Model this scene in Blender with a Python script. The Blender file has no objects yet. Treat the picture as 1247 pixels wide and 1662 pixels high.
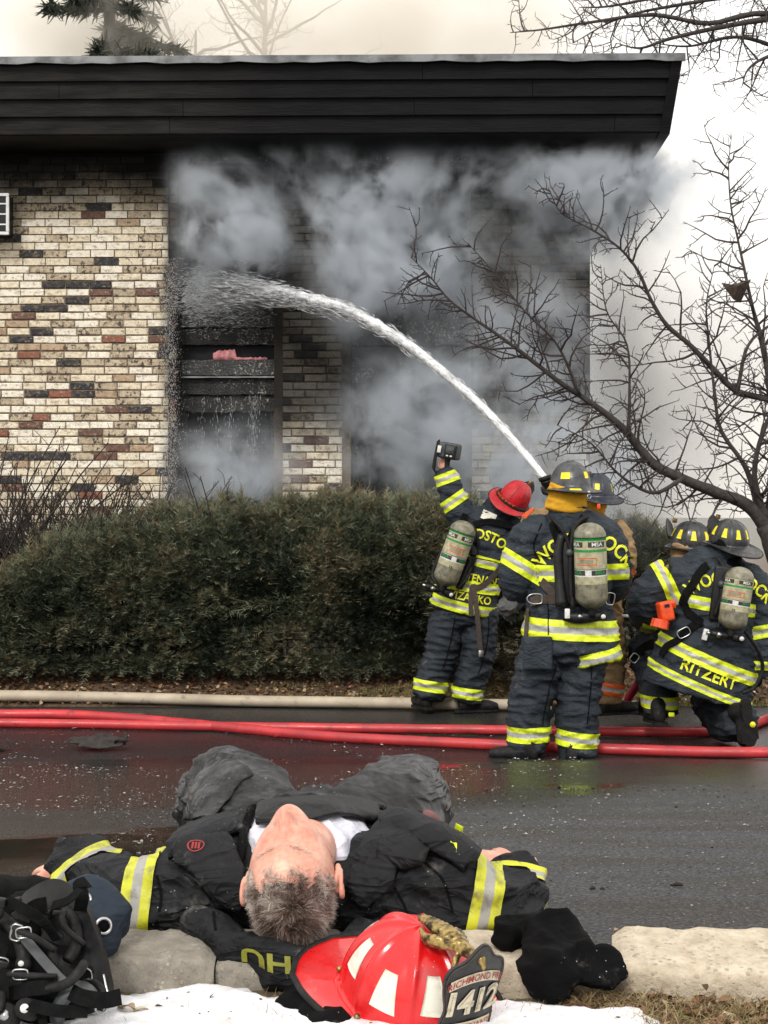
import bpy, bmesh, math, random
import numpy as np
from mathutils import Vector, Matrix
from mathutils.bvhtree import BVHTree

# ------------------------------------------------------------------ camera, sky, sun, exposure
SC = bpy.context.scene
FPX, CX, CY, CAMZ = 3000.0, 623.5, 831.0, 1.6          # focal length in photo pixels, photo centre, eye height
cam_data = bpy.data.cameras.new('camera')
cam = bpy.data.objects.new('camera', cam_data)
SC.collection.objects.link(cam)
cam.location = (0, 0, CAMZ)
cam.rotation_euler = (math.radians(90), 0, 0)
cam_data.sensor_fit = 'VERTICAL'
cam_data.sensor_height = 24.0
cam_data.lens = 24.0 * FPX / 1662.0
cam_data.clip_start = 0.05
cam_data.clip_end = 2000
SC.camera = cam

SUN_EL, SUN_AZ = math.radians(38), math.radians(197)
world = bpy.data.worlds.new('World')
SC.world = world
world.use_nodes = True
wn, wl = world.node_tree.nodes, world.node_tree.links
wn.clear()
w_out = wn.new('ShaderNodeOutputWorld')
w_sky = wn.new('ShaderNodeTexSky')
w_sky.sky_type = 'NISHITA'
w_sky.sun_disc = False
w_sky.sun_elevation = SUN_EL
w_sky.sun_rotation = SUN_AZ
w_bg = wn.new('ShaderNodeBackground')
w_bg.inputs['Strength'].default_value = 0.10
wl.new(w_sky.outputs[0], w_bg.inputs['Color'])
w_tc = wn.new('ShaderNodeTexCoord')
w_no = wn.new('ShaderNodeTexNoise')
w_no.inputs['Scale'].default_value = 3.2
w_no.inputs['Detail'].default_value = 5
wl.new(w_tc.outputs['Generated'], w_no.inputs['Vector'])
w_cr = wn.new('ShaderNodeValToRGB')
w_cr.color_ramp.elements[0].position = 0.36
w_cr.color_ramp.elements[0].color = (1.0, 0.92, 0.80, 1)
w_cr.color_ramp.elements[1].position = 0.58
w_cr.color_ramp.elements[1].color = (1.0, 1.0, 1.0, 1)
wl.new(w_no.outputs['Fac'], w_cr.inputs['Fac'])
w_cloud = wn.new('ShaderNodeBackground')
w_cloud.inputs['Strength'].default_value = 1.12
wl.new(w_cr.outputs['Color'], w_cloud.inputs['Color'])
w_mix = wn.new('ShaderNodeMixShader')                   # overcast: the clear sky barely shows through the cloud
w_mix.inputs['Fac'].default_value = 0.90
wl.new(w_bg.outputs[0], w_mix.inputs[1])
wl.new(w_cloud.outputs[0], w_mix.inputs[2])
wl.new(w_mix.outputs[0], w_out.inputs['Surface'])

sun_data = bpy.data.lights.new('sun', 'SUN')
sun_data.energy = 1.5
sun_data.angle = math.radians(14)
sun_data.color = (1.0, 0.96, 0.90)
sun = bpy.data.objects.new('sun', sun_data)
SC.collection.objects.link(sun)
# the sun stands high behind the camera, a little to its left (azimuth SUN_AZ clockwise from +Y)
_sd = Vector((math.sin(SUN_AZ) * math.cos(SUN_EL), math.cos(SUN_AZ) * math.cos(SUN_EL), math.sin(SUN_EL)))
sun.rotation_euler = _sd.to_track_quat('Z', 'Y').to_euler()

vs = SC.view_settings
vs.view_transform = 'Standard'
vs.look = 'None'
vs.exposure = 0.48
vs.gamma = 1.0
vs.use_curve_mapping = False
SC.render.engine = 'CYCLES'
cy = SC.cycles
cy.use_denoising = True
try:
    cy.denoiser = 'OPENIMAGEDENOISE'
    cy.denoising_input_passes = 'RGB_ALBEDO_NORMAL'
except Exception:
    pass
cy.max_bounces = 8
cy.diffuse_bounces = 3
cy.glossy_bounces = 3
cy.transparent_max_bounces = 24
cy.volume_bounces = 2
cy.volume_step_rate = 1.0
cy.volume_max_steps = 128
cy.caustics_reflective = False
cy.caustics_refractive = False

# ------------------------------------------------------------------ helpers
R = random.Random(11)
NR = np.random.RandomState(11)
ORG = {}


def P(px, py, Y):
    """the point at depth Y seen at pixel (px, py) of the 1247 x 1662 photograph"""
    return Vector(((px - CX) / FPX * Y, Y, CAMZ - (py - CY) / FPX * Y))


def road_z(y):
    """the drive falls away from the kerb, then runs flat to the far edge"""
    a = 0.72 - (y - 3.5) * (0.69 / 8.3)
    return np.where(np.asarray(y) < 11.8, np.maximum(a, 0.03), 0.03 + (np.maximum(np.asarray(y), 11.8) - 11.8) * 0.012)


def tag(o, label=None, cat=None, group=None, kind=None):
    if label: o['label'] = label
    if cat: o['category'] = cat
    if group: o['group'] = group
    if kind: o['kind'] = kind
    return o


def root(name, loc, label, cat, group=None):
    o = bpy.data.objects.new(name, None)
    SC.collection.objects.link(o)
    o.empty_display_size = 0.1
    o.location = loc
    ORG[o.name] = Vector(loc)
    return tag(o, label, cat, group)


def mk(name, V, F, mats, parent=None, mi=None, smooth=True, loc=None):
    """one mesh object from world-space vertices; a child keeps its root's origin"""
    V = np.asarray(V, dtype=np.float64).reshape(-1, 3)
    if parent is not None:
        o0 = ORG[parent.name]
    elif loc is not None:
        o0 = Vector(loc)
    else:
        c = V.mean(axis=0)
        o0 = Vector((c[0], c[1], V[:, 2].min()))
    me = bpy.data.meshes.new(name)
    Vl = V - np.array(o0)
    if isinstance(F, np.ndarray):
        k = F.shape[1]
        me.vertices.add(len(Vl)); me.vertices.foreach_set('co', Vl.astype(np.float32).ravel())
        me.loops.add(F.size); me.loops.foreach_set('vertex_index', F.astype(np.int32).ravel())
        me.polygons.add(len(F)); me.polygons.foreach_set('loop_start', np.arange(0, F.size, k, dtype=np.int32))
        me.update(calc_edges=True)
    else:
        me.from_pydata([tuple(v) for v in Vl], [], [tuple(f) for f in F])
    if not isinstance(mats, (list, tuple)): mats = [mats]
    for m in mats: me.materials.append(m)
    if mi is not None:
        me.polygons.foreach_set('material_index', np.asarray(mi, dtype=np.int32))
    if smooth:
        me.polygons.foreach_set('use_smooth', np.ones(len(me.polygons), dtype=bool))
    me.validate()
    o = bpy.data.objects.new(name, me)
    SC.collection.objects.link(o)
    if parent is not None:
        o.parent = parent
        ORG[o.name] = o0
    else:
        o.location = o0
        ORG[o.name] = o0
    return o


class MB:
    """collects vertices and faces of several shapes for one mesh"""
    def __init__(s): s.V = []; s.F = []; s.M = []

    def add(s, V, F, m=0):
        n = len(s.V)
        s.V.extend([tuple(v) for v in V])
        for f in F:
            s.F.append(tuple(int(i) + n for i in f)); s.M.append(m)
        return s

    def build(s, name, mats, parent=None, smooth=True, loc=None):
        return mk(name, s.V, s.F, mats, parent, s.M, smooth, loc)


def vn(p, seed=0):
    """smooth value noise in 0..1 at points p (n,3)"""
    p = np.asarray(p, dtype=np.float64)
    i = np.floor(p).astype(np.int64); f = p - i
    u = f * f * (3 - 2 * f)
    def h(x, y, z):
        n = (x * 374761393 + y * 668265263 + z * 2147483647 + seed * 974711) & 0xFFFFFFFF
        n = ((n ^ (n >> 13)) * 1274126177) & 0xFFFFFFFF
        n = n ^ (n >> 16)
        return (n & 0xFFFFFF) / float(0xFFFFFF)
    x, y, z = i[:, 0], i[:, 1], i[:, 2]
    c = [[[h(x + a, y + b, z + c) for c in (0, 1)] for b in (0, 1)] for a in (0, 1)]
    lx = [[c[0][b][k] * (1 - u[:, 0]) + c[1][b][k] * u[:, 0] for k in (0, 1)] for b in (0, 1)]
    ly = [lx[0][k] * (1 - u[:, 1]) + lx[1][k] * u[:, 1] for k in (0, 1)]
    return ly[0] * (1 - u[:, 2]) + ly[1] * u[:, 2]


def fbm(p, seed=0, o=3):
    p = np.asarray(p, dtype=np.float64); t = 0; a = 0.5; s = 0
    for k in range(o):
        t = t + a * vn(p * (2 ** k), seed + k * 17); s += a; a *= 0.5
    return t / s


def grid_faces(nu, nv, cu=False, cv=False):
    """faces of a grid of nu rows of nv points"""
    F = []
    for i in range(nu if cu else nu - 1):
        for j in range(nv if cv else nv - 1):
            a, b = i * nv + j, i * nv + (j + 1) % nv
            c, d = ((i + 1) % nu) * nv + (j + 1) % nv, ((i + 1) % nu) * nv + j
            F.append((a, b, c, d))
    return F


def catmull(A, m):
    A = np.asarray(A, dtype=float); n = len(A)
    if n < 3:
        t = np.linspace(0, 1, m * (n - 1) + 1)[:, None]
        return A[0] * (1 - t) + A[-1] * t
    Q = np.vstack([2 * A[0] - A[1], A, 2 * A[-1] - A[-2]]); out = []
    for i in range(1, n):
        p0, p1, p2, p3 = Q[i - 1], Q[i], Q[i + 1], Q[i + 2]
        for k in range(m):
            t = k / m
            out.append(0.5 * (2 * p1 + (p2 - p0) * t + (2 * p0 - 5 * p1 + 4 * p2 - p3) * t * t + (3 * p1 - p0 - 3 * p2 + p3) * t ** 3))
    out.append(A[-1])
    return np.array(out)


def loft(pts, rad, hint=(1, 0, 0), n=20, m=4, cap=True, dome=0.0):
    """closed tube through pts; rad = r or (r along the hint, r across)"""
    C = catmull([tuple(p) for p in pts], m)
    Rr = catmull([(r if isinstance(r, (tuple, list)) else (r, r)) for r in rad], m)
    T = np.gradient(C, axis=0); T /= np.linalg.norm(T, axis=1)[:, None] + 1e-12
    h = np.array(hint, dtype=float); V = []
    if dome > 0:
        k = 4; a0 = [math.sin(x / k * math.pi / 2) for x in range(k)]
        e0 = [(C[0] - T[0] * dome * (1 - math.sin(math.pi / 2 * x / k)), Rr[0] * max(0.12, math.sin(math.acos(1 - x / k)))) for x in range(k)]
        e1 = [(C[-1] + T[-1] * dome * (1 - math.sin(math.pi / 2 * x / k)), Rr[-1] * max(0.12, math.sin(math.acos(1 - x / k)))) for x in range(k)][::-1]
        C = np.vstack([[e[0] for e in e0], C, [e[0] for e in e1]])
        Rr = np.vstack([[e[1] for e in e0], Rr, [e[1] for e in e1]])
        T = np.vstack([[T[0]] * k, T, [T[-1]] * k])
    a = np.linspace(0, 2 * np.pi, n, endpoint=False)
    prev = None
    for c, t, r in zip(C, T, Rr):
        s = h - t * (h @ t)
        if np.linalg.norm(s) < 0.15 and prev is not None: s = prev - t * (prev @ t)
        s /= np.linalg.norm(s) + 1e-9; prev = s
        b = np.cross(t, s)
        V.append(c + np.outer(np.cos(a) * r[0], s) + np.outer(np.sin(a) * r[1], b))
    k = len(C); V = np.vstack(V); F = grid_faces(k, n, False, True)
    if cap:
        F = F + [tuple(range(n))[::-1], tuple(range((k - 1) * n, k * n))]
    return V, F


def tube(pts, r, n=8, m=4, hint=(0, 0, 1)):
    rr = r if isinstance(r, (list, tuple)) else [r] * len(pts)
    return loft(pts, rr, hint, n, m)


def box(c, s, rot=None):
    """box centred at c with full sizes s, optional 3x3 rotation"""
    v = np.array([(x, y, z) for x in (-.5, .5) for y in (-.5, .5) for z in (-.5, .5)]) * np.array(s)
    if rot is not None: v = v @ np.array(rot).T
    v = v + np.array(c)
    return v, [(0, 1, 3, 2), (4, 6, 7, 5), (0, 4, 5, 1), (2, 3, 7, 6), (0, 2, 6, 4), (1, 5, 7, 3)]


def bevbox(c, s, b, rot=None, seg=2):
    bm = bmesh.new()
    bmesh.ops.create_cube(bm, size=1)
    bmesh.ops.scale(bm, vec=s, verts=bm.verts)
    bmesh.ops.bevel(bm, geom=list(bm.edges), offset=b, segments=seg, profile=0.6, affect='EDGES')
    v = np.array([x.co for x in bm.verts]); bm.verts.index_update()
    f = [tuple(x.index for x in q.verts) for q in bm.faces]; bm.free()
    if rot is not None: v = v @ np.array(rot).T
    return v + np.array(c), f


def ellipsoid(c, r, nu=14, nv=20, rot=None):
    V = []
    for i in range(nu + 1):
        t = math.pi * i / nu
        for j in range(nv):
            p = 2 * math.pi * j / nv
            V.append((math.sin(t) * math.cos(p) * r[0], math.sin(t) * math.sin(p) * r[1], math.cos(t) * r[2]))
    V = np.array(V)
    if rot is not None: V = V @ np.array(rot).T
    return V + np.array(c), grid_faces(nu + 1, nv, False, True)


def frame(fwd, up):
    """3x3 with columns right, forward, up"""
    f = Vector(fwd).normalized(); u = Vector(up); u = (u - f * u.dot(f)).normalized()
    r = f.cross(u)
    return np.array([r, f, u]).T


def remesh(shapes, voxel, smooth=4, fac=0.5):
    """one continuous skin round several overlapping closed shapes"""
    mb = MB()
    for V, F in shapes: mb.add(V, F)
    me = bpy.data.meshes.new('tmp'); me.from_pydata(mb.V, [], mb.F)
    bm = bmesh.new(); bm.from_mesh(me); bmesh.ops.remove_doubles(bm, verts=bm.verts, dist=1e-6)
    bmesh.ops.recalc_face_normals(bm, faces=bm.faces); bm.to_mesh(me); bm.free()
    ob = bpy.data.objects.new('tmp', me); SC.collection.objects.link(ob)
    md = ob.modifiers.new('r', 'REMESH'); md.mode = 'VOXEL'; md.voxel_size = voxel
    if smooth:
        sm = ob.modifiers.new('s', 'SMOOTH'); sm.factor = fac; sm.iterations = smooth
    dg = bpy.context.evaluated_depsgraph_get()
    ev = ob.evaluated_get(dg).to_mesh()
    nvt = len(ev.vertices); V = np.empty(nvt * 3); ev.vertices.foreach_get('co', V); V = V.reshape(-1, 3)
    N = np.empty(nvt * 3); ev.vertices.foreach_get('normal', N); N = N.reshape(-1, 3)
    npol = len(ev.polygons)
    F = np.empty(len(ev.loops), dtype=np.int32); ev.loops.foreach_get('vertex_index', F)
    tot = np.empty(npol, dtype=np.int32); ev.polygons.foreach_get('loop_total', tot)
    if (tot == 4).all(): F = F.reshape(-1, 4)
    else:
        st = np.concatenate([[0], np.cumsum(tot)[:-1]])
        F = np.array([[F[s], F[s + 1], F[s + 2], F[s + (3 if t > 3 else 2)]] for s, t in zip(st, tot)])
    bpy.data.objects.remove(ob); bpy.data.meshes.remove(me)
    return V, F, N


def vnormals(V, F):
    n = np.cross(V[F[:, 2]] - V[F[:, 0]], V[F[:, 3]] - V[F[:, 1]]); N = np.zeros_like(V)
    for k in range(4): np.add.at(N, F[:, k], n)
    return N / (np.linalg.norm(N, axis=1)[:, None] + 1e-12)


class Cloth:
    """a garment or soft thing: remeshed, wrinkled, then kept for tapes, letters and straps"""
    def __init__(s, name, shapes, voxel, mats, parent, amp=0.008, sc=(7, 7, 15), seed=1, fold=None, loc=None, smooth=4, low=0.0):
        V, F, N = remesh(shapes, voxel, smooth)
        # folds: sharp crests, long across the cloth and short along it, some running slantwise
        w = np.stack([fbm(V * 4.0, seed + 5, 2), fbm(V * 4.0 + 31, seed + 6, 2), fbm(V * 4.0 + 57, seed + 7, 2)], axis=1) - 0.5
        q = V * np.array(sc) * np.array([.75, .75, 1.25]) + w * 2.2
        sl = V @ np.array([[1, 0, .45], [0, 1, .2], [-.5, 0, 1]])
        q2 = sl * np.array(sc) * np.array([1.0, 1.0, 1.9]) + w * 2.6 + 9
        r1 = 1 - np.abs(2 * vn(q, seed) - 1); r2 = 1 - np.abs(2 * vn(q2, seed + 1) - 1); r3 = 1 - np.abs(2 * vn(q2 * 1.8 + 40, seed + 2) - 1)
        d = amp * ((1.25 * r1 ** 2.6 - .45) + (0.8 * r2 ** 2.2 - .3) * (0.3 + 1.2 * fbm(V * 3.5 + 80, seed + 4, 2)) + .28 * r3 ** 2) * (0.40 + 1.25 * fbm(V * 2.6 + 5, seed + 3, 2))
        if low: d = d + low * (fbm(V * 6.0, seed + 9, 2) - 0.5)
        if fold is not None: d = d + fold(V, N)
        V = V + N * d[:, None]
        s.V, s.F, s.N = V, F, vnormals(V, F)
        s.parent = parent
        s.obj = mk(name, V, F, mats, parent, None, True, loc)
        s.bvh = BVHTree.FromPolygons([tuple(v) for v in V], [tuple(f) for f in F.tolist()])

    def tape(s, p1, p2, w, Rsel, depth=(0, 1, 0), mats=None, name='reflective_tape', three=True, off=0.004, sel=None, tilt=0.0):
        p1, p2 = Vector(p1), Vector(p2); c = (p1 + p2) / 2
        d = (p2 - p1).normalized()
        n = d.cross((Vector(depth) + Vector((0, 0, tilt))).normalized()).normalized()
        cf = s.V[s.F].mean(axis=1)
        sd = (cf - np.array(c)) @ np.array(n)
        m = (np.abs(sd) < w / 2 + 0.03) & (np.linalg.norm(cf - np.array(c), axis=1) < Rsel)
        if sel is not None: m &= sel(cf)
        idx = np.where(m)[0]
        if not len(idx): return None
        us, inv = np.unique(s.F[idx], return_inverse=True); inv = inv.reshape(-1, 4)
        bm = bmesh.new()
        bv = [bm.verts.new(v) for v in (s.V[us] + s.N[us] * off)]
        for f in inv:
            if len(set(f)) >= 3:
                try: bm.faces.new([bv[i] for i in dict.fromkeys(f)])
                except ValueError: pass
        cuts = [-w / 2, w / 2] + ([-w / 6, w / 6] if three else [])
        for k in cuts:
            bmesh.ops.bisect_plane(bm, geom=list(bm.verts) + list(bm.edges) + list(bm.faces), plane_co=c + n * k, plane_no=n, dist=1e-5)
        dead = [f for f in bm.faces if abs((f.calc_center_median() - c).dot(n)) > w / 2]
        bmesh.ops.delete(bm, geom=dead, context='FACES')
        if not bm.faces: bm.free(); return None
        bm.verts.index_update()
        V = [v.co.copy() for v in bm.verts]; F = [tuple(v.index for v in f.verts) for f in bm.faces]
        mi = [1 if three and abs((f.calc_center_median() - c).dot(n)) < w / 6 else 0 for f in bm.faces]
        bm.free()
        return mk(name, V, F, mats or [M['lime'], M['silver']], s.obj if ORG.get(s.obj.name) else s.parent, mi)

    def near(s, p):
        q = s.bvh.find_nearest(Vector(p)); return q[0], q[1]

    def cast(s, p, d):
        q = s.bvh.ray_cast(Vector(p), Vector(d)); return (q[0], q[1]) if q[0] is not None else (None, None)

    def print_on(s, V2, F, c, right, up, name, mat, off=0.005, flat=False):
        """sews a flat shape (x along right, y along up) on to the side that faces back along right x up"""
        r = Vector(right).normalized(); u = Vector(up); u = (u - r * u.dot(r)).normalized(); n = r.cross(u)
        out = []; last = None
        for x, y in V2:
            p = Vector(c) + r * x + u * y
            q, nn = s.cast(p + n * 0.5, -n)
            if q is None:
                q = (p if last is None else p - n * ((p - last).dot(n)))
            last = q
            out.append(q + n * off)
        return mk(name, out, F, mat, s.obj, None, False)

    def strap(s, pts, w, th, mat, name, parent=None, m=6, off=0.004):
        C = catmull([tuple(p) for p in pts], m); L = []; Nn = []
        for c in C:
            q, n = s.near(c); L.append(np.array(q)); Nn.append(np.array(n))
        L = np.array(L); Nn = np.array(Nn)
        for _ in range(4):
            L[1:-1] = (L[:-2] + 2 * L[1:-1] + L[2:]) / 4; Nn[1:-1] = (Nn[:-2] + Nn[1:-1] + Nn[2:]) / 3
        Nn /= np.linalg.norm(Nn, axis=1)[:, None]
        L = L + Nn * (off + 0.006)
        return mk(name, *ribbon(L, Nn, w, th), mat, parent or s.parent, None, False)


def ribbon(L, Nn, w, th):
    L = [Vector(x) for x in L]; V = []
    for i, (c, n) in enumerate(zip(L, Nn)):
        t = (L[min(i + 1, len(L) - 1)] - L[max(i - 1, 0)]).normalized()
        n = (Vector(n) - t * Vector(n).dot(t)).normalized(); b = t.cross(n)
        for sx, sz in ((-1, 0), (1, 0), (1, 1), (-1, 1)):
            V.append(c + b * (sx * w / 2) + n * (sz * th))
    k = len(L)
    F = grid_faces(k, 4, False, True) + [(0, 1, 2, 3), ((k - 1) * 4 + 3, (k - 1) * 4 + 2, (k - 1) * 4 + 1, (k - 1) * 4)]
    return V, F


def text2d(body, size, bold=0.012, sx=1.0, sub=True):
    cu = bpy.data.curves.new('t', 'FONT'); cu.body = body; cu.size = size; cu.align_x = 'CENTER'; cu.align_y = 'CENTER'
    cu.offset = bold * size; cu.resolution_u = 3
    ob = bpy.data.objects.new('t', cu); SC.collection.objects.link(ob)
    dg = bpy.context.evaluated_depsgraph_get(); me = ob.evaluated_get(dg).to_mesh()
    bm = bmesh.new(); bm.from_mesh(me)
    bmesh.ops.remove_doubles(bm, verts=bm.verts, dist=1e-6)
    if sub:
        bmesh.ops.triangulate(bm, faces=bm.faces)
        long = [e for e in bm.edges if e.calc_length() > size * 0.3]
        if long: bmesh.ops.subdivide_edges(bm, edges=long, cuts=1)
    bm.verts.index_update()
    V = [(v.co.x * sx, v.co.y) for v in bm.verts]; F = [tuple(v.index for v in f.verts) for f in bm.faces]
    bm.free(); bpy.data.objects.remove(ob); bpy.data.curves.remove(cu)
    return V, F


def arc2d(V, rad):
    """bends flat text along an arc of radius rad (ends lower)"""
    return [((rad + y) * math.sin(x / rad), (rad + y) * math.cos(x / rad) - rad) for x, y in V]

# ------------------------------------------------------------------ materials (all procedural)
M = {}


class NT:
    def __init__(s, name):
        s.m = bpy.data.materials.new(name); s.m.use_nodes = True
        s.n, s.l = s.m.node_tree.nodes, s.m.node_tree.links
        s.b = s.n['Principled BSDF']; s.out = s.n['Material Output']

    def new(s, t, **kw):
        x = s.n.new(t)
        for k, v in kw.items():
            if k in x.inputs: x.inputs[k].default_value = v
            else: setattr(x, k, v)
        return x

    def link(s, a, b): s.l.new(a, b)

    def noise(s, scale, detail=4, vec=None, rough=0.55):
        x = s.new('ShaderNodeTexNoise', Scale=scale, Detail=detail, Roughness=rough)
        if vec is not None: s.link(vec, x.inputs['Vector'])
        return x.outputs['Fac']

    def ramp(s, fac, stops):
        x = s.new('ShaderNodeValToRGB'); e = x.color_ramp.elements
        while len(e) < len(stops): e.new(0.5)
        for q, (p, c) in zip(e, stops):
            q.position = p; q.color = (*c, 1) if len(c) == 3 else c
        s.link(fac, x.inputs['Fac']); return x.outputs['Color']

    def mix(s, fac, a, b, mode='MIX'):
        x = s.new('ShaderNodeMix', data_type='RGBA', blend_type=mode)
        for val, k in ((fac, 0), (a, 6), (b, 7)):
            if hasattr(val, 'is_linked'): s.link(val, x.inputs[k])
            elif k == 0: x.inputs[0].default_value = val
            else: x.inputs[k].default_value = (*val, 1)
        return x.outputs[2]

    def math(s, op, a, b=0.0, clamp=False):
        x = s.new('ShaderNodeMath', operation=op); x.use_clamp = clamp
        for k, val in ((0, a), (1, b)):
            if hasattr(val, 'is_linked'): s.link(val, x.inputs[k])
            else: x.inputs[k].default_value = val
        return x.outputs[0]

    def rng(s, v, a, b, c=0.0, d=1.0, smooth=True):
        x = s.new('ShaderNodeMapRange'); x.interpolation_type = 'SMOOTHSTEP' if smooth else 'LINEAR'
        s.link(v, x.inputs[0])
        for k, q in zip((1, 2, 3, 4), (a, b, c, d)): x.inputs[k].default_value = q
        return x.outputs[0]

    def pos(s): return s.new('ShaderNodeNewGeometry').outputs['Position']

    def obj(s): return s.new('ShaderNodeTexCoord').outputs['Object']

    def sep(s, v):
        x = s.new('ShaderNodeSeparateXYZ'); s.link(v, x.inputs[0]); return x.outputs

    def map(s, v, scale=(1, 1, 1), loc=(0, 0, 0)):
        x = s.new('ShaderNodeMapping'); s.link(v, x.inputs[0]); x.inputs['Scale'].default_value = scale; x.inputs['Location'].default_value = loc
        return x.outputs[0]

    def bump(s, h, strength=0.4, dist=0.01, nrm=None):
        x = s.new('ShaderNodeBump', Strength=strength, Distance=dist)
        s.link(h, x.inputs['Height'])
        if nrm is not None: s.link(nrm, x.inputs['Normal'])
        return x.outputs[0]

    def done(s, col=None, rough=None, nrm=None, **kw):
        for val, k in ((col, 'Base Color'), (rough, 'Roughness'), (nrm, 'Normal')):
            if val is None: continue
            if hasattr(val, 'is_linked'): s.link(val, s.b.inputs[k])
            else: s.b.inputs[k].default_value = (*val, 1) if k == 'Base Color' else val
        for k, v in kw.items(): s.b.inputs[k].default_value = v
        return s.m


def pm(name, c1, c2=None, scale=20, rough=0.6, bump=0.0, bscale=None, bdist=0.004, stops=(0.35, 0.65), rvar=0.0, **kw):
    t = NT(name); v = t.obj()
    c2 = c2 or tuple(x * 0.7 for x in c1)
    col = t.ramp(t.noise(scale, 5, v), [(stops[0], c1), (stops[1], c2)])
    nrm = t.bump(t.noise(bscale or scale * 6, 4, v), bump, bdist) if bump else None
    rg = rough
    if rvar: rg = t.rng(t.noise(scale * 1.7, 3, v), 0.3, 0.7, max(0.02, rough - rvar), min(1, rough + rvar))
    return t.done(col, rg, nrm, **kw)


def cloth_mat(name, c1, c2, dirt=(0.25, 0.24, 0.22), dirt_amt=0.0, weave=900, rough=0.72, spec=0.3, crease=0.26):
    t = NT(name); v = t.obj()
    col = t.ramp(t.noise(9, 5, v), [(0.35, c1), (0.68, c2)])
    if dirt_amt:
        d = t.rng(t.noise(7, 8, v, 0.7), 0.62 - 0.2 * dirt_amt, 0.82 - 0.1 * dirt_amt)
        col = t.mix(t.math('MULTIPLY', d, 0.6), col, dirt)
        sp = t.new('ShaderNodeTexVoronoi', Scale=70.0); t.link(v, sp.inputs['Vector'])
        dots = t.rng(sp.outputs['Distance'], 0.06, 0.11, 1, 0)
        gate = t.rng(t.noise(6, 3, v), 0.50, 0.62)
        col = t.mix(t.math('MULTIPLY', dots, gate), col, (0.42, 0.41, 0.38))
    h = t.math('ADD', t.math('MULTIPLY', t.noise(60, 4, v), 1.0), t.math('MULTIPLY', t.noise(weave, 2, v), 0.25))
    cr = None                                                    # creases: sharp crests of two slanted noises
    for sc_, lo_ in (((4, 4, 11), (0, 0, 0)), ((9, 8, 17), (3, 1, 2))):
        w_ = t.new('ShaderNodeTexNoise', Scale=1.0, Detail=2.0, Distortion=1.4); t.link(t.map(v, sc_, lo_), w_.inputs['Vector'])
        q_ = t.math('POWER', t.math('SUBTRACT', 1.0, t.math('ABSOLUTE', t.math('MULTIPLY', t.math('SUBTRACT', w_.outputs['Fac'], 0.5), 4.0)), True), 3.0)
        cr = q_ if cr is None else t.math('ADD', cr, t.math('MULTIPLY', q_, 0.5))
    n0 = t.bump(cr, crease, 0.016)
    nrm = t.bump(h, 0.45, 0.006, n0)
    return t.done(col, rough, nrm, **{'Specular IOR Level': spec})


M['navy'] = cloth_mat('navy_turnout_cloth', (0.014, 0.020, 0.028), (0.031, 0.040, 0.051), dirt_amt=0.2, crease=.36)
M['navy_pants'] = cloth_mat('navy_trouser_cloth', (0.013, 0.0175, 0.024), (0.029, 0.036, 0.045), dirt_amt=0.25)
M['black_cloth'] = cloth_mat('black_coat_cloth', (0.0035, 0.004, 0.0052), (0.010, 0.011, 0.014), dirt_amt=0.25, crease=.55)
M['dirty_black'] = cloth_mat('worn_black_trouser_cloth', (0.005, 0.005, 0.0055), (0.014, 0.014, 0.015), dirt=(0.20, 0.20, 0.195), dirt_amt=0.16, rough=.55, spec=.28, crease=.34)
def knee_mat():
    t = NT('wet_dusty_sheen_trousers'); v = t.obj(); x, y, z = t.sep(t.pos())
    col = t.ramp(t.noise(9, 5, v), [(0.35, (0.004, 0.004, 0.0045)), (0.68, (0.013, 0.013, 0.014))])
    # knee tops painted paler for sheen as well as dust; scuffs and specks
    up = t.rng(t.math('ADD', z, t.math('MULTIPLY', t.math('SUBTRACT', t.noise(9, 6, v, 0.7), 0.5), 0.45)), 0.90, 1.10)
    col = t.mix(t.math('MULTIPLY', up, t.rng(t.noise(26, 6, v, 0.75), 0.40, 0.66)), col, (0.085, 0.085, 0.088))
    sc_ = t.math('MULTIPLY', t.rng(t.noise(70, 5, t.map(v, (1, .5, 1)), 0.8), 0.63, 0.68), t.rng(t.noise(8, 3, v), 0.48, 0.60))
    col = t.mix(sc_, col, (0.34, 0.34, 0.33))
    w_ = t.new('ShaderNodeTexNoise', Scale=1.0, Detail=2.0, Distortion=1.2); t.link(t.map(v, (6, 6, 15)), w_.inputs['Vector'])
    cr = t.math('POWER', t.math('SUBTRACT', 1.0, t.math('ABSOLUTE', t.math('MULTIPLY', t.math('SUBTRACT', w_.outputs['Fac'], 0.5), 4.0)), True), 3.0)
    nrm = t.bump(t.math('ADD', t.noise(60, 4, v), t.math('MULTIPLY', t.noise(700, 2, v), .25)), 0.4, 0.005, t.bump(cr, 0.4, 0.016))
    return t.done(col, t.rng(t.noise(6, 4, v), 0.4, 0.6, 0.34, 0.7), nrm, **{'Specular IOR Level': 0.4})


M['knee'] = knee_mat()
M['soft_black'] = cloth_mat('black_knit', (0.0018, 0.0018, 0.002), (0.005, 0.005, 0.0055), dirt_amt=0.10, rough=0.95, spec=0.12)
M['tan'] = cloth_mat('tan_turnout_cloth', (0.36, 0.24, 0.12), (0.24, 0.15, 0.075), dirt=(0.05, 0.04, 0.03), dirt_amt=0.5)
M['hood'] = cloth_mat('yellow_hood_knit', (0.68, 0.36, 0.02), (0.52, 0.26, 0.015), rough=0.85, crease=.12)
M['glove'] = cloth_mat('grey_suede', (0.13, 0.13, 0.13), (0.075, 0.075, 0.075), rough=0.95)
M['shirt'] = cloth_mat('white_shirt_cloth', (0.80, 0.79, 0.84), (0.66, 0.66, 0.78), rough=0.8)
M['bag_navy'] = cloth_mat('navy_bag_cloth', (0.010, 0.018, 0.030), (0.018, 0.028, 0.042), dirt_amt=0.1)


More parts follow.
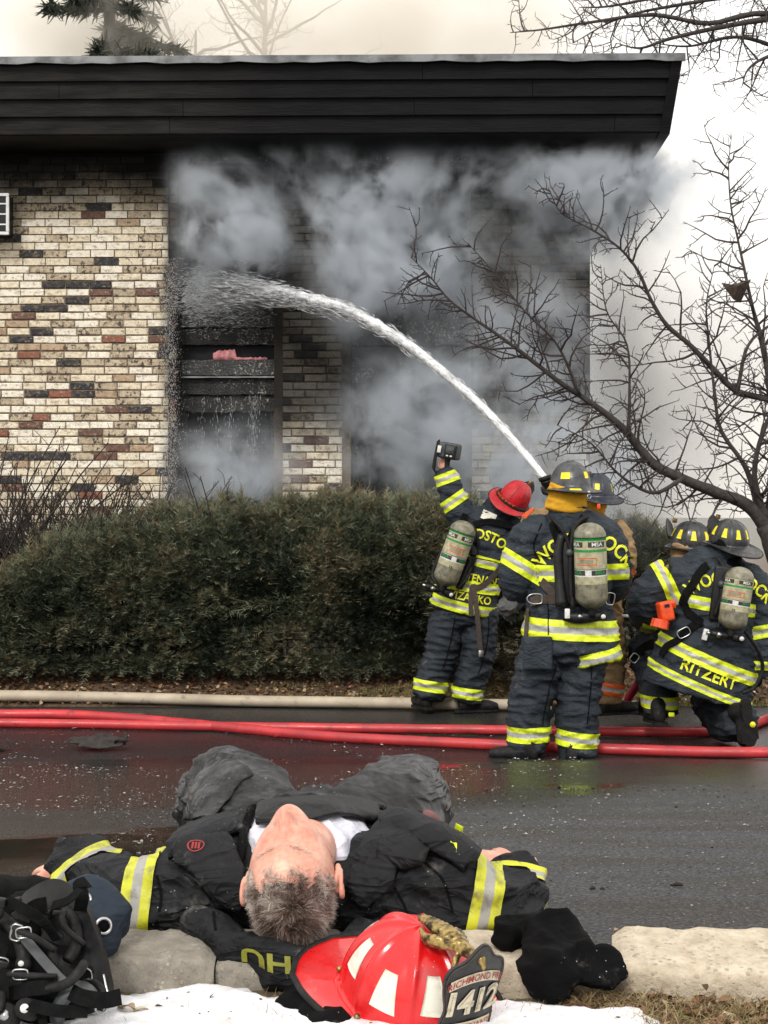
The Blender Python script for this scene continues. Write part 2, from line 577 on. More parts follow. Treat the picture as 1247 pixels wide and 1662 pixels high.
def tape_mat(name, c1, c2, rough=0.5):
    t = NT(name); v = t.obj()
    col = t.mix(t.rng(t.noise(24, 8, v, 0.72), 0.46, 0.70), c1, c2)
    col = t.mix(t.math('MULTIPLY', t.rng(t.noise(60, 5, v, 0.8), 0.62, 0.70), 0.5), col, (0.05, 0.05, 0.04))
    return t.done(col, rough, t.bump(t.noise(120, 3, v), 0.2, 0.003))


M['lime'] = tape_mat('lime_tape', (0.72, 0.84, 0.015), (0.42, 0.48, 0.03))
M['silver'] = tape_mat('silver_tape', (0.42, 0.42, 0.40), (0.26, 0.26, 0.25), 0.38)
M['lime_worn'] = tape_mat('worn_lime_tape', (0.52, 0.53, 0.02), (0.22, 0.21, 0.04))
M['silver_worn'] = tape_mat('worn_silver_tape', (0.33, 0.32, 0.29), (0.16, 0.155, 0.14), 0.5)
M['orange_tape'] = tape_mat('orange_tape', (0.85, 0.13, 0.02), (0.6, 0.10, 0.03))
M['letter'] = tape_mat('yellow_letters', (0.78, 0.80, 0.02), (0.6, 0.6, 0.03))
M['letter_old'] = tape_mat('worn_yellow_letters', (0.20, 0.20, 0.012), (0.05, 0.05, 0.015))

M['red_shell'] = pm('red_helmet_paint', (0.62, 0.008, 0.010), (0.50, 0.006, 0.008), 14, 0.26, 0.12, 60, 0.002, rvar=0.12, **{'Coat Weight': 0.3, 'Coat Roughness': 0.15})


def worn_red():
    t = NT('worn_red_helmet_paint'); v = t.obj()
    col = t.ramp(t.noise(9, 5, v), [(0.35, (0.66, 0.008, 0.010)), (0.68, (0.48, 0.006, 0.008))])
    chip = t.rng(t.noise(45, 5, v, 0.7), 0.66, 0.70)
    col = t.mix(chip, col, (0.05, 0.012, 0.012))
    col = t.mix(t.math('MULTIPLY', t.rng(t.noise(8, 7, v, 0.75), 0.52, 0.68), 0.55), col, (0.16, 0.012, 0.012))
    sp = t.new('ShaderNodeTexVoronoi', Scale=90.0); t.link(v, sp.inputs['Vector'])
    dust = t.math('MULTIPLY', t.rng(sp.outputs['Distance'], 0.05, 0.09, 1, 0), t.rng(t.noise(12, 2, v), 0.5, 0.6))
    col = t.mix(dust, col, (0.5, 0.42, 0.38))
    return t.done(col, t.rng(t.noise(20, 5, v), 0.3, 0.7, 0.16, 0.48), t.bump(t.noise(70, 4, v), 0.12, 0.003), **{'Coat Weight': 0.25})


M['red_worn'] = worn_red()
M['red_dull'] = pm('scuffed_red_helmet', (0.60, 0.014, 0.022), (0.36, 0.016, 0.02), 25, 0.4, 0.15, 90, 0.003, rvar=0.15)
M['black_shell'] = pm('black_helmet_shell', (0.018, 0.019, 0.021), (0.045, 0.046, 0.048), 22, 0.33, 0.12, 80, 0.002, rvar=0.14)
M['grey_shell'] = pm('scuffed_dark_grey_helmet', (0.030, 0.032, 0.036), (0.085, 0.088, 0.094), 18, 0.34, 0.12, 80, 0.002, rvar=0.14)
M['navy_shell'] = pm('dark_navy_helmet', (0.012, 0.016, 0.028), (0.032, 0.036, 0.05), 18, 0.32, 0.12, 80, 0.002, rvar=0.14)
M['rubber'] = pm('black_rubber', (0.006, 0.006, 0.006), (0.016, 0.0155, 0.015), 30, 0.62, 0.4, 120, 0.004, rvar=0.15, **{'Specular IOR Level': .25})
M['plastic'] = pm('black_plastic', (0.006, 0.006, 0.0065), (0.014, 0.014, 0.015), 30, 0.42, 0.15, 140, 0.002, rvar=0.12, **{'Specular IOR Level': .28})
M['grey_plastic'] = pm('dark_grey_plastic', (0.040, 0.044, 0.048), (0.065, 0.070, 0.075), 30, 0.45, 0.1, 140, 0.002)
M['webbing'] = pm('brown_webbing', (0.072, 0.052, 0.042), (0.045, 0.034, 0.028), 60, 0.85, 0.5, 500, 0.002)
M['webbing_black'] = pm('black_webbing', (0.0018, 0.0018, 0.002), (0.006, 0.006, 0.0063), 60, 0.85, 0.5, 500, 0.002, **{'Specular IOR Level': .12})
M['steel'] = pm('worn_steel', (0.55, 0.55, 0.55), (0.30, 0.30, 0.30), 40, 0.3, 0.1, 120, 0.001, Metallic=1.0)
M['white_metal'] = pm('white_painted_metal', (0.78, 0.78, 0.78), (0.6, 0.6, 0.6), 30, 0.4)
M['brass'] = pm('tarnished_brass', (0.42, 0.30, 0.11), (0.05, 0.035, 0.018), 55, 0.36, 0.5, 120, 0.004, stops=(0.45, 0.62), Metallic=0.85)
M['leather'] = pm('black_shield_leather', (0.010, 0.010, 0.010), (0.030, 0.029, 0.028), 40, 0.42, 0.4, 160, 0.002, stops=(0.4, 0.7))
M['cream_panel'] = pm('scuffed_cream_panel', (0.60, 0.54, 0.40), (0.24, 0.20, 0.14), 70, 0.6, 0.3, 160, 0.001, stops=(0.5, 0.75))
M['red_ink'] = pm('red_lettering', (0.36, 0.02, 0.02), (0.20, 0.015, 0.015), 60, 0.5)
M['orange_ink'] = pm('orange_lettering', (0.75, 0.11, 0.02), (0.5, 0.06, 0.02), 60, 0.5)
M['patch_white'] = pm('dull_white_reflective', (0.68, 0.66, 0.56), (0.46, 0.43, 0.34), 60, 0.5, 0.2, 200, 0.001, stops=(0.5, 0.8))
M['patch_yellow'] = pm('yellow_reflective', (0.86, 0.72, 0.02), (0.6, 0.46, 0.02), 60, 0.45, stops=(0.5, 0.8))
M['white_ink'] = pm('white_print', (0.75, 0.75, 0.73), (0.55, 0.55, 0.53), 80, 0.6)
M['black_ink'] = pm('black_print', (0.02, 0.017, 0.014), (0.05, 0.043, 0.035), 80, 0.6)
M['green_ink'] = pm('green_print', (0.02, 0.30, 0.06), (0.02, 0.16, 0.045), 80, 0.6)
M['orange_plastic'] = pm('orange_plastic', (0.88, 0.09, 0.012), (0.66, 0.055, 0.01), 30, 0.35, 0.1, 100, 0.002)
M['tank'] = pm('sooty_air_cylinder', (0.25, 0.235, 0.165), (0.075, 0.07, 0.048), 26, 0.42, 0.2, 120, 0.002, stops=(0.36, 0.72))
M['tank_label'] = pm('grimy_cylinder_label', (0.46, 0.43, 0.27), (0.22, 0.20, 0.125), 30, 0.5, 0.1, 140, 0.001, stops=(0.4, 0.75))
M['screen'] = pm('dark_screen', (0.030, 0.036, 0.040), (0.06, 0.068, 0.072), 30, 0.12)


def hose_mat(name, c1, c2, grime, ring=120.0, rough=0.5, amt=0.5):
    t = NT(name); v = t.obj()
    col = t.ramp(t.noise(3.5, 6, v), [(0.35, c1), (0.65, c2)])
    g = t.rng(t.noise(11, 8, v, 0.7), 0.55, 0.72)
    col = t.mix(t.math('MULTIPLY', g, amt), col, grime)
    h = t.noise(220, 2, v)
    return t.done(col, t.rng(t.noise(8, 4, v), 0.3, 0.7, rough - 0.18, rough + 0.12), t.bump(h, 0.3, 0.003))


M['hose_red'] = hose_mat('red_hose_jacket', (0.56, 0.040, 0.045), (0.36, 0.028, 0.034), (0.10, 0.02, 0.022), rough=0.42, amt=0.75)
M['hose_dark'] = hose_mat('dull_red_hose_jacket', (0.40, 0.022, 0.045), (0.28, 0.016, 0.034), (0.07, 0.012, 0.02), rough=0.6)
M['hose_tan'] = hose_mat('dirty_cream_hose_jacket', (0.50, 0.42, 0.32), (0.34, 0.28, 0.21), (0.11, 0.09, 0.065), rough=0.75, amt=0.75)


def skin_mat():
    t = NT('skin'); v = t.obj()
    n = t.noise(26, 7, v, 0.68); n2 = t.noise(260, 3, v)
    col = t.ramp(n, [(0.34, (0.72, 0.42, 0.31)), (0.66, (0.55, 0.20, 0.14))])
    h = t.math('ADD', n2, t.math('MULTIPLY', t.noise(70, 3, v), 1.2))
    return t.done(col, t.rng(n, 0.3, 0.7, 0.38, 0.52), t.bump(h, 0.5, 0.0018), **{'Subsurface Weight': 0.10, 'Subsurface Scale': 0.006, 'Subsurface Radius': (1.0, 0.35, 0.2)})


M['skin'] = skin_mat()
M['scalp'] = pm('scalp_stubble', (.085, .058, .046), (.05, .034, .028), 60, .7, .4, 300, .002)
M['skin_red'] = pm('flushed_ear_skin', (0.60, 0.22, 0.15), (0.46, 0.13, 0.09), 60, 0.45, 0.15, 200, 0.001)


def hair_mat():
    t = NT('greying_hair')
    at = t.new('ShaderNodeAttribute', attribute_name='tone')
    col = t.ramp(at.outputs['Fac'], [(0.0, (0.020, 0.012, 0.009)), (0.45, (0.10, 0.062, 0.045)), (0.75, (0.30, 0.23, 0.19)), (1.0, (0.62, 0.56, 0.50))])
    return t.done(col, 0.45, **{'Specular IOR Level': 0.3})


M['hair'] = hair_mat()


def brick_mat(name, c1, c2, blotch, amt, scale=26.0):
    """one kind of fired brick: blotched face, soot where the fire licked it (up the pier, beside the window, and under the eave with its shade painted in)"""
    t = NT(name); v = t.pos(); x, y, z = t.sep(v)
    col = t.ramp(t.noise(30, 4, v), [(0.35, c1), (0.65, c2)])
    col = t.mix(t.rng(t.noise(scale, 6, v, 0.7), 0.66 - 0.22 * amt, 0.72 - 0.2 * amt), col, blotch)
    # every brick is stained: brown bleeding, dark pits in clusters, pale lime smears
    col = t.mix(t.math('MULTIPLY', t.rng(t.noise(17, 7, t.map(v, (1, 1, 1.6), (5, 2, 1)), 0.72), 0.50, 0.64), 0.62), col, (0.20, 0.135, 0.085))
    pits = t.math('MULTIPLY', t.rng(t.noise(105, 4, v, 0.75), 0.57, 0.63), t.rng(t.noise(7.5, 4, v), 0.42, 0.56))
    col = t.mix(t.math('MULTIPLY', pits, 0.88), col, (0.045, 0.036, 0.030))
    col = t.mix(t.math('MULTIPLY', t.rng(t.noise(36, 5, t.map(v, (1, 1, 1.5), (9, 0, 4)), 0.7), 0.58, 0.66), 0.35), col, (0.78, 0.72, 0.60))
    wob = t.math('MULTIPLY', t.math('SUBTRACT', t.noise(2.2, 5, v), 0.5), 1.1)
    s1 = t.rng(t.math('ADD', z, t.math('MULTIPLY', wob, 0.45)), 4.05, 4.60)                       # soot and the eave's shade painted as one dark band
    inpier = t.math('MULTIPLY', t.rng(x, -1.50, -1.45), t.rng(x, 2.5, 2.6, 1, 0))
    s2 = t.math('MULTIPLY', inpier, t.rng(t.math('ADD', z, t.math('MULTIPLY', wob, 0.8)), 1.98, 2.52))   # the pier above the sill
    jamb = t.math('MULTIPLY', t.rng(t.math('ADD', x, t.math('MULTIPLY', wob, 0.25)), -1.98, -1.84), t.rng(x, -1.6, -1.55, 1, 0))
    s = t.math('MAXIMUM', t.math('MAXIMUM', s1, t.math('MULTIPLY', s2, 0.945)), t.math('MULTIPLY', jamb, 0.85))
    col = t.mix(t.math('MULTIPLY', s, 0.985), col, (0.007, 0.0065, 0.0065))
    nrm = t.bump(t.math('ADD', t.noise(120, 5, v), t.math('MULTIPLY', t.noise(35, 4, v), 1.2)), 0.65, 0.008)
    return t.done(col, 0.9, nrm, **{'Specular IOR Level': 0.15})


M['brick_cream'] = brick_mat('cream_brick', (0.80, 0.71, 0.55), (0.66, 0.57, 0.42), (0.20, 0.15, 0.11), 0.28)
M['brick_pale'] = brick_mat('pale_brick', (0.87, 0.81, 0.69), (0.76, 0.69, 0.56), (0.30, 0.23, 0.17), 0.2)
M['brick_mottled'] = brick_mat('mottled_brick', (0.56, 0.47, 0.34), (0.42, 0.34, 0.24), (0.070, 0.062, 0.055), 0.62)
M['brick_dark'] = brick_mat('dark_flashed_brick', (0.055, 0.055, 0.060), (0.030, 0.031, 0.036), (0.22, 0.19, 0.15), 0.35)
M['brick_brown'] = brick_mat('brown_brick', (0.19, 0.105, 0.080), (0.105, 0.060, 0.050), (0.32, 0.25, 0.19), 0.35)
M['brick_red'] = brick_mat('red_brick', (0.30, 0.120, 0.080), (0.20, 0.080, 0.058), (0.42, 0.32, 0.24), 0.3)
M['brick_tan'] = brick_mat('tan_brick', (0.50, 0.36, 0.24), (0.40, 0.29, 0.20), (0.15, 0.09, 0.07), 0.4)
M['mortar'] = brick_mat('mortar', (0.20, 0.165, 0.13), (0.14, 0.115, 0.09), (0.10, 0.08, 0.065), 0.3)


def char_mat(name, c1, c2, ash, amt=0.4):
    t = NT(name); v = t.pos()
    col = t.ramp(t.noise(12, 6, v), [(0.35, c1), (0.65, c2)])
    a = t.math('MULTIPLY', t.rng(t.noise(48, 6, v, 0.75), 0.53, 0.60), t.rng(t.noise(5, 4, v), 0.54 - 0.1 * amt, 0.62 - 0.1 * amt))
    col = t.mix(a, col, ash)
    vo = t.new('ShaderNodeTexVoronoi', Scale=32.0, feature='DISTANCE_TO_EDGE'); t.link(t.map(v, (1, 1, 1.8)), vo.inputs['Vector'])
    h = t.math('ADD', t.math('MULTIPLY', t.rng(vo.outputs['Distance'], 0, 0.12), 1.0), t.noise(60, 5, v))
    return t.done(col, 0.7, t.bump(h, 0.7, 0.012))


M['char'] = char_mat('charred_timber', (0.012, 0.012, 0.013), (0.030, 0.029, 0.028), (0.36, 0.35, 0.30))
M['char_grey'] = char_mat('ashen_board', (0.040, 0.041, 0.042), (0.075, 0.076, 0.075), (0.42, 0.41, 0.36), 0.9)
M['soot'] = pm('sooted_interior', (0.012, 0.012, 0.014), (0.03, 0.03, 0.033), 3, 0.9, 0.4, 30, 0.02)
M['pink'] = pm('pink_insulation', (0.85, 0.40, 0.42), (0.72, 0.26, 0.28), 40, 0.9, 0.8, 90, 0.012)


def fascia_mat():
    t = NT('dark_painted_siding'); v = t.pos(); x, y, z = t.sep(v)
    col = t.ramp(t.noise(4, 6, t.map(v, (0.6, 1, 4))), [(0.35, (0.011, 0.0105, 0.0105)), (0.65, (0.026, 0.0235, 0.0225))])
    burn = t.rng(t.math('ADD', x, t.math('MULTIPLY', t.noise(1.2, 4, v), 1.2)), -1.7, 0.2)
    col = t.mix(t.math('MULTIPLY', burn, 0.72), col, (0.0045, 0.005, 0.007))
    sp = t.rng(t.noise(70, 4, v, 0.8), 0.68, 0.72)
    col = t.mix(t.math('MULTIPLY', sp, 0.5), col, (0.006, 0.006, 0.008))
    h = t.math('ADD', t.noise(28, 5, t.map(v, (0.25, 1, 3))), t.math('MULTIPLY', t.noise(110, 3, v), 0.6))
    return t.done(col, 0.7, t.bump(h, 0.6, 0.008), **{'Specular IOR Level': 0.16})


M['fascia'] = fascia_mat()
M['drip'] = pm('weathered_metal_edge', (0.17, 0.18, 0.19), (0.045, 0.048, 0.052), 5, 0.5, 0.3, 30, 0.01, stops=(0.42, 0.62))
M['roofing'] = pm('roofing_felt', (0.05, 0.05, 0.05), (0.03, 0.03, 0.03), 6, 0.9, 0.4, 80, 0.01)


def asphalt():
    t = NT('wet_asphalt'); v = t.pos(); x, y, z = t.sep(v)
    big = t.noise(0.55, 5, t.map(v, (1, 0.55, 1)))
    fine = t.noise(95, 4, v, 0.75)
    col = t.ramp(fine, [(0.36, (0.010, 0.010, 0.011)), (0.50, (0.062, 0.062, 0.065)), (0.64, (0.20, 0.20, 0.207)), (0.80, (0.40, 0.395, 0.39))])
    col = t.mix(t.rng(t.noise(2.3, 6, t.map(v, (0.5, 1.6, 1))), 0.40, 0.66), col, t.mix(1.0, col, (0.80, 0.70, 0.58), 'MULTIPLY'))
    col2 = t.mix(0.25, col, (0.060, 0.060, 0.062))
    # wet: a sheet of run-off over the far half and the left, drying towards the near right
    lim = t.math('ADD', t.math('MULTIPLY', x, -0.42), t.math('MULTIPLY', t.math('SUBTRACT', y, 6.3), 0.34))
    wet = t.rng(t.math('ADD', lim, t.math('MULTIPLY', t.math('SUBTRACT', big, 0.5), 2.6)), -0.35, 0.35)
    pud = t.math('MULTIPLY', wet, t.rng(t.math('ADD', t.noise(0.8, 4, t.map(v, (1, 0.7, 1), (3.1, 1.4, 0))), t.math('MULTIPLY', t.math('ABSOLUTE', t.math('SUBTRACT', y, 6.0)), -0.02)), 0.50, 0.56))
    wv_ = t.math('MULTIPLY', t.math('SUBTRACT', t.noise(1.7, 5, v), 0.5), 1.3)
    for (cx_, cy_, rx_, ry_, k_) in ((-0.98, 5.65, .62, .75, 1.0), (-0.9, 9.6, 1.7, 2.2, 0.36)):      # standing water in two hollows
        a_ = t.math('DIVIDE', t.math('SUBTRACT', x, cx_), rx_); b_ = t.math('DIVIDE', t.math('SUBTRACT', y, cy_), ry_)
        d_ = t.math('ADD', t.math('ADD', t.math('MULTIPLY', a_, a_), t.math('MULTIPLY', b_, b_)), wv_)
        pud = t.math('MAXIMUM', pud, t.math('MULTIPLY', t.rng(d_, 0.8, 1.15, 1, 0), k_))
    wetcol = t.mix(0.72, col2, (0.006, 0.006, 0.0065), 'MIX')
    colr = t.mix(wet, col2, wetcol)
    colr = t.mix(pud, colr, (0.010, 0.0095, 0.008))
    rg = t.math('SUBTRACT', t.rng(fine, 0.3, 0.7, 0.75, 0.95), t.math('MULTIPLY', wet, 0.56))
    rg = t.math('SUBTRACT', rg, t.math('MULTIPLY', pud, 0.34), True)
    rg = t.math('MAXIMUM', rg, 0.05)
    fac = t.math('MULTIPLY', t.math('SUBTRACT', 1.0, t.math('MULTIPLY', pud, 0.93)), t.math('SUBTRACT', 1.0, t.math('MULTIPLY', wet, 0.72)))
    h = t.math('MULTIPLY', t.math('ADD', t.noise(190, 3, v, 0.7), t.math('MULTIPLY', t.noise(30, 3, v), 0.8)), fac)
    return t.done(colr, rg, t.bump(h, 0.9, 0.008), **{'Specular IOR Level': 0.22})


M['asphalt'] = asphalt()


def ground_mat(name, cols, scale, rough=0.9, bump=0.6):
    t = NT(name); v = t.pos()
    n = t.noise(scale, 8, v, 0.7)
    col = t.ramp(n, cols)
    return t.done(col, rough, t.bump(t.noise(scale * 5, 5, v), bump, 0.02))


M['mulch'] = ground_mat('mulch_and_earth', [(0.3, (0.035, 0.024, 0.016)), (0.5, (0.10, 0.062, 0.036)), (0.7, (0.17, 0.12, 0.07))], 22)
M['lawn'] = ground_mat('thin_winter_lawn', [(0.3, (0.045, 0.035, 0.022)), (0.5, (0.11, 0.09, 0.05)), (0.7, (0.17, 0.14, 0.075))], 18)
M['field'] = ground_mat('far_ground', [(0.3, (0.10, 0.10, 0.08)), (0.7, (0.18, 0.17, 0.13))], 1.5)


def snow_mat():
    t = NT('old_snow'); v = t.pos()
    dirt = t.rng(t.noise(60, 6, v, 0.75), 0.64, 0.72)
    col = t.mix(t.math('MULTIPLY', dirt, 0.6), t.mix(t.rng(t.noise(14, 5, v), 0.4, 0.7), (0.80, 0.81, 0.84), (0.62, 0.61, 0.60)), (0.22, 0.17, 0.12))
    h = t.math('ADD', t.noise(40, 4, v), t.math('MULTIPLY', t.noise(200, 3, v), 0.5))
    return t.done(col, 0.6, t.bump(h, 0.35, 0.01), **{'Subsurface Weight': 0.2, 'Subsurface Scale': 0.01})


M['snow'] = snow_mat()


def concrete(name, c1, c2, moss=(0.1, 0.07, 0.04)):
    t = NT(name); v = t.obj()
    col = t.ramp(t.noise(26, 8, v, 0.7), [(0.32, c2), (0.62, c1)])
    ag = t.new('ShaderNodeTexVoronoi', Scale=85.0); t.link(v, ag.inputs['Vector'])
    stones = t.ramp(ag.outputs['Color'], [(0.0, (0.10, 0.08, 0.06)), (0.5, (0.34, 0.28, 0.20)), (1.0, (0.60, 0.53, 0.42))])
    m = t.math('MULTIPLY', t.rng(ag.outputs['Distance'], 0.28, 0.36, 1, 0), t.rng(t.noise(12, 3, v), 0.42, 0.55))
    col = t.mix(t.math('MULTIPLY', m, 0.55), col, stones)
    col = t.mix(t.rng(t.noise(140, 4, v, 0.8), 0.66, 0.70), col, (0.06, 0.045, 0.03))
    col = t.mix(t.math('MULTIPLY', t.rng(t.noise(5, 6, v), 0.55, 0.70), 0.5), col, moss)
    h = t.math('ADD', t.math('MULTIPLY', m, 0.5), t.noise(120, 5, v, 0.7))
    return t.done(col, 0.85, t.bump(h, 0.7, 0.006))


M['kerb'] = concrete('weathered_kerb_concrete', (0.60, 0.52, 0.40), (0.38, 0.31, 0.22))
M['kerb_shade'] = concrete('shaded_kerb_concrete', (0.33, 0.30, 0.25), (0.20, 0.18, 0.15))  # darker, greyer copy of the kerb concrete: shade put into the colour


def leaf_mat(name, stops, rough=0.7, trans=0.0):
    t = NT(name)
    at = t.new('ShaderNodeAttribute', attribute_name='tone')
    col = t.ramp(at.outputs['Fac'], stops)
    return t.done(col, rough, **{'Specular IOR Level': 0.25})


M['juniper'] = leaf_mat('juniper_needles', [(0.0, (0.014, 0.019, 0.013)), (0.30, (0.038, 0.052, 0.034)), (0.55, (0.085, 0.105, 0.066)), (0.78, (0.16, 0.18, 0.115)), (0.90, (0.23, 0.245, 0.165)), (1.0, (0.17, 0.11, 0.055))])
M['spruce'] = leaf_mat('spruce_needles', [(0.0, (0.012, 0.016, 0.012)), (0.6, (0.035, 0.045, 0.03)), (1.0, (0.07, 0.08, 0.05))])
M['litter'] = leaf_mat('dry_leaves', [(0.0, (0.035, 0.016, 0.010)), (0.3, (0.13, 0.060, 0.028)), (0.6, (0.26, 0.16, 0.085)), (0.85, (0.46, 0.36, 0.24)), (1.0, (0.62, 0.56, 0.46))])
M['straw'] = leaf_mat('dead_grass', [(0.0, (0.07, 0.045, 0.022)), (0.4, (0.22, 0.155, 0.075)), (0.8, (0.42, 0.33, 0.18)), (1.0, (0.16, 0.20, 0.04))])
M['turf'] = leaf_mat('short_olive_grass', [(0.0, (0.06, 0.05, 0.02)), (0.5, (0.16, 0.15, 0.05)), (1.0, (0.26, 0.24, 0.10))])
M['ash'] = leaf_mat('ash_flakes', [(0.0, (0.20, 0.19, 0.18)), (0.6, (0.5, 0.49, 0.47)), (1.0, (0.75, 0.74, 0.72))])
M['grit'] = leaf_mat('road_grit', [(0.0, (0.010, 0.009, 0.008)), (0.4, (0.09, 0.085, 0.08)), (0.8, (0.22, 0.21, 0.20)), (1.0, (0.34, 0.32, 0.30))])
M['bark'] = pm('dark_bark', (0.050, 0.040, 0.036), (0.022, 0.018, 0.017), 30, 0.8, 0.8, 60, 0.008)
M['twig'] = pm('dark_twig_bark', (0.045, 0.030, 0.030), (0.020, 0.015, 0.016), 30, 0.75)
M['burnt_stem'] = pm('burnt_stem', (0.012, 0.010, 0.010), (0.035, 0.024, 0.020), 30, 0.8)
M['far_bark'] = pm('grey_brown_bark', (0.16, 0.13, 0.11), (0.09, 0.075, 0.065), 12, 0.85)


def water_mat(name, dens, lo, hi, stretch=(1, 1, 1), scale=30):
    t = NT(name); v = t.map(t.pos(), stretch)
    n = t.noise(scale, 6, v, 0.7)
    t.b.inputs['Base Color'].default_value = (0.93, 0.95, 0.97, 1)
    t.b.inputs['Roughness'].default_value = 0.35
    t.b.inputs['Subsurface Weight'].default_value = 0.6
    t.b.inputs['Subsurface Scale'].default_value = 0.15
    t.b.inputs['Subsurface Radius'].default_value = (1, 1, 1)
    t.link(t.rng(n, lo, hi, dens[0], dens[1]), t.b.inputs['Alpha'])
    t.link(t.bump(n, 0.5, 0.01), t.b.inputs['Normal'])
    return t.m


M['jet'] = water_mat('aerated_water', (0.75, 1.0), 0.35, 0.5)
M['spray'] = water_mat('water_spray', (0.75, 1.0), 0.4, 0.6)

# ------------------------------------------------------------------ ground
def sheet(name, xs, ys, zf, mat, kind='structure'):
    X, Y = np.meshgrid(xs, ys, indexing='ij')
    Z = zf(X, Y)
    V = np.stack([X, Y, Z], axis=-1).reshape(-1, 3)
    o = mk(name, V, np.array(grid_faces(len(xs), len(ys)))[:, ::-1], mat, None, None, True, (0, 0, 0))
    return tag(o, kind=kind)


tag(mk('ground', [(-400, -200, -0.25), (400, -200, -0.25), (400, 600, -0.25), (-400, 600, -0.25)], [(0, 1, 2, 3)], M['field'], None, None, False, (0, 0, 0)), kind='structure')
sheet('road', np.linspace(-14, 16, 61), np.concatenate([np.linspace(3.3, 11.4, 40), np.linspace(11.6, 14.62, 24)]),
      lambda x, y: road_z(y) + 0.012 * (fbm(np.stack([x.ravel() * .5, y.ravel() * .5, 0 * x.ravel()], 1), 3, 2).reshape(x.shape) - .5), M['asphalt'])


def bed_z(y): return 0.075 + np.clip((y - 14.6) * 0.32, 0, 0.26)


def bumpy(x, y, s, a, seed): return a * (fbm(np.stack([x.ravel() * s, y.ravel() * s, 0 * x.ravel()], 1), seed, 3).reshape(x.shape) - .5)


sheet('planting_bed', np.linspace(-14, 16, 151), np.concatenate([np.linspace(14.5, 16.2, 18), np.linspace(17, 60, 12)]),
      lambda x, y: bed_z(y) - np.where(y < 14.55, 0.12, 0) + bumpy(x, y, 4, 0.05, 21), M['mulch'])
LAWN_Z = 0.765
sheet('lawn', np.linspace(-8, 8, 161), np.concatenate([np.linspace(-16, 2.4, 20), np.linspace(2.5, 3.36, 30)]),
      lambda x, y: LAWN_Z + bumpy(x, y, 9, 0.025, 5), M['lawn'])


def lawn_h(x, y): return LAWN_Z


# snow left on the lawn: a low crust with a ragged edge
def snow_edge(px):                                              # photo row where the snow begins, by column
    e = np.interp(px, [-200, 150, 200, 300, 345, 400, 430, 470, 600, 760, 790, 860, 950, 985, 1040, 1090, 1100], [1640, 1625, 1612, 1598, 1592, 1600, 1618, 1612, 1600, 1610, 1618, 1622, 1632, 1634, 1628, 1645, 1700])
    return e


xs = np.linspace(-1.0, 0.52, 150); ys = np.linspace(2.3, 3.3, 60)
X, Y = np.meshgrid(xs, ys, indexing='ij')
fr = CY + (CAMZ - 0.78) * FPX / Y                                # row of each point
px = CX + X / Y * FPX
lim = snow_edge(px); wide = np.maximum(np.maximum(0, (-.80 - X) / .16), np.maximum(0, (X - .40) / .08)) + np.maximum(0, (2.62 - Y) / .22)
th = np.clip((fr - lim) / 18.0, -1, 1) - 1.6 * wide + 0.9 * (fbm(np.stack([X.ravel() * 22, Y.ravel() * 22, 0 * X.ravel()], 1), 8, 3).reshape(X.shape) - .5)
Z = LAWN_Z + np.clip(th, -1, 1) * 0.020 + 0.008 * fbm(np.stack([X.ravel() * 60, Y.ravel() * 60, 0 * X.ravel()], 1), 9, 2).reshape(X.shape) + 0.004
V = np.stack([X, Y, Z], -1).reshape(-1, 3); F = np.array(grid_faces(len(xs), len(ys)))[:, ::-1]
keep = (Z.reshape(-1)[F] > LAWN_Z - 0.004).any(axis=1)
tag(mk('snow', V, F[keep], M['snow'], None, None, True, (0, 0, 0)), kind='stuff')

# ------------------------------------------------------------------ building
BY = 16.0                                                       # front face of the brickwork
YAW = math.radians(-1.3)
bld = root('burning_building', (0, BY, 0.1), 'two storey brick building on fire with a deep dark boarded eave', 'building')


def bpart(name, V, F, mat, smooth=False, parent=None, mi=None): return mk(name, V, F, mat, parent or bld, mi, smooth)


def BX(px, Y=BY): return (px - CX) / FPX * Y
def BZ(py, Y=BY): return CAMZ - (py - CY) / FPX * Y


SOF = 4.72
LW0, LW1 = -6.2, BX(273)                                        # left brick wall
PI0, PI1 = BX(444), BX(570)                                     # brick pier
RW0, RW1 = BX(765), BX(958)                                     # right brick wall
BL, BH, MJ = 0.2055, 0.0677, 0.010                              # brick module and joint


def wall_shell(name, x0, x1):
    V, F = box(((x0 + x1) / 2, BY + 0.012 + 0.19, (SOF + 0.0) / 2 + 0.05), (x1 - x0, 0.38, SOF - 0.1))
    return bpart(name, V, F, M['mortar'])


w_left = wall_shell('wall', LW0, LW1)
w_pier = wall_shell('pier', PI0 + 0.004, PI1 - 0.004)
w_right = wall_shell('wall', RW0, RW1 - 0.004)
# side and back of the house, floors and ceiling: what can be seen from a step aside
mb = MB()
mb.add(*box((RW1 - 0.15, 20.2, 2.4), (0.27, 7.6, 4.64))); mb.add(*box((LW0 + 0.15, 20.2, 2.4), (0.27, 7.6, 4.64)))
mb.add(*box((-2.2, 24.1, 2.4), (8.6, 0.2, 4.64)))
mb.build('outer_wall', M['mortar'], bld, False)
mb = MB()
mb.add(*box((-2.2, 20.2, 2.42), (7.6, 7.4, 0.22))); mb.add(*box((-2.2, 20.2, 4.62), (7.6, 7.4, 0.12))); mb.add(*box((-2.2, 19.2, 2.3), (7.6, 0.1, 4.5)))
mb.build('interior', M['soot'], bld, False)


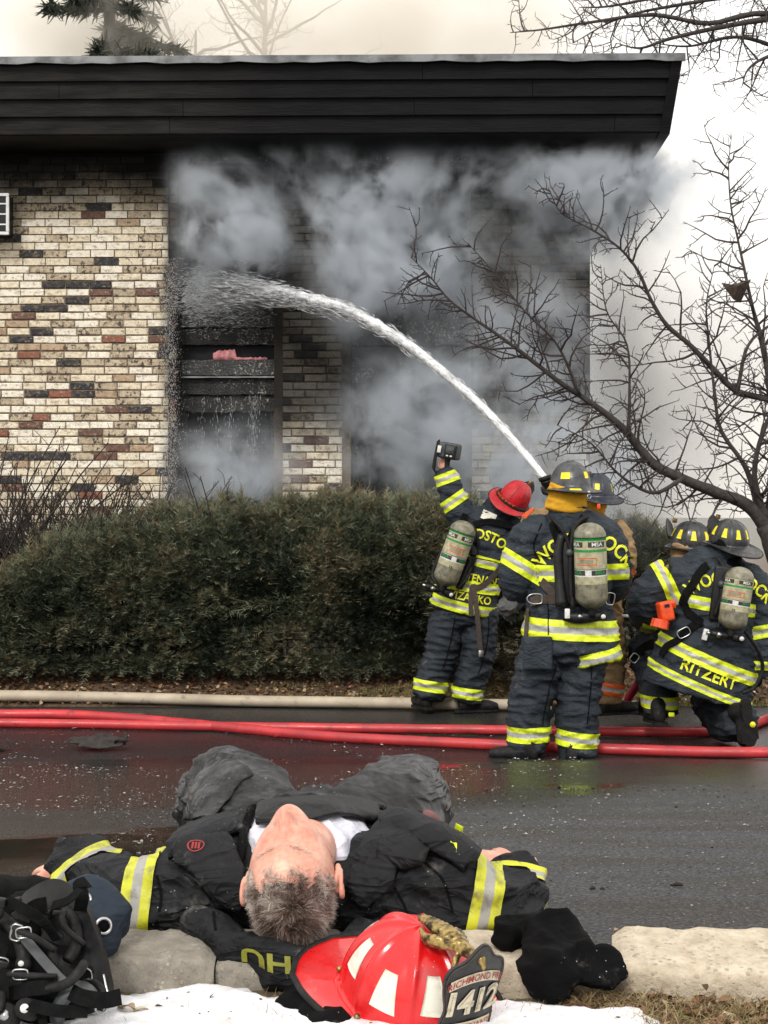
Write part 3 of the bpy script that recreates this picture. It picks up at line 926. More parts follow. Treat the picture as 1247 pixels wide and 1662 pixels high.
def brick_mesh(name, L, mats, seed):
    bm = bmesh.new(); bmesh.ops.create_cube(bm, size=1)
    bmesh.ops.scale(bm, vec=(L, 0.05, BH - MJ), verts=bm.verts)
    bmesh.ops.bevel(bm, geom=[e for e in bm.edges if all(v.co.y < 0 for v in e.verts)], offset=0.006, segments=1, affect='EDGES')
    rr = random.Random(seed)
    for v in bm.verts: v.co += Vector((rr.uniform(-1, 1), rr.uniform(-1, 1), rr.uniform(-1, 1))) * 0.0022
    me = bpy.data.meshes.new(name); bm.to_mesh(me); bm.free()
    me.materials.append(mats)
    return me


BM = [brick_mesh('brick', BL - MJ, M['brick_cream'], k) for k in range(6)]
HM = [brick_mesh('brick', BL / 2 - MJ, M['brick_cream'], k + 9) for k in range(3)]
KINDS = ['brick_cream', 'brick_pale', 'brick_mottled', 'brick_dark', 'brick_brown', 'brick_red', 'brick_tan']
KW = [29, 31, 24, 10, 2.5, .8, 2.5]
spec = []                                                       # (wall, x, y, z, half, kind, rank)


def courses(wall, x0, x1, rank0, off=0.0, header=False, y=BY, pier=False):
    n = int((SOF - 0.12) / BH)
    for j in range(n):
        z = SOF - 0.03 - (j + 0.5) * BH
        x = x0 - (BL / 2 if (j % 2) else 0.0) - R.uniform(0, .05)
        while x < x1 - 0.02:
            bl = BL * R.uniform(.95, 1.04) if R.random() > .07 else BL * R.choice((.5, .62, .75))
            a, b = max(x, x0), min(x + bl, x1); L = b - a
            if L > 0.035:
                kd = R.choices(KINDS, KW)[0]
                vis = CY - (z - CAMZ) * FPX / BY < 806 and CX + a / BY * FPX > -42
                spec.append((wall, (a + b) / 2, y, z + R.uniform(-.0018, .0018), L, kd, rank0 if vis else 9))
            x += bl
    # headers of the corner, a little back from the face
    return


courses(w_left, LW0, LW1, 1)
courses(w_pier, PI0 + 0.075, PI1 - 0.075, 0)
courses(w_right, RW0, RW1, 3)
for w, xc in ((w_pier, PI0 + 0.037), (w_pier, PI1 - 0.037), (w_left, LW1 + 0.036)):
    n = int((SOF - 0.12) / BH)
    for j in range(n):
        z = SOF - 0.03 - (j + 0.5) * BH
        kd = R.choices(KINDS, [6, 2, 10, 30, 30, 22, 5])[0]
        spec.append((w, xc, BY + 0.03, z, 0.072, kd, 4))
V, F = box((LW1 + 0.036, BY + 0.25, SOF / 2 + 0.05), (0.072, 0.38, SOF - 0.1)); bpart('wall_return', V, F, M['mortar'])


def order(s): return (s[6], abs(s[3] - 2.9))


spec.sort(key=order)
single = [s for s in spec if s[6] < 3 and s[4] > 0.09][:300]
ids = set(id(s) for s in single)
bo = Vector(ORG[bld.name])
for s in single:
    w, x, y, z, L, kd, _ = s
    full = L > BL * 0.75
    me = (BM if full else HM)[R.randrange(6 if full else 3)]
    o = bpy.data.objects.new('brick', me); SC.collection.objects.link(o)
    o.parent = w; o.location = Vector((x, y + 0.025 - 0.0 + R.uniform(-.003, .002), z)) - bo
    o.scale.x = (L - MJ) / ((BL if full else BL / 2) - MJ)
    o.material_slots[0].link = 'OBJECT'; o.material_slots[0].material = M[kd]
rest = {}
for s in spec:
    if id(s) not in ids: rest.setdefault(s[0].name, []).append(s)
for wname, L_ in rest.items():
    mb = MB()
    for w, x, y, z, L, kd, _ in L_:
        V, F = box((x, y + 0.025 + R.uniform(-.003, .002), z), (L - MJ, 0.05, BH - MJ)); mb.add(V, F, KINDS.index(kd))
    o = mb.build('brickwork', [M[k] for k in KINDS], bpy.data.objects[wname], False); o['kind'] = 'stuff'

# eave: four canted rows of boards, butt joints, metal edge, end boards, soffit, roof
YT, YB = 15.08, 15.32                                           # top and bottom of the canted face
ZT, ZB = BZ(102, YT), BZ(215, YB)
XT, XB = BX(1110, YT), BX(1088, YB)
rows = [0.0, 0.235, 0.49, 0.745, 1.0]
joints = [[690], [98, 868], [676, 300], [278, 1000]]
ang = math.atan2(YB - YT, ZT - ZB)
for r in range(4):
    ts = (rows[r] + rows[r + 1]) / 2; t0, t1 = rows[r], rows[r + 1]
    yc = YT + (YB - YT) * ts; xe = XT + (XB - XT) * ts - 0.07
    cuts = [-6.6] + sorted(BX(j, yc) for j in joints[r]) + [xe]
    for a, b in zip(cuts[:-1], cuts[1:]):
        h = (t1 - t0) * math.hypot(YB - YT, ZT - ZB) + 0.018
        n = max(2, int((b - a) / 0.25)); V = []
        for i in range(n + 1):                                  # slightly cupped clapboard: thick lower edge, thin upper edge
            x = a + 0.002 + (b - a - 0.004) * i / n; w = 0.003 * math.sin(i * 1.7 + r)
            zt = ZT + (ZB - ZT) * t0; zb = ZT + (ZB - ZT) * t1
            yt = YT + (YB - YT) * t0; yb = YT + (YB - YT) * t1
            V += [(x, yt + 0.0, zt), (x, yb - 0.032 + w, zb - 0.006), (x, yb - 0.002, zb - 0.010), (x, yt + 0.03, zt)]
        F = grid_faces(n + 1, 4, False, True) + [(0, 1, 2, 3), (n * 4 + 3, n * 4 + 2, n * 4 + 1, n * 4)]
        bpart('fascia_board', V, F, M['fascia'])
# end board of the eave
V = []
for t in (0, 1):
    x = XT + (XB - XT) * t; z = ZT + (ZB - ZT) * t; y = YT + (YB - YT) * t
    V += [(x - 0.085, y - 0.04, z + 0.012 * (1 - t) - .03 * t), (x, y - 0.03, z + 0.012 * (1 - t) - .03 * t), (x, 24.6, z), (x - 0.085, 24.6, z)]
bpart('fascia_end_board', V, [(0, 1, 5, 4), (1, 2, 6, 5), (3, 0, 4, 7), (2, 3, 7, 6), (0, 3, 2, 1), (4, 5, 6, 7)], M['fascia'])
n = 60; V = []
for i in range(n + 1):
    x = -6.6 + (XT + 0.02 + 6.6) * i / n; w = 0.006 * math.sin(i * 2.3) + 0.004 * math.sin(i * 5.1)
    V += [(x, YT - 0.055, ZT + 0.055), (x, YT - 0.060, ZT - 0.004 + w), (x, YT - 0.05, ZT - 0.006 + w), (x, YT - 0.03, ZT + 0.03), (x, YT + 0.15, ZT + 0.062), (x, YT + 0.15, ZT + 0.075)]
bpart('drip_edge', V, grid_faces(n + 1, 6, False, True) + [tuple(range(6)), tuple(range(n * 6, n * 6 + 6))[::-1]], M['drip'])
mb = MB()
mb.add([(-6.6, YT + 0.1, ZT + 0.07), (XT, YT + 0.1, ZT + 0.07), (XT, 24.7, ZT + 0.20), (-6.6, 24.7, ZT + 0.20), (-6.6, YT + 0.1, ZT - .1), (XT - .1, YT + 0.1, ZT - .1), (XT - .1, 24.7, ZT - .1), (-6.6, 24.7, ZT - .1)],
       [(0, 1, 2, 3), (4, 7, 6, 5), (2, 6, 7, 3), (0, 4, 5, 1), (1, 5, 6, 2)])
mb.build('roof', M['roofing'], bld, False)
V, F = box(((-6.6 + XB - .03) / 2, (YB + 24.5) / 2, SOF + 0.035), (XB - 0.03 + 6.6, 24.5 - YB - 0.01, 0.05)); bpart('soffit', V, F, M['fascia'])

# the two window bays between the brickwork: burnt boards, sills, frames
RY = BY + 0.28


def board(name, x0, x1, zt, zb, y=RY, th=0.05, mat='char', seed=0, ragged=0.012, parent=None):
    """a burnt board with eaten edges"""
    n = 26; V = []
    rr = np.random.RandomState(seed)
    e1 = (fbm(np.stack([np.arange(n + 1) * .7, np.zeros(n + 1) + seed, np.zeros(n + 1)], 1), seed, 3) - .5) * 2 * ragged
    e2 = (fbm(np.stack([np.arange(n + 1) * .7, np.zeros(n + 1) + seed + 50, np.zeros(n + 1)], 1), seed + 3, 3) - .5) * 2 * ragged
    for i in range(n + 1):
        x = x0 + (x1 - x0) * i / n; d = 0.012 * math.sin(i * .8 + seed) * (ragged / 0.012)
        V += [(x, y + d * .3, zt + e1[i]), (x, y + d * .5 - 0.004, zb + e2[i]), (x, y + th, zb + e2[i]), (x, y + th, zt + e1[i])]
    return bpart(name, V, grid_faces(n + 1, 4, False, True) + [(0, 1, 2, 3), (n * 4 + 3, n * 4 + 2, n * 4 + 1, n * 4)], M[mat], parent=parent)


A0, A1 = LW1 + 0.076, PI0 + 0.002
def z_(py): return BZ(py, RY)


board('window_head', A0, A1, z_(232), z_(262), seed=3, mat='char')
board('window_sill', A0, A1, z_(440), z_(462), RY - .04, .12, 'char', 5, 0.02)
board('burnt_panel', A0, A1, z_(464), z_(497), RY + .01, .05, 'char', 6, 0.008)
board('burnt_panel', A0, A1, z_(500), z_(530), RY, .05, 'char_grey', 7, 0.008)
board('burnt_panel', A0, A1, z_(533), z_(559), RY + .004, .05, 'char', 8, 0.008)
board('burnt_panel', A0, A1, z_(584), z_(609), RY - .01, .05, 'char_grey', 9, 0.006)
board('window_head', A0, A1, z_(611), z_(613.5), RY - .05, .05, 'drip', 10, 0.0015)
board('burnt_panel', A0, A1, z_(615), z_(640), RY, .05, 'char', 11, 0.006)
board('burnt_panel', A0, A1, z_(640.5), z_(668), RY + .03, .05, 'char', 12, 0.02)
board('stud_cavity', A0, A1, z_(556), z_(588), RY + .09, .04, 'soot', 13, 0.002)
# insulation bursting from the gap
ptsx = np.linspace(BX(344, RY), BX(432, RY), 24); V = []
for i, x in enumerate(ptsx):
    u = i / 23
    top = z_(568) if u < 0.40 else z_(579) if u < 0.44 else z_(579.5)
    if u < .08: top = z_(572)
    if 0.25 < u < 0.41: top += 0.012 * (u - .25) / .15
    y = RY + 0.015 - 0.02 * math.sin(i * 1.3)
    V += [(x, y, z_(584)), (x, y - 0.015, (top + z_(584)) / 2), (x, y, top + 0.006 * math.sin(i * 2.9)), (x, y + 0.05, top), (x, y + 0.05, z_(584))]
bpart('insulation', V, grid_faces(24, 5, False, True) + [tuple(range(5)), tuple(range(115, 120))[::-1]], M['pink'], True)
# window frame stiles left standing
for x in (A1 - 0.03, A0 + 0.02):
    V, F = box((x, RY + 0.04, (z_(670) + 0.1) / 2), (0.045, 0.06, z_(670) - 0.1)); bpart('window_stile', V, F, M['char'])
    V, F = box((x, RY + 0.04, (z_(262) + z_(440)) / 2), (0.045, 0.06, z_(262) - z_(440))); bpart('window_stile', V, F, M['char'])
# second bay
B0, B1 = PI1 - 0.002, RW0 + 0.002
board('window_head', B0, B1, z_(232), z_(262), seed=23)
board('burnt_panel', B0, B1, z_(455), z_(500), RY, .05, 'char', 26, 0.012)
board('burnt_panel', B0, B1, z_(503), z_(560), RY + .01, .05, 'char_grey', 27, 0.01)
board('burnt_panel', B0, B1, z_(563), z_(640), RY, .05, 'char', 28, 0.012)
for x in (B0 + 0.03, (B0 + B1) / 2, B1 - 0.03):
    V, F = box((x, RY + 0.04, (z_(640) + 0.1) / 2), (0.045, 0.06, z_(640) - 0.1)); bpart('window_stile', V, F, M['char'])
    V, F = box((x, RY + 0.04, (z_(262) + z_(455)) / 2), (0.045, 0.06, z_(262) - z_(455))); bpart('window_stile', V, F, M['char'])
V, F = tube([(B0 + .10, RY - .05, z_(660)), (B0 + .12, RY - .07, z_(710)), (B0 + .15, RY - .06, z_(740)), (B0 + .155, RY - .06, z_(800))], 0.010, 6)
bpart('hanging_wire', V, F, M['char'], True)
bld.rotation_euler.z = YAW

# air conditioner in the wall at the left edge
ac = root('air_conditioner', (BX(-20), BY - 0.1, BZ(380)), 'white grilled window air conditioner set in the pale brick wall', 'air conditioner')
x0, x1, zt, zb = BX(-55, 15.85), BX(15, 15.85), BZ(314, 15.85), BZ(381, 15.85)
V, F = box(((x0 + x1) / 2, BY - 0.02, (zt + zb) / 2), (x1 - x0 - .02, 0.26, zt - zb - .02)); mk('housing', V, F, M['plastic'], ac, None, False)
for (c, s) in (((x0 + x1) / 2, zt - .012), None), ((((x0 + x1) / 2), zb + .012), None):
    V, F = bevbox((c[0], 15.85, c[1]), (x1 - x0, 0.03, 0.026), 0.004); mk('frame', V, F, M['white_metal'], ac, None, False)
for x in (x0 + .012, x1 - .012):
    V, F = bevbox((x, 15.85, (zt + zb) / 2), (0.026, 0.03, zt - zb - .054), 0.004); mk('frame', V, F, M['white_metal'], ac, None, False)
for k in range(1, 4):
    V, F = box(((x0 + x1) / 2, 15.852, zt - (zt - zb) * k / 4), (x1 - x0 - .054, 0.016, 0.012)); mk('grille_bar', V, F, M['white_metal'], ac, None, False)
for k in range(1, 5):
    V, F = box((x0 + (x1 - x0) * k / 5, 15.862, (zt + zb) / 2), (0.01, 0.012, zt - zb - .054)); mk('grille_bar', V, F, M['white_metal'], ac, None, False)


# ------------------------------------------------------------------ plants
def cards(name, C, D, W, L, wd, tone, mat, parent=None, loc=None, bend=0.0, seg=1):
    """many slim tapering blades: C root points, D directions, W width directions"""
    n = len(C); rowsV = []
    for k in range(seg + 1):
        t = k / seg; w = wd * (1 - 0.8 * t)
        c = C + D * (L * t)[:, None] + np.array([0, 0, -1.0]) * (bend * L * t * t)[:, None] if np.ndim(bend) or bend else C + D * (L * t)[:, None]
        rowsV += [c - W * (w / 2)[:, None], c + W * (w / 2)[:, None]]
    V = np.stack(rowsV, 1).reshape(-1, 3); m = 2 * (seg + 1)
    base = (np.arange(n) * m)[:, None]
    F = np.vstack([base + np.array([2 * k, 2 * k + 1, 2 * k + 3, 2 * k + 2]) for k in range(seg)])
    o = mk(name, V, F, mat, parent, None, False, loc)
    at = o.data.attributes.new('tone', 'FLOAT', 'POINT')
    at.data.foreach_set('value', np.repeat(np.clip(tone, 0, 1), m).astype(np.float32))
    return o


def unit(a): return a / (np.linalg.norm(a, axis=1)[:, None] + 1e-9)


def hedge_top(px): return np.interp(px, [-120, 0, 40, 90, 140, 200, 260, 330, 380, 430, 500, 560, 640, 700, 780, 860, 900, 930],
                                    [1000, 958, 932, 904, 872, 855, 850, 846, 836, 838, 832, 838, 834, 840, 848, 862, 905, 975])


def juniper(name, label, x0, x1, yf, yb, topf, nspray, seed, group=None, tone0=0.0, xc=None):
    """a spreading juniper: layered feathery sprays over a bulging body, hollows between toned dark to paint their shade"""
    rr = np.random.RandomState(seed)
    rt = root(name, ((x0 + x1) / 2, (yf + yb) / 2, 0.1), label, 'hedge' if group is None else 'shrub', group)
    # spray roots over the outside of the body and a little inside it
    n = nspray
    x = rr.uniform(x0, x1, n); u = rr.uniform(0.0, 1.0, n)
    zb0 = 0.36; top = topf(x) + .10 * (vn(np.stack([x * 3.1, 0 * x, 0 * x + seed], 1), seed) - .5) + .05 * (vn(np.stack([x * 9, 0 * x, 0 * x], 1), seed + 2) - .5); h = top - zb0
    ang = np.where(rr.rand(n) < 0.72, rr.uniform(-0.25, 1.25, n), rr.uniform(1.0, 2.6, n))   # angle round the cross-section: 0 front, pi/2 top
    dep = (yb - yf) / 2; yc = (yf + yb) / 2
    lump = fbm(np.stack([x * 2.2, ang * 2.6, np.zeros(n) + seed], 1), seed, 3) - .5
    lump2 = fbm(np.stack([x * 4.2, ang * 11, np.zeros(n) + 3 + seed], 1), seed + 4, 2) - .5
    rad = 1.0 + 0.60 * lump + 0.50 * lump2 - 0.34 * rr.rand(n) ** 2.4
    ca, sa = np.cos(ang), np.sin(ang)
    under = np.clip(.34 - sa, 0, 1) * .70; rad = rad - under * (ca > 0)
    e = 0.62
    y = yc - dep * np.sign(ca) * np.abs(ca) ** e * np.clip(rad, .62, 1.35)
    z = zb0 + h * np.clip(0.14 + 0.86 * np.sign(sa) * np.abs(sa) ** e, 0.0, 1) * np.clip(rad, 0.70, 1.07)
    C = np.stack([x, y, z], 1)
    rad = np.clip(rad, .66, 1.3)
    D = unit(np.stack([rr.normal(0, .55, n), -0.9 * ca - 0.1 + rr.normal(0, .25, n), 0.30 + 0.55 * sa + rr.normal(0, .28, n)], 1))
    tone = 0.40 + 1.15 * lump + 1.15 * lump2 + rr.normal(0, .13, n) + 0.25 * (rad - 0.9) + tone0 + 0.22 * np.clip(sa - .5, 0, 1)  # painted shading: tone falls in the hollows, rises outward and on top
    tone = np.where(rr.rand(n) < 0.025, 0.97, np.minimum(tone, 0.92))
    # each spray: a stem with side leaflets
    per = 21; Cs, Ds, Ws, Ls, wd, tn = [], [], [], [], [], []
    up = np.tile([0, 0, 1.0], (n, 1)); S = unit(np.cross(D, up + rr.normal(0, .25, (n, 3)))); N2 = unit(np.cross(S, D))
    Lg = rr.uniform(0.08, 0.20, n) * (1 + .5 * (rr.rand(n) < .06))
    for k in range(per):
        if k == 0: t = np.zeros(n); d = D; ln = Lg * 1.05; w = 0.008
        else:
            t = ((k + 1) // 2) / (per / 2 + .5); sgn = 1 if k % 2 else -1
            d = unit(D * 0.75 + S * sgn * (0.62 + 0.2 * rr.rand(n))[:, None] + N2 * rr.normal(0.05, .22, n)[:, None]); ln = Lg * (0.36 - 0.20 * t) * rr.uniform(.6, 1.3, n); w = 0.0078
        droop = np.array([0, 0, -1.0]) * (0.25 * (t * Lg) ** 2 / Lg)[:, None] if np.ndim(t) == 0 else 0
        Cs.append(C + D * (t * Lg)[:, None] + droop); Ds.append(d); Ws.append(unit(np.cross(d, N2 + rr.normal(0, .35, (n, 3)))))
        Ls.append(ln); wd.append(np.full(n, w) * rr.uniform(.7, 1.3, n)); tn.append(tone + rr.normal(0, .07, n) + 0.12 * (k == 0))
    # longer tips in feathery rows, toned paler as painted highlights
    k2 = np.where(rr.rand(n) < .085)[0]; q = len(k2)
    for k in range(9):
        t = k / 9; d = unit(D[k2] * .8 + S[k2] * (1 if k % 2 else -1) * .75 * (k > 0) + np.array([0, 0, .12])); Lq = Lg[k2] * 1.35
        Cs.append(C[k2] + D[k2] * (t * Lq + .02)[:, None]); Ds.append(d); Ws.append(unit(np.cross(d, N2[k2]))); Ls.append(Lq * (.9 if k == 0 else .34 * (1 - .6 * t))); wd.append(np.full(q, .008)); tn.append(np.clip(tone[k2] + .34 + rr.normal(0, .06, q), .5, .93))
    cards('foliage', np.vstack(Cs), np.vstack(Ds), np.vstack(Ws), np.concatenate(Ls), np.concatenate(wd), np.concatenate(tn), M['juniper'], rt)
    for k in range(14):
        a = Vector((rr.uniform(x0 + .2, x1 - .2), yc + rr.uniform(-.2, .2), 0.08))
        b = a + Vector((rr.normal(0, .25), rr.uniform(-.35, .25), 0.55 * (float(topf(np.array([a.x]))[0]))))
        mk('stem', *tube([a, (a + b) / 2 + Vector((rr.normal(0, .05), 0, 0)), b], [0.022, 0.016, 0.007], 5, 3, (1, 0, 0)), M['bark'], rt)
    return rt


def zt_of(px_of_x, Y): return lambda x: CAMZ - (px_of_x(CX + x / Y * FPX) - CY) / FPX * Y


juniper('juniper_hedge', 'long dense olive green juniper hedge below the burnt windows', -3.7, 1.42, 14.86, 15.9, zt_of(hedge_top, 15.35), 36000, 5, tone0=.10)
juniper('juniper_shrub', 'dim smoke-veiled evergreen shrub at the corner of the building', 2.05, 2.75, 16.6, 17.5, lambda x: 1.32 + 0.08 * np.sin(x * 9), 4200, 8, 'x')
bpy.data.objects['juniper_shrub']['category'] = 'shrub'
del bpy.data.objects['juniper_shrub']['group']


class TwigMB:
    """tapered branch tubes gathered for one mesh"""
    def __init__(s): s.V = []; s.F = []; s.n = 0

    def add(s, pts, r0, r1, sides=4):
        P_ = np.array([tuple(p) for p in pts]); k = len(P_)
        T = np.gradient(P_, axis=0); T /= np.linalg.norm(T, axis=1)[:, None] + 1e-9
        rr = r0 + (r1 - r0) * np.linspace(0, 1, k)
        s1 = np.cross(T, np.array([0.3, 1.0, 0.2])); s1 /= np.linalg.norm(s1, axis=1)[:, None] + 1e-9; s2 = np.cross(T, s1)
        a = np.linspace(0, 2 * np.pi, sides, endpoint=False)
        V = P_[:, None, :] + (np.cos(a)[None, :, None] * s1[:, None, :] + np.sin(a)[None, :, None] * s2[:, None, :]) * rr[:, None, None]
        s.V.append(V.reshape(-1, 3)); s.F.append(np.array(grid_faces(k, sides, False, True)) + s.n); s.n += k * sides

    def build(s, name, mat, parent): return mk(name, np.vstack(s.V), np.vstack(s.F), mat, parent) if s.V else None


def wander(p, d, L, n, rr, wob=0.18, lift=0.0):
    pts = [Vector(p)]; d = Vector(d).normalized()
    for k in range(n):
        d = (d + Vector((rr.normal(0, wob), rr.normal(0, wob), rr.normal(0, wob) + lift))).normalized()
        pts.append(pts[-1] + d * (L / n))
    return pts


def twiggy(mb, pts, r, rr, every, Lm, lift=0.10, depth=0, maxd=2, flat=0.55):
    """side shoots off a limb, with shoots of their own and stubby spurs"""
    P_ = [Vector(p) for p in pts]; total = sum((b - a).length for a, b in zip(P_[:-1], P_[1:]))
    n = int(total / every * rr.uniform(.85, 1.15)) + 1
    for i in range(n):
        t = (i + rr.rand()) / n
        if depth == 0 and t < 0.04: continue
        q = t * (len(P_) - 1); k = min(int(q), len(P_) - 2); c = P_[k].lerp(P_[k + 1], q - k); d = (P_[k + 1] - P_[k]).normalized()
        side = d.cross(Vector((0, 1, 0))).normalized() * (1 if rr.rand() < .58 else -1)
        v = d * rr.uniform(0.15, 0.75) + side * rr.uniform(.5, 1) + Vector((0, rr.normal(0, flat), 0)) + Vector((0, 0, lift))
        L = Lm * rr.uniform(.25, 1.15) * (1 - 0.35 * t)
        if rr.rand() < .22: L *= 0.25
        tw = wander(c, v, L, 5 if L > .12 else 3, rr, 0.20, 0.03)
        r0 = max(0.0036, min(r * 0.6, 0.013 * L + 0.0024)); mb.add(tw, r0, 0.0022, 4 if r0 > .004 else 3)
        if depth < maxd and L > 0.13: twiggy(mb, tw, r0, rr, 0.085 if depth else 0.10, L * 0.50, lift * .6, depth + 1, maxd, flat)


def limb(parent, name, pix, depths, radii, mat, sides=9, m=5):
    pts = [P(a, b, d) for (a, b), d in zip(pix, depths)]
    if name == 'limb': radii = [r * .80 for r in radii]
    V, F = tube(pts, radii, sides, m, (0, 1, 0))
    c = V.mean(0); N = V - np.repeat(catmull([tuple(p) for p in pts], m), sides, 0)
    V = V + N * (0.35 * (fbm(V * 25, 4, 3) - .5))[:, None]
    o = mk(name, V, F, mat, parent)
    return [Vector(p) for p in catmull([tuple(p) for p in pts], m)], o


tr = root('bare_tree', P(1285, 1165, 13.6), 'bare dark crab apple tree leaning over the kneeling firefighters', 'tree')
rr = np.random.RandomState(3)
tm = TwigMB()
L0, _ = limb(tr, 'trunk', [(1290, 1172), (1284, 1060), (1278, 960), (1258, 890), (1243, 852)], [13.6] * 5, [.12, .10, .092, .085, .075], M['bark'], 12)
L1, _ = limb(tr, 'limb', [(1246, 858), (1212, 819), (1160, 798), (1108, 777), (1067, 757), (1041, 731), (1015, 699), (979, 668), (942, 642), (911, 622), (870, 590), (823, 554), (771, 518), (730, 487), (699, 450), (668, 418)],
             np.linspace(13.6, 13.0, 16), [.068, .060, .052, .046, .044, .040, .036, .030, .026, .023, .020, .016, .012, .009, .006, .003], M['bark'])
L2, _ = limb(tr, 'limb', [(1262, 660), (1243, 647), (1197, 635), (1160, 601), (1119, 559), (1083, 528), (1057, 487), (1036, 440), (1005, 402), (958, 371), (911, 345), (890, 304)],
             np.linspace(13.7, 13.2, 12), [.034, .032, .030, .027, .024, .021, .017, .014, .011, .008, .006, .003], M['bark'])
L3, _ = limb(tr, 'limb', [(1247, 856), (1258, 760), (1252, 640), (1238, 560), (1222, 500), (1209, 440), (1196, 380), (1186, 330), (1183, 268), (1188, 218)],
             np.linspace(13.6, 13.9, 10), [.06, .045, .036, .026, .018, .014, .010, .008, .005, .003], M['bark'])
L4, _ = limb(tr, 'limb', [(1235, 840), (1212, 762), (1171, 699), (1160, 637), (1150, 544), (1147, 492), (1160, 430)],
             np.linspace(13.6, 13.5, 7), [.040, .024, .018, .014, .010, .007, .003], M['bark'])
L5, _ = limb(tr, 'limb', [(1244, 850), (1225, 770), (1243, 690), (1275, 640)], [13.6, 13.5, 13.4, 13.4], [.045, .026, .020, .014], M['bark'])
L6, _ = limb(tr, 'limb', [(1108, 777), (1060, 800), (1005, 770), (960, 720), (905, 690)], [13.4, 13.3, 13.2, 13.1, 13.0], [.022, .016, .011, .007, .003], M['bark'])
L7, _ = limb(tr, 'limb', [(1020, 705), (1022, 640), (1018, 560), (985, 505), (975, 430)], [13.3, 13.25, 13.2, 13.2, 13.1], [.020, .013, .009, .006, .003], M['bark'])
L8, _ = limb(tr, 'limb', [(942, 642), (905, 560), (852, 505), (800, 440), (760, 395)], [13.2, 13.1, 13.0, 13.0, 12.9], [.016, .011, .008, .005, .003], M['bark'])
LA, _ = limb(tr, 'limb', [(1197, 635), (1215, 560), (1260, 520)], [13.6, 13.6, 13.7], [.022, .015, .012], M['bark'])
for L_, ev, lm in ((L1, 0.026, 0.60), (L2, 0.034, 0.58), (L3, 0.045, 0.55), (L4, 0.04, 0.52), (L5, 0.045, 0.5), (L6, 0.034, 0.44), (L7, 0.036, 0.44), (L8, 0.036, 0.48), (LA, .05, .45)):
    twiggy(tm, L_, 0.02, rr, ev, lm)
tm.build('twigs', M['twig'], tr)['kind'] = 'stuff'

# a taller bare tree beyond the roof: its boughs hang in at the top right
t2 = root('tall_bare_tree', (6.6, 20.0, 0), 'tall bare tree behind the building with boughs above the right roof corner', 'tree')
tm = TwigMB(); rr = np.random.RandomState(7)
V, F = tube([(6.6, 20, -.1), (6.5, 20, 2.5), (6.3, 20, 5), (6.0, 20, 7.5), (5.9, 20, 10)], [.26, .22, .18, .12, .04], 12, 5, (0, 1, 0)); mk('trunk', V, F, M['far_bark'], t2)
for px_, dd in (([(1560, 120), (1400, 60), (1247, 22), (1150, 38), (1060, 24), (960, 36), (880, 48), (828, 53)], 19.6), ([(1560, 60), (1400, -10), (1247, -12), (1120, 5), (1010, 28), (930, 70)], 19.8),
                ([(1540, 230), (1400, 150), (1290, 90), (1200, 60), (1120, 75), (1060, 70)], 20.2), ([(1540, 150), (1380, 80), (1300, 85), (1247, 92), (1215, 112), (1204, 142)], 19.5),
                ([(1540, -60), (1380, -80), (1200, -40), (1080, -8), (990, 10), (940, 12)], 20.0), ([(1420, -20), (1300, 20), (1190, 40), (1090, 62), (1040, 78), (1000, 70)], 19.7)):
    k = len(px_); L_, _ = limb(t2, 'bough', px_, [dd + .1 * i for i in range(k)][::-1], list(np.linspace(.045, .004, k)), M['bark'])
    twiggy(tm, L_[6:], 0.02, rr, 0.075, 0.75, 0.02, 0, 2)
tm.build('twigs', M['twig'], t2)['kind'] = 'stuff'

# pale bare trees far behind the roof and the spruce
def far_tree(label, bx, Y, h, seed, spread=1.0):
    t = root('bare_tree', (bx, Y, -.1), label, 'tree'); rr = np.random.RandomState(seed); tm = TwigMB()
    V, F = tube([(bx, Y, -.2), (bx + .1, Y, h * .3), (bx - .05, Y, h * .6), (bx, Y, h)], [.2, .16, .1, .02], 9, 6, (0, 1, 0)); mk('trunk', V, F, M['far_bark'], t)
    for k in range(26):
        z = h * rr.uniform(.45, .97); a = rr.uniform(0, 6.28)
        b = wander((bx, Y, z), (math.cos(a) * spread, math.sin(a) * .6, 0.55), h * .24 * rr.uniform(.6, 1.1), 7, rr, .14, .04)
        tm.add(b, .035, .006, 5); twiggy(tm, b, .02, rr, .30, 0.75, .12, 1, 2)
    tm.build('branches', M['far_bark'], t)['kind'] = 'stuff'


far_tree('pale smoke-faded bare tree behind the middle of the roof', (432 - CX) / FPX * 31, 31, 10.6, 4, 1.1)
far_tree('slender bare tree behind the roof just right of the spruce', (318 - CX) / FPX * 33, 33, 10.2, 9, .6)

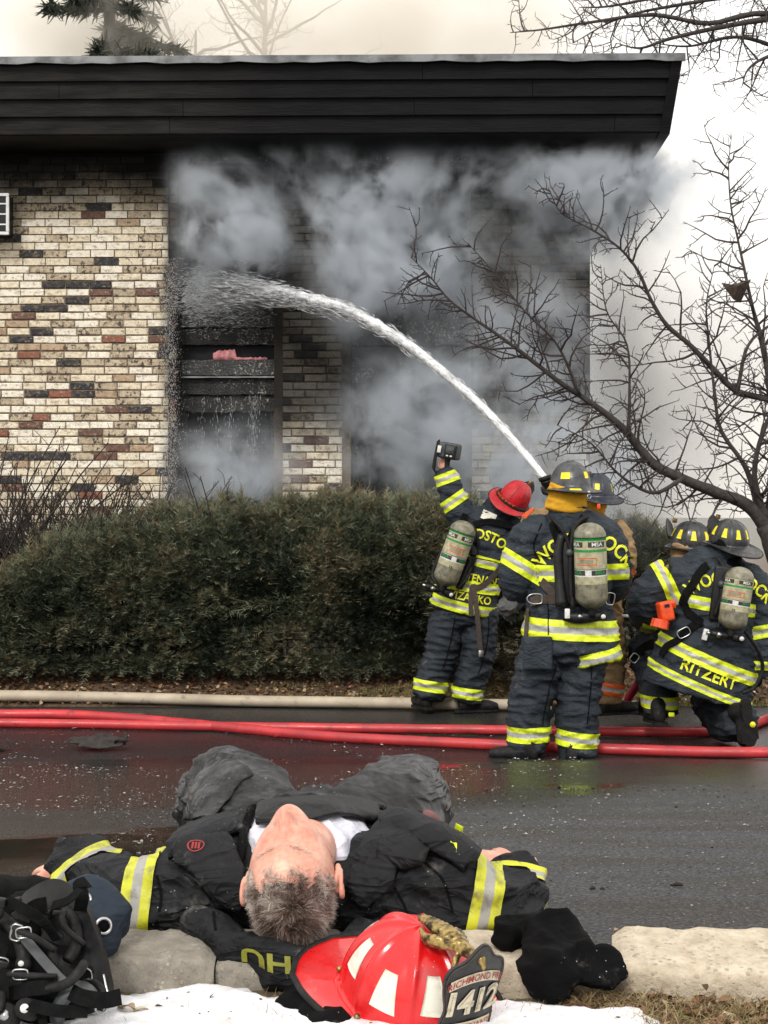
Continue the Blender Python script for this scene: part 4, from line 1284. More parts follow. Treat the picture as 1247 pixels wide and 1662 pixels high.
sp = root('spruce_tree', ((178 - CX) / FPX * 27.3, 27.3, -.1), 'dark spruce tree rising out of smoke behind the roof', 'tree')
rr = np.random.RandomState(12); sx, sy = sp.location.x, sp.location.y
V, F = tube([(sx, sy, -.2), (sx, sy, 5), (sx, sy, 12.5)], [.24, .16, .02], 9, 4, (0, 1, 0)); mk('trunk', V, F, M['bark'], sp)
Cs, Ds, Ls = [], [], []; tm = TwigMB()
for k in range(150):
    z = 2.0 + 10.2 * (k + rr.rand()) / 150; a = rr.uniform(0, 6.28); Lb = max(.15, (12.6 - z) * 0.26 * rr.uniform(.55, 1.15))
    b = wander((sx, sy, z), (math.cos(a), math.sin(a), -.12), Lb, 6, rr, .07, -.02); tm.add(b, .025, .006, 4)
    n = int(230 * Lb) + 30; t = rr.rand(n) ** .7; q = np.array([tuple(p) for p in b]); q = np.stack([np.interp(t, np.linspace(0, 1, 7), q[:, i]) for i in range(3)], 1)
    d = q[-1:] * 0 + np.array([math.cos(a), math.sin(a), 0])
    Cs.append(q + rr.normal(0, .03, (n, 3))); Ds.append(unit(d + rr.normal(0, .75, (n, 3)) + np.array([0, 0, -.45]))); Ls.append(rr.uniform(.08, .24, n))
tm.build('branches', M['bark'], sp)['kind'] = 'stuff'
C = np.vstack(Cs); D = np.vstack(Ds); L_ = np.concatenate(Ls); n = len(C)
cards('foliage', C, D, unit(rr.normal(0, 1, (n, 3))), L_, rr.uniform(.03, .07, n), rr.uniform(0, 1, n), M['spruce'], sp)

# scorched shrub at the left, its needles burnt off: crossing black stems
bs = root('burnt_shrub', ((85 - CX) / FPX * 15.4, 15.4, .1), 'scorched leafless shrub of crossing black stems behind the hedge', 'shrub')
rr = np.random.RandomState(21); tm = TwigMB()
for k in range(300):
    px_ = rr.uniform(-90, 285) if k < 270 else rr.uniform(285, 470); Yb = rr.uniform(15.2, 15.85)
    b0 = P(px_, 960, Yb); b0.z = rr.uniform(.15, .9)
    top = CAMZ - (np.interp(px_, [-90, 0, 30, 60, 150, 260, 300, 380, 470], [690, 735, 770, 770, 775, 790, 770, 770, 790]) - CY + rr.uniform(-6, 75)) / FPX * Yb
    d = Vector((rr.normal(0, .55), rr.normal(0, .12), 1)); L = max(.15, (top - b0.z) / max(.35, d.normalized().z))
    w = wander(b0, d, min(L, 2.0), 6, rr, .07, .0); tm.add(w, rr.uniform(.008, .017), .004, 4)
    twiggy(tm, w[2:], .006, rr, .22, .28, .25, 2, 2, .3)
tm.build('stems', M['burnt_stem'], bs)['kind'] = 'stuff'


# ------------------------------------------------------------------ smoke (volumes that stand where the smoke stood)
def smoke(name, x0, x1, y0, y1, z0, z1, blobs, base, color, scale=1.5, dens=1.0, seed=0.0, lo=0.34, hi=0.70, absorb=0.0, step=1.0, label=None, aniso=0.1):
    V, F = box(((x0 + x1) / 2, (y0 + y1) / 2, (z0 + z1) / 2), (x1 - x0, y1 - y0, z1 - z0))
    t = NT(name + '_volume'); t.n.remove(t.b)
    v = t.pos(); x, y, z = t.sep(v)
    wn_ = t.new('ShaderNodeTexNoise', Scale=0.9, Detail=2.0); t.link(t.map(v, (1, 1, 1), (seed, 0, 0)), wn_.inputs['Vector'])
    wv = t.new('ShaderNodeVectorMath', operation='SUBTRACT'); t.link(wn_.outputs['Color'], wv.inputs[0]); wv.inputs[1].default_value = (.5, .5, .5)
    ws = t.new('ShaderNodeVectorMath', operation='SCALE'); t.link(wv.outputs[0], ws.inputs[0]); ws.inputs['Scale'].default_value = 0.75
    wa = t.new('ShaderNodeVectorMath', operation='ADD'); t.link(v, wa.inputs[0]); t.link(ws.outputs[0], wa.inputs[1])
    n = t.noise(scale, 7, t.map(wa.outputs[0], (1, 1, 1), (seed, seed * .7, 0)), 0.66)
    n = t.rng(n, lo, hi)
    tot = None
    xw, yw, zw = t.sep(wa.outputs[0])
    for (cx, cz, rx, rz, w) in blobs:
        a = t.math('MULTIPLY', t.math('SUBTRACT', xw, cx), 1 / rx); b = t.math('MULTIPLY', t.math('SUBTRACT', zw, cz), 1 / rz)
        d = t.math('ADD', t.math('MULTIPLY', a, a), t.math('MULTIPLY', b, b))
        g = t.math('MULTIPLY', t.math('POWER', 2.718, t.math('MULTIPLY', d, -1.0)), w)
        tot = g if tot is None else t.math('ADD', tot, g)
    dn = t.math('ADD', t.math('MULTIPLY', tot, n), base) if tot is not None else t.math('MULTIPLY', n, base)
    # thin out towards every face of the box
    ex = t.math('MULTIPLY', t.rng(x, x0, x0 + .25 * min(1.5, x1 - x0)), t.rng(x, x1 - .2 * (x1 - x0), x1, 1, 0))
    ey = t.math('MULTIPLY', t.rng(y, y0, y0 + .3 * (y1 - y0)), t.rng(y, y1 - .1 * (y1 - y0), y1, 1, 0))
    ez = t.math('MULTIPLY', t.rng(z, z0, z0 + .2 * (z1 - z0)), t.rng(z, z1 - .12 * (z1 - z0), z1, 1, 0))
    dn = t.math('MULTIPLY', t.math('MULTIPLY', dn, t.math('MULTIPLY', ex, t.math('MULTIPLY', ey, ez))), dens)
    pv = t.new('ShaderNodeVolumePrincipled'); pv.inputs['Color'].default_value = (*color, 1); pv.inputs['Anisotropy'].default_value = aniso
    t.link(dn, pv.inputs['Density']); t.link(pv.outputs[0], t.out.inputs['Volume'])
    try: t.m.cycles.volume_step_rate = step
    except Exception: pass
    try: t.m.volume_intersection_method = 'ACCURATE'
    except Exception: pass
    o = mk(name, V, F, t.m, None, None, False)
    return tag(o, kind='stuff')


def sb(px, py, rx, ry, w, Y=15.6): return ((px - CX) / FPX * Y, CAMZ - (py - CY) / FPX * Y, rx / FPX * Y, ry / FPX * Y, w)


smoke('smoke', -1.95, 3.7, 15.15, 16.26, 0.9, 4.72,
      [sb(340, 310, 66, 95, 9), sb(385, 385, 52, 38, 16.0), sb(312, 400, 36, 40, 6), sb(540, 265, 95, 55, 10), sb(580, 375, 52, 80, 24), sb(628, 440, 42, 40, 12), sb(690, 290, 90, 65, 7.0), sb(700, 420, 75, 50, 10.0),
       sb(830, 250, 90, 45, 12), sb(965, 280, 95, 75, 26), sb(1050, 250, 80, 65, 26), sb(860, 520, 90, 60, 3.0), sb(365, 765, 75, 50, 7.5), sb(655, 690, 80, 70, 8), sb(850, 700, 110, 70, 8.5), sb(890, 800, 110, 70, 11), sb(760, 600, 90, 50, 4.5)],
      0.0, (0.84, 0.89, 0.95), scale=2.6, dens=1.0, seed=2.3, lo=0.43, hi=0.64, step=0.42)
smoke('smoke', 1.5, 8.5, 17.0, 20.0, -0.2, 5.6,
      [sb(1010, 760, 140, 170, 2.4, 18.5), sb(1180, 620, 200, 160, 0.6, 18.5), sb(1000, 420, 60, 300, 1.2, 18.5)],
      0.07, (0.97, 0.965, 0.96), scale=0.9, dens=1.0, seed=6.1, lo=0.3, hi=0.7, step=1.6)
smoke('smoke', -9.0, 7.5, 26.3, 29.5, 2.0, 13.5,
      [sb(120, 60, 110, 70, 1.1, 27.5), sb(480, 40, 350, 110, 0.75, 27.5), sb(760, 40, 200, 110, 0.6, 27.5)],
      0.10, (0.99, 0.94, 0.855), scale=0.7, dens=1.0, seed=4.4, lo=0.30, hi=0.62, step=1.6)

# ------------------------------------------------------------------ helmets, air cylinders, hands, boots
class Shell:
    """a ridged fire helmet: crown to brim edge as one surface, with places on it addressable by angle and height"""
    def __init__(s, mat3, org, a=0.135, b=0.112, h=0.155, ridges=8, brim=(0.035, 0.045, 0.115), droop=(0.020, 0.004, 0.040), seed=0, ridge_h=0.0055, peak=0.0, nu=96):
        s.m, s.o = np.array(mat3), np.array(org)
        s.a, s.b, s.h, s.ridges, s.brim, s.droop, s.rh, s.peak, s.nu = a, b, h, ridges, brim, droop, ridge_h, peak, nu

    def local(s, th, v, off=0.0):
        """th 0 = front, grows to the left; v 0 crown .. 1 dome foot .. 2 brim edge; local axes: x right, y front, z up"""
        th = np.asarray(th, float); v = np.asarray(v, float)
        dome = np.minimum(v, 1.0); bt = np.clip(v - 1.0, 0, 1)
        phi = dome * np.pi / 2
        rr = np.sin(phi) ** 0.86; zz = np.cos(phi) ** 0.92
        lx, ly = -np.sin(th), np.cos(th)
        k = 0.0
        if s.ridges:
            d = (th * s.ridges / (2 * np.pi)); d = np.abs(d - np.round(d)) * 2 * np.pi / s.ridges * rr * (s.a + s.b) / 2
            k = s.rh * np.exp(-(d / 0.0065) ** 2) * np.clip(rr * 4, 0.6, 1) * np.clip((1.02 - dome) * 30, 0, 1)
        pk = s.peak * np.exp(-(lx / 0.10) ** 2) * np.sin(phi) ** 0.3 * zz
        r = 1 + (k + off) / 0.13
        x = lx * rr * s.b * r; y = ly * rr * s.a * r; z = zz * s.h * (1 + (k + off) / 0.16) + pk
        f, sd, bk = s.brim; c = np.cos(th)
        w = np.where(c > 0, sd + (f - sd) * c ** 1.5 if False else sd + (f - sd) * np.abs(c) ** 1.5, sd + (bk - sd) * np.abs(c) ** 1.6)
        f, sd, bk = s.droop
        dz = np.where(c > 0, sd + (f - sd) * np.abs(c) ** 1.5, sd + (bk - sd) * np.abs(c) ** 2)
        x = x + lx * w * bt; y = y + ly * w * bt * 1.0; z = z - dz * (0.35 * bt + 0.65 * bt ** 1.8) - 0.006 * np.sin(bt * np.pi) * (bt > 0) + off * (bt > 0)
        return np.stack([x, y, z], -1)

    def world(s, L): return np.asarray(L) @ s.m.T + s.o

    def shell(s, name, mat, parent, thick=True):
        vs_ = np.concatenate([np.linspace(0.02, 1, 26), np.linspace(1.06, 2, 10)]); th = np.linspace(0, 2 * np.pi, s.nu, endpoint=False)
        A, B = np.meshgrid(vs_, th, indexing='ij'); L = s.local(B, A)
        n0 = len(vs_) * s.nu
        top = s.local(np.array([0.0]), np.array([0.0])); Lw = [L.reshape(-1, 3), top]
        F = [(i * s.nu + j, i * s.nu + (j + 1) % s.nu, (i + 1) * s.nu + (j + 1) % s.nu, (i + 1) * s.nu + j) for i in range(len(vs_) - 1) for j in range(s.nu)]
        F += [(n0, (j + 1) % s.nu, j) for j in range(s.nu)]
        # underside: brim and the inner dome
        vi = np.concatenate([np.linspace(2, 1.04, 8), np.linspace(0.96, 0.1, 10)])
        A, B = np.meshgrid(vi, th, indexing='ij'); Li = s.local(B, A, -0.006); Lw.append(Li.reshape(-1, 3)); m0 = n0 + 1
        F += [(m0 + i * s.nu + j, m0 + i * s.nu + (j + 1) % s.nu, m0 + (i + 1) * s.nu + (j + 1) % s.nu, m0 + (i + 1) * s.nu + j) for i in range(len(vi) - 1) for j in range(s.nu)]
        lastr = (len(vs_) - 1) * s.nu
        F += [(lastr + j, lastr + (j + 1) % s.nu, m0 + (j + 1) % s.nu, m0 + j) for j in range(s.nu)]
        F += [tuple(m0 + (len(vi) - 1) * s.nu + j for j in range(s.nu))]
        return mk(name, s.world(np.vstack(Lw)), F, mat, parent)

    def trim(s, mat, parent, r=0.0045, v=2.0, name='brim_trim'):
        th = np.linspace(0, 2 * np.pi, 72, endpoint=False); C = s.local(th, np.full(72, v)); C[:, 2] -= 0.003; V = []
        for i in range(72):
            t = C[(i + 1) % 72] - C[i - 1]; t /= np.linalg.norm(t); u = np.array([0, 0, 1.0]); b = np.cross(t, u)
            for q in range(6): V.append(C[i] + r * (math.cos(q * math.pi / 3) * b + math.sin(q * math.pi / 3) * u))
        return mk(name, s.world(V), grid_faces(72, 6, True, True), mat, parent)

    def patch(s, th0, th1, v0, v1, mat, parent, taper=0.0, off=0.0012, name='reflective_patch', n=7):
        T, Vv = np.meshgrid(np.linspace(0, 1, n), np.linspace(0, 1, n), indexing='ij')
        tc, hw = (th0 + th1) / 2, (th1 - th0) / 2
        th = tc + (T - .5) * 2 * hw * (1 - taper * (1 - Vv)); v = v0 + (v1 - v0) * Vv
        k = s.ridges; s.ridges = 0 if k else 0
        L = s.local(th, v, off); s.ridges = k
        L2 = s.local(th, v, off - 0.0025)
        V = np.vstack([L.reshape(-1, 3), L2.reshape(-1, 3)])
        F = grid_faces(n, n)
        rim = [(0 + j) for j in range(n)] + [i * n + n - 1 for i in range(1, n)] + [(n - 1) * n + j for j in range(n - 2, -1, -1)] + [i * n for i in range(n - 2, 0, -1)]
        F += [(rim[i], rim[(i + 1) % len(rim)], rim[(i + 1) % len(rim)] + n * n, rim[i] + n * n) for i in range(len(rim))]
        return mk(name, s.world(V), F, mat, parent)

    def letters(s, body, thc, v, size, mat, parent, width=1.0, name='lettering', off=0.002):
        V2, F = text2d(body, size, 0.02, width)
        L = []
        for x, y in V2:
            th = thc - x / (s.b + .02); L.append(s.local(np.array(th), np.array(v - y / 0.2), off))
        return mk(name, s.world(L), F, mat, parent, None, False)


def dihedral_plate(outline, th, mat3, org, name, mat, parent, curve=0.0, n=9):
    """a plate with its own outline (x, z), standing at org, bent about its upright axis"""
    O = np.array(outline); k = len(O); c = O.mean(0); V = []
    def put(x, z, y): V.append((x, y - curve * x * x, z))
    rings = 5
    for yy in (0, -th):
        for r in range(1, rings + 1):
            for x, z in c + (O - c) * (r / rings): put(x, z, yy)
        put(c[0], c[1], yy)
    m = rings * k + 1; F = []
    for o in (0, m):
        for r in range(rings - 1): F += [(o + r * k + j, o + r * k + (j + 1) % k, o + (r + 1) * k + (j + 1) % k, o + (r + 1) * k + j) for j in range(k)]
        F += [(o + m - 1, o + (j + 1) % k, o + j) for j in range(k)]
    a = (rings - 1) * k
    F += [(a + j, a + (j + 1) % k, m + a + (j + 1) % k, m + a + j) for j in range(k)]
    return mk(name, np.array(V) @ np.array(mat3).T + np.array(org), F, mat, parent, None, False)


def helmet(parent, org, fwd, up, shell_mat, style='ridged', patches=(), shield=False, scale=1.0, ring=False, trim_mat='rubber', patch_mat='patch_yellow', label=None, brim=None, nu=64):
    """a worn helmet: a part of the person with patches, trim and shield as its own parts"""
    m3 = frame(fwd, up) * scale
    if style == 'smooth':
        sh = Shell(m3, org, 0.138, 0.118, 0.158, 0, brim or (0.045, 0.048, 0.085), (0.022, 0.014, 0.034), peak=0.012, nu=nu)
    else:
        sh = Shell(m3, org, 0.138, 0.114, 0.155, 8, brim or (0.035, 0.045, 0.115), (0.018, 0.002, 0.040), nu=nu)
    o = sh.shell('helmet', M[shell_mat], parent)
    sh.trim(M[trim_mat], o, 0.004)
    for (t0, t1, v0, v1, tp) in patches: sh.patch(t0, t1, v0, v1, M[patch_mat], o, tp)
    if shield:
        k = [(-.05, 0), (-.055, .05), (-.05, .085), (-.03, .11), (0, .13), (.03, .11), (.05, .085), (.055, .05), (.05, 0)]
        sm = m3 @ np.array([[1, 0, 0], [0, math.cos(.25), math.sin(.25)], [0, -math.sin(.25), math.cos(.25)]])
        dihedral_plate(k, 0.006, sm, sh.world([[0, .150, .03]])[0], 'shield', M['leather'], o, 2.5)
        V, F = bevbox((0, 0, 0), (0.018, 0.03, 0.03), 0.005); mk('shield_holder', np.array(V) @ m3.T + sh.world([[0, .125, .150]])[0], F, M['brass'], o)
    if style == 'smooth':
        V, F = tube([sh.world([[-.0, y, z]])[0] for y, z in ((.13, .03), (.16, .05), (.165, .075))], [.012, .01, .006], 6); mk('visor_bracket', V, F, M['plastic'], o)
    if ring:
        c = sh.local(np.array([math.pi - .02]), np.array([2.0]))[0] + np.array([0, .004, -.022]); V = []
        for i in range(20):
            a = 2 * math.pi * i / 20
            for q in range(5):
                b = 2 * math.pi * q / 5; rr = .0125 + .0028 * math.cos(b)
                V.append((c[0] + rr * math.cos(a), c[1] + .0028 * math.sin(b) - .004, c[2] + rr * math.sin(a)))
        mk('hanging_ring', sh.world(V), grid_faces(20, 5, True, True), M['steel'], o)
        V, F = bevbox((c[0], c[1] + .001, c[2] + .022), (.018, .012, .022), .003); mk('ring_clip', sh.world(V), F, M['steel'], o)
    return sh, o


def air_tank(parent, top, bottom, r, toward, name='air_cylinder', number=None, label_tone='tank_label', bands=True):
    """a breathing-air cylinder with its printed bands and its valve; toward = the side the printing faces"""
    a, b = Vector(top), Vector(bottom); ax = (a - b).normalized(); L = (a - b).length
    t = Vector(toward); t = (t - ax * t.dot(ax)).normalized(); s_ = ax.cross(t).normalized()       # s_: to the reader's right
    n = 40; prof = []
    k = 8
    for i in range(k + 1): prof.append((r * math.sin(i / k * math.pi / 2) * 1.0, r * 0.85 * (1 - math.cos(i / k * math.pi / 2)), 0))
    marks = [(.12, 0), (.155, 2), (.20, 1), (.285, 1), (.30, 2), (.33, 1), (.52, 0), (.535, 3), (.60, 3), (.612, 1), (.70, 0), (.86, 0)] if bands else [(.2, 0), (.86, 0)]
    top0 = r * 0.85
    rows_ = [(rr, z, m) for rr, z, m in prof]
    for f, m in marks:
        rows_.append((r, max(top0 + .001, L * f), m))
    for i in range(1, k + 1): rows_.append((r * (1 - (i / k) ** 2 * .66), L * .86 + L * .14 * i / k, 0))
    V = []; F = []; mi = []
    for rr, z, m in rows_:
        for j in range(n):
            an = 2 * math.pi * j / n; V.append(a - ax * z + (t * math.cos(an) + s_ * math.sin(an)) * rr)
    for i in range(len(rows_) - 1):
        for j in range(n): F.append((i * n + j, i * n + (j + 1) % n, (i + 1) * n + (j + 1) % n, (i + 1) * n + j)); mi.append({0: 0, 1: 1, 2: 2, 3: 3}[rows_[i][2]])
    F.append(tuple(range((len(rows_) - 1) * n, len(rows_) * n))); mi.append(0)
    o = mk(name, V, F, [M['tank'], M[label_tone], M['green_ink'] if label_tone == 'tank_label' else M['tank_label'], M['white_ink']], parent, mi)

    def wrap(V2, cx, z, off):
        out = []
        for x, y in V2:
            an = (x + cx) / r; out.append(a - ax * (z - y) + (t * math.cos(an) + s_ * math.sin(an)) * (r + off))
        return out

    def plate(cx, z, w, h, mat, off=.0008, nm='label'):
        V2 = [(-w / 2 + w * i / 6, -h / 2 + h * j) for i in range(7) for j in (0, 1)]
        mk(nm, wrap(V2, cx, z, off), grid_faces(7, 2), M[mat], o, None, True)

    def print_(body, cx, z, size, mat, off=.0016, sx=1.0):
        V2, F2 = text2d(body, size, .02, sx); mk('lettering', wrap(V2, cx, z, off), F2, M[mat], o, None, False)

    if bands:
        for cx in (-r * 1.05, r * .45, r * 2.0):
            plate(cx, L * .243, r * 1.15, L * .062, 'black_ink'); print_('MSA', cx, L * .243, L * .062, 'white_ink', sx=1.15)
        for cx in (-r * .95, r * .65, r * 2.2): print_('MSA', cx, L * .568, L * .062, 'green_ink', sx=1.2); plate(cx, L * .568, r * 1.2, L * .058, 'black_ink', .0008)
        plate(-r * .25, L * .40, r * 1.3, L * .012, 'orange_ink'); plate(-r * .25, L * .475, r * 1.3, L * .012, 'orange_ink'); plate(r * .36, L * .437, r * .05, L * .08, 'orange_ink')
        for q in range(4): plate(-r * .28, L * (.418 + .013 * q), r * .9, L * .004, 'black_ink')
    if number: print_(number, -r * .2, L * .69, L * .055, 'black_ink')
    v0 = Vector(bottom)
    mb = MB(); mb.add(*tube([v0 + ax * .012, v0 - ax * .05], [r * .34, r * .30], 12)); mb.build('valve', M['plastic'], o)
    h = v0 - ax * .045
    V, F = tube([h + s_ * .01, h + s_ * .05, h + s_ * .085], [.022, .031, .029], 14, 3, ax); mk('valve_handwheel', V, F, M['rubber'], o)
    V, F = tube([h - s_ * .01, h - s_ * .07, h - s_ * .13], [.024, .027, .018], 12, 3, ax); mk('regulator', V, F, M['plastic'], o)
    g = h + s_ * .07 + t * .018
    V, F = tube([g, g + t * .03], [.024, .022], 16, 2, ax); mk('gauge_body', V, F, M['rubber'], o)
    V, F = tube([g + t * .0305, g + t * .033], [.015, .015], 16, 1, ax); mk('gauge_face', V, F, M['white_ink'], o)
    g = h - s_ * .075 + t * .02
    V, F = tube([g, g + t * .022], [.020, .016], 14, 2, ax); mk('fitting', V, F, M['steel'], o)
    V, F = tube([h - s_ * .12, h - s_ * .155], [.012, .010], 10, 2, ax); mk('fitting', V, F, M['steel'], o)
    return o, ax, t, s_


def hand_shapes(wrist, along, palm_n, length, curl, thumb_side, spread=.1, flat_thumb=.7, index_up=False):
    """palm, four fingers of unequal length and a thumb, as closed shapes to be grown into one skin"""
    w = Vector(wrist); d = Vector(along).normalized(); n = Vector(palm_n); n = (n - d * n.dot(d)).normalized(); s_ = d.cross(n).normalized() * thumb_side
    k = length / 0.19; out = []
    pa = w + d * .095 * k
    out.append(loft([w - d * .03 * k, w, w + d * .04 * k, pa], [(.028 * k, .021 * k), (.029 * k, .020 * k), (.040 * k, .017 * k), (.042 * k, .013 * k)], s_, 14, 3, True, .008 * k))
    lens = [.072, .080, .075, .058]
    for i, L in enumerate(lens):
        b = w + d * (.088 - .004 * abs(i - 1)) * k + s_ * (.031 - .0205 * i) * k
        fd = (d + s_ * spread * (1.5 - i) * .5).normalized(); c = curl[i] if isinstance(curl, (list, tuple)) else curl
        pts = [b - fd * .03 * k, b]; ang = 0; q = b
        for seg, cc in ((.46, .55), (.30, .9), (.24, .7)):
            ang += c * cc; dd = fd * math.cos(ang) + n * math.sin(ang) * 1.0; q = q + dd * L * seg * k; pts.append(q)
        out.append(loft(pts, [.0095 * k, .0098 * k, .0088 * k, .0078 * k, .0062 * k], s_, 9, 3, True, .005 * k))
    tb = w + d * .022 * k + s_ * .022 * k; td = (d * .62 + s_ * .75 + n * .25).normalized(); t2 = (d * .85 + s_ * .25 + n * flat_thumb).normalized()
    out.append(loft([tb - td * .01 * k, tb + td * .035 * k, tb + td * .035 * k + t2 * .030 * k, tb + td * .035 * k + t2 * .056 * k], [.015 * k, .0135 * k, .011 * k, .008 * k], n, 9, 3, True, .005 * k))
    return out


def boot_shapes(heel, toe_dir, up=(0, 0, 1), L=.30, leg=None, w=.052):
    """leather boot: sole, toe cap and shaft"""
    h = Vector(heel); d = Vector(toe_dir).normalized(); u = Vector(up); s_ = d.cross(u).normalized()
    foot = loft([h + d * -.01 + u * .055, h + d * .07 + u * .055, h + d * .16 + u * .048, h + d * .24 + u * .042, h + d * (L - .01) + u * .036],
                [(.040, .050), (.043, .055), (w * .95, .046), (w, .042), (.036, .030)], s_, 16, 4, True, .012)
    top = Vector(leg) if leg is not None else h + u * .28 + d * .04
    shaft = loft([h + d * .045 + u * .05, h + d * .05 + u * .12, top], [(.048, .060), (.052, .060), (.062, .066)], s_, 14, 4)
    return [foot, shaft]


def boot(parent, heel, toe_dir, up=(0, 0, 1), L=.30, leg=None, mat='rubber', w=.052):
    V, F, N = remesh(boot_shapes(heel, toe_dir, up, L, leg, w), .010, 3)
    V = V + N * (.004 * (fbm(V * 28, 3, 2) - .5))[:, None]
    o = mk('boot', V, F, M[mat], parent)
    h = Vector(heel); d = Vector(toe_dir).normalized(); u = Vector(up); s_ = d.cross(u).normalized()
    prof = [(-.055, .026), (-.03, .042), (.03, .043), (.09, .038), (.16, w * .98), (.23, w), (L - .03, w * .8), (L + .006, w * .35)]
    V = []
    for q in (0.0, .018):
        for x, w in prof: V.append(h + d * x + s_ * w + u * q)
        for x, w in prof[::-1]: V.append(h + d * x - s_ * w + u * q)
    n = len(prof) * 2
    F = [tuple(range(n))[::-1], tuple(range(n, 2 * n))] + [(i, (i + 1) % n, n + (i + 1) % n, n + i) for i in range(n)]
    mk('sole', V, F, M['rubber'], o, None, False)
    return o


def body_mesh(parent, shapes, voxel=.02, extra=()):
    """the person under the clothes: one continuous figure, with finer hands or head joined to it"""
    V, F, N = remesh(shapes, voxel, 3); mb = MB(); mb.add(V, F)
    for V2, F2 in extra: mb.add(V2, F2)
    return mb.build('body', M['skin'], parent)


def buckle(parent, c, right, up, w, h, mat='steel', name='buckle', r=.004, dee=False):
    rt_, u = Vector(right).normalized(), Vector(up).normalized(); pts = []
    k = 24
    for i in range(k):
        a = 2 * math.pi * i / k; x = math.copysign(abs(math.cos(a)) ** .5, math.cos(a)); y = math.copysign(abs(math.sin(a)) ** .5, math.sin(a))
        if dee and x < 0: x = -abs(math.cos(a)) ; y = math.sin(a)
        pts.append(Vector(c) + rt_ * (x * w / 2) + u * (y * h / 2))
    n = rt_.cross(u); V = []
    for i in range(k):
        t = (pts[(i + 1) % k] - pts[i - 1]).normalized(); b = t.cross(n)
        for q in range(6): V.append(pts[i] + (b * math.cos(q * math.pi / 3) + n * math.sin(q * math.pi / 3)) * r)
    return mk(name, V, grid_faces(k, 6, True, True), M[mat], parent)

# ------------------------------------------------------------------ firefighters (all seen from behind)
def px2(pts, Y):
    """points given as (px, py[, depth offset]) at depth Y"""
    return [P(p[0], p[1], Y + (p[2] if len(p) > 2 else 0)) for p in pts]


def limb_shape(pts, Y, rad, hint=(1, 0, 0), n=18, m=5, dome=.02): return loft(px2(pts, Y), rad, hint, n, m, True, dome)


def ground_at(y):
    return float(road_z(y)) if y < 14.6 else float(bed_z(y))


def wrinkle(seed): return dict(sc=(6.5, 6.5, 15), seed=seed)


def hem_open(): pass


# ---- A: reaching up with the thermal camera, red helmet
YA = 14.2
A = root('person', P(735, 1150, YA), 'firefighter in red helmet reaching up with a thermal camera beside the hedge', 'person', 'firefighters at the fire')
coatA = Cloth('coat', [
    loft(px2([(750, 993), (757, 960), (767, 925), (782, 885), (796, 853), (806, 836)], YA), [(.252, .19), (.24, .18), (.245, .175), (.262, .172), (.235, .145), (.12, .10)], (1, 0, .3), 28, 5),
    limb_shape([(792, 866), (758, 848), (738, 812), (726, 780), (722, 763)], YA, [.13, .118, .098, .088, .074]),
    limb_shape([(800, 862), (830, 864), (846, 893, .12), (853, 918, .34), (862, 925, .5)], YA, [.13, .118, .10, .09, .08]),
    loft(px2([(800, 850), (808, 826), (813, 814)], YA), [(.12, .11), (.105, .11), (.10, .105)], (1, 0, .3), 18, 3)],
    .012, M['navy'], A, .012, seed=3)
trA = Cloth('trousers', [
    loft(px2([(755, 955), (755, 985), (756, 1012)], YA), [(.21, .16), (.225, .17), (.20, .15)], (1, 0, .1), 24, 4, True, .02),
    limb_shape([(735, 985), (722, 1030), (714, 1070), (702, 1105), (695, 1132)], YA, [.135, .133, .122, .12, .118]),
    limb_shape([(779, 990), (778, 1030), (775, 1070), (763, 1108), (757, 1136)], YA, [.135, .132, .122, .118, .112])],
    .012, M['navy_pants'], A, .015, seed=5)
for p1, p2, w, rs, tl in (((700, 968), (800, 992), .085, .36, .12), ((722, 893), (815, 918), .085, .34, .06), ((708, 940), (822, 958), .085, .34, .06)):
    coatA.tape(P(*p1, YA), P(*p2, YA), w, rs, tilt=tl, sel=lambda cf: (cf[:, 0] > P(690, 900, YA).x) & (cf[:, 2] < P(0, 880, YA).z + .1))
coatA.tape(P(706, 783, YA), P(741, 770, YA), .085, .20, sel=lambda cf: cf[:, 0] < P(760, 800, YA).x)
coatA.tape(P(718, 826, YA), P(760, 797, YA), .085, .22, sel=lambda cf: cf[:, 0] < P(790, 800, YA).x)
trA.tape(P(668, 1108, YA), P(720, 1115, YA), .085, .20, sel=lambda cf: cf[:, 0] < P(727, 0, YA).x)
trA.tape(P(733, 1121, YA), P(785, 1128, YA), .085, .20, sel=lambda cf: cf[:, 0] > P(728, 0, YA).x)
boot(A, P(694, 1151, YA - .06), (-.35, 1, 0), leg=P(696, 1118, YA)); boot(A, P(748, 1156, YA - .02), (1, .25, 0), leg=P(757, 1120, YA))
rA, uA = Vector((1, 0, -.20)), Vector((.20, 0, 1))
V2, F2 = text2d('WOODSTOCK', .105, .022, .92); coatA.print_on(arc2d(V2, .30), F2, P(783, 868, YA), rA, uA, 'lettering', M['letter'])
V2, F2 = text2d('LIEUTENANT', .085, .022, .85); coatA.print_on(V2, F2, P(770, 938, YA), rA, uA, 'lettering', M['letter'])
V2, F2 = text2d('VIZANKO', .082, .022, .9); coatA.print_on(V2, F2, P(762, 969, YA), rA, uA, 'lettering', M['letter'])
V2 = [(-.055 + .11 * i / 4, -.035 + .07 * j / 3) for i in range(5) for j in range(4)]; coatA.print_on(V2, grid_faces(5, 4), P(792, 838, YA), (1, 0, -.45), (.4, 0, 1), 'collar_label', M['patch_white'])
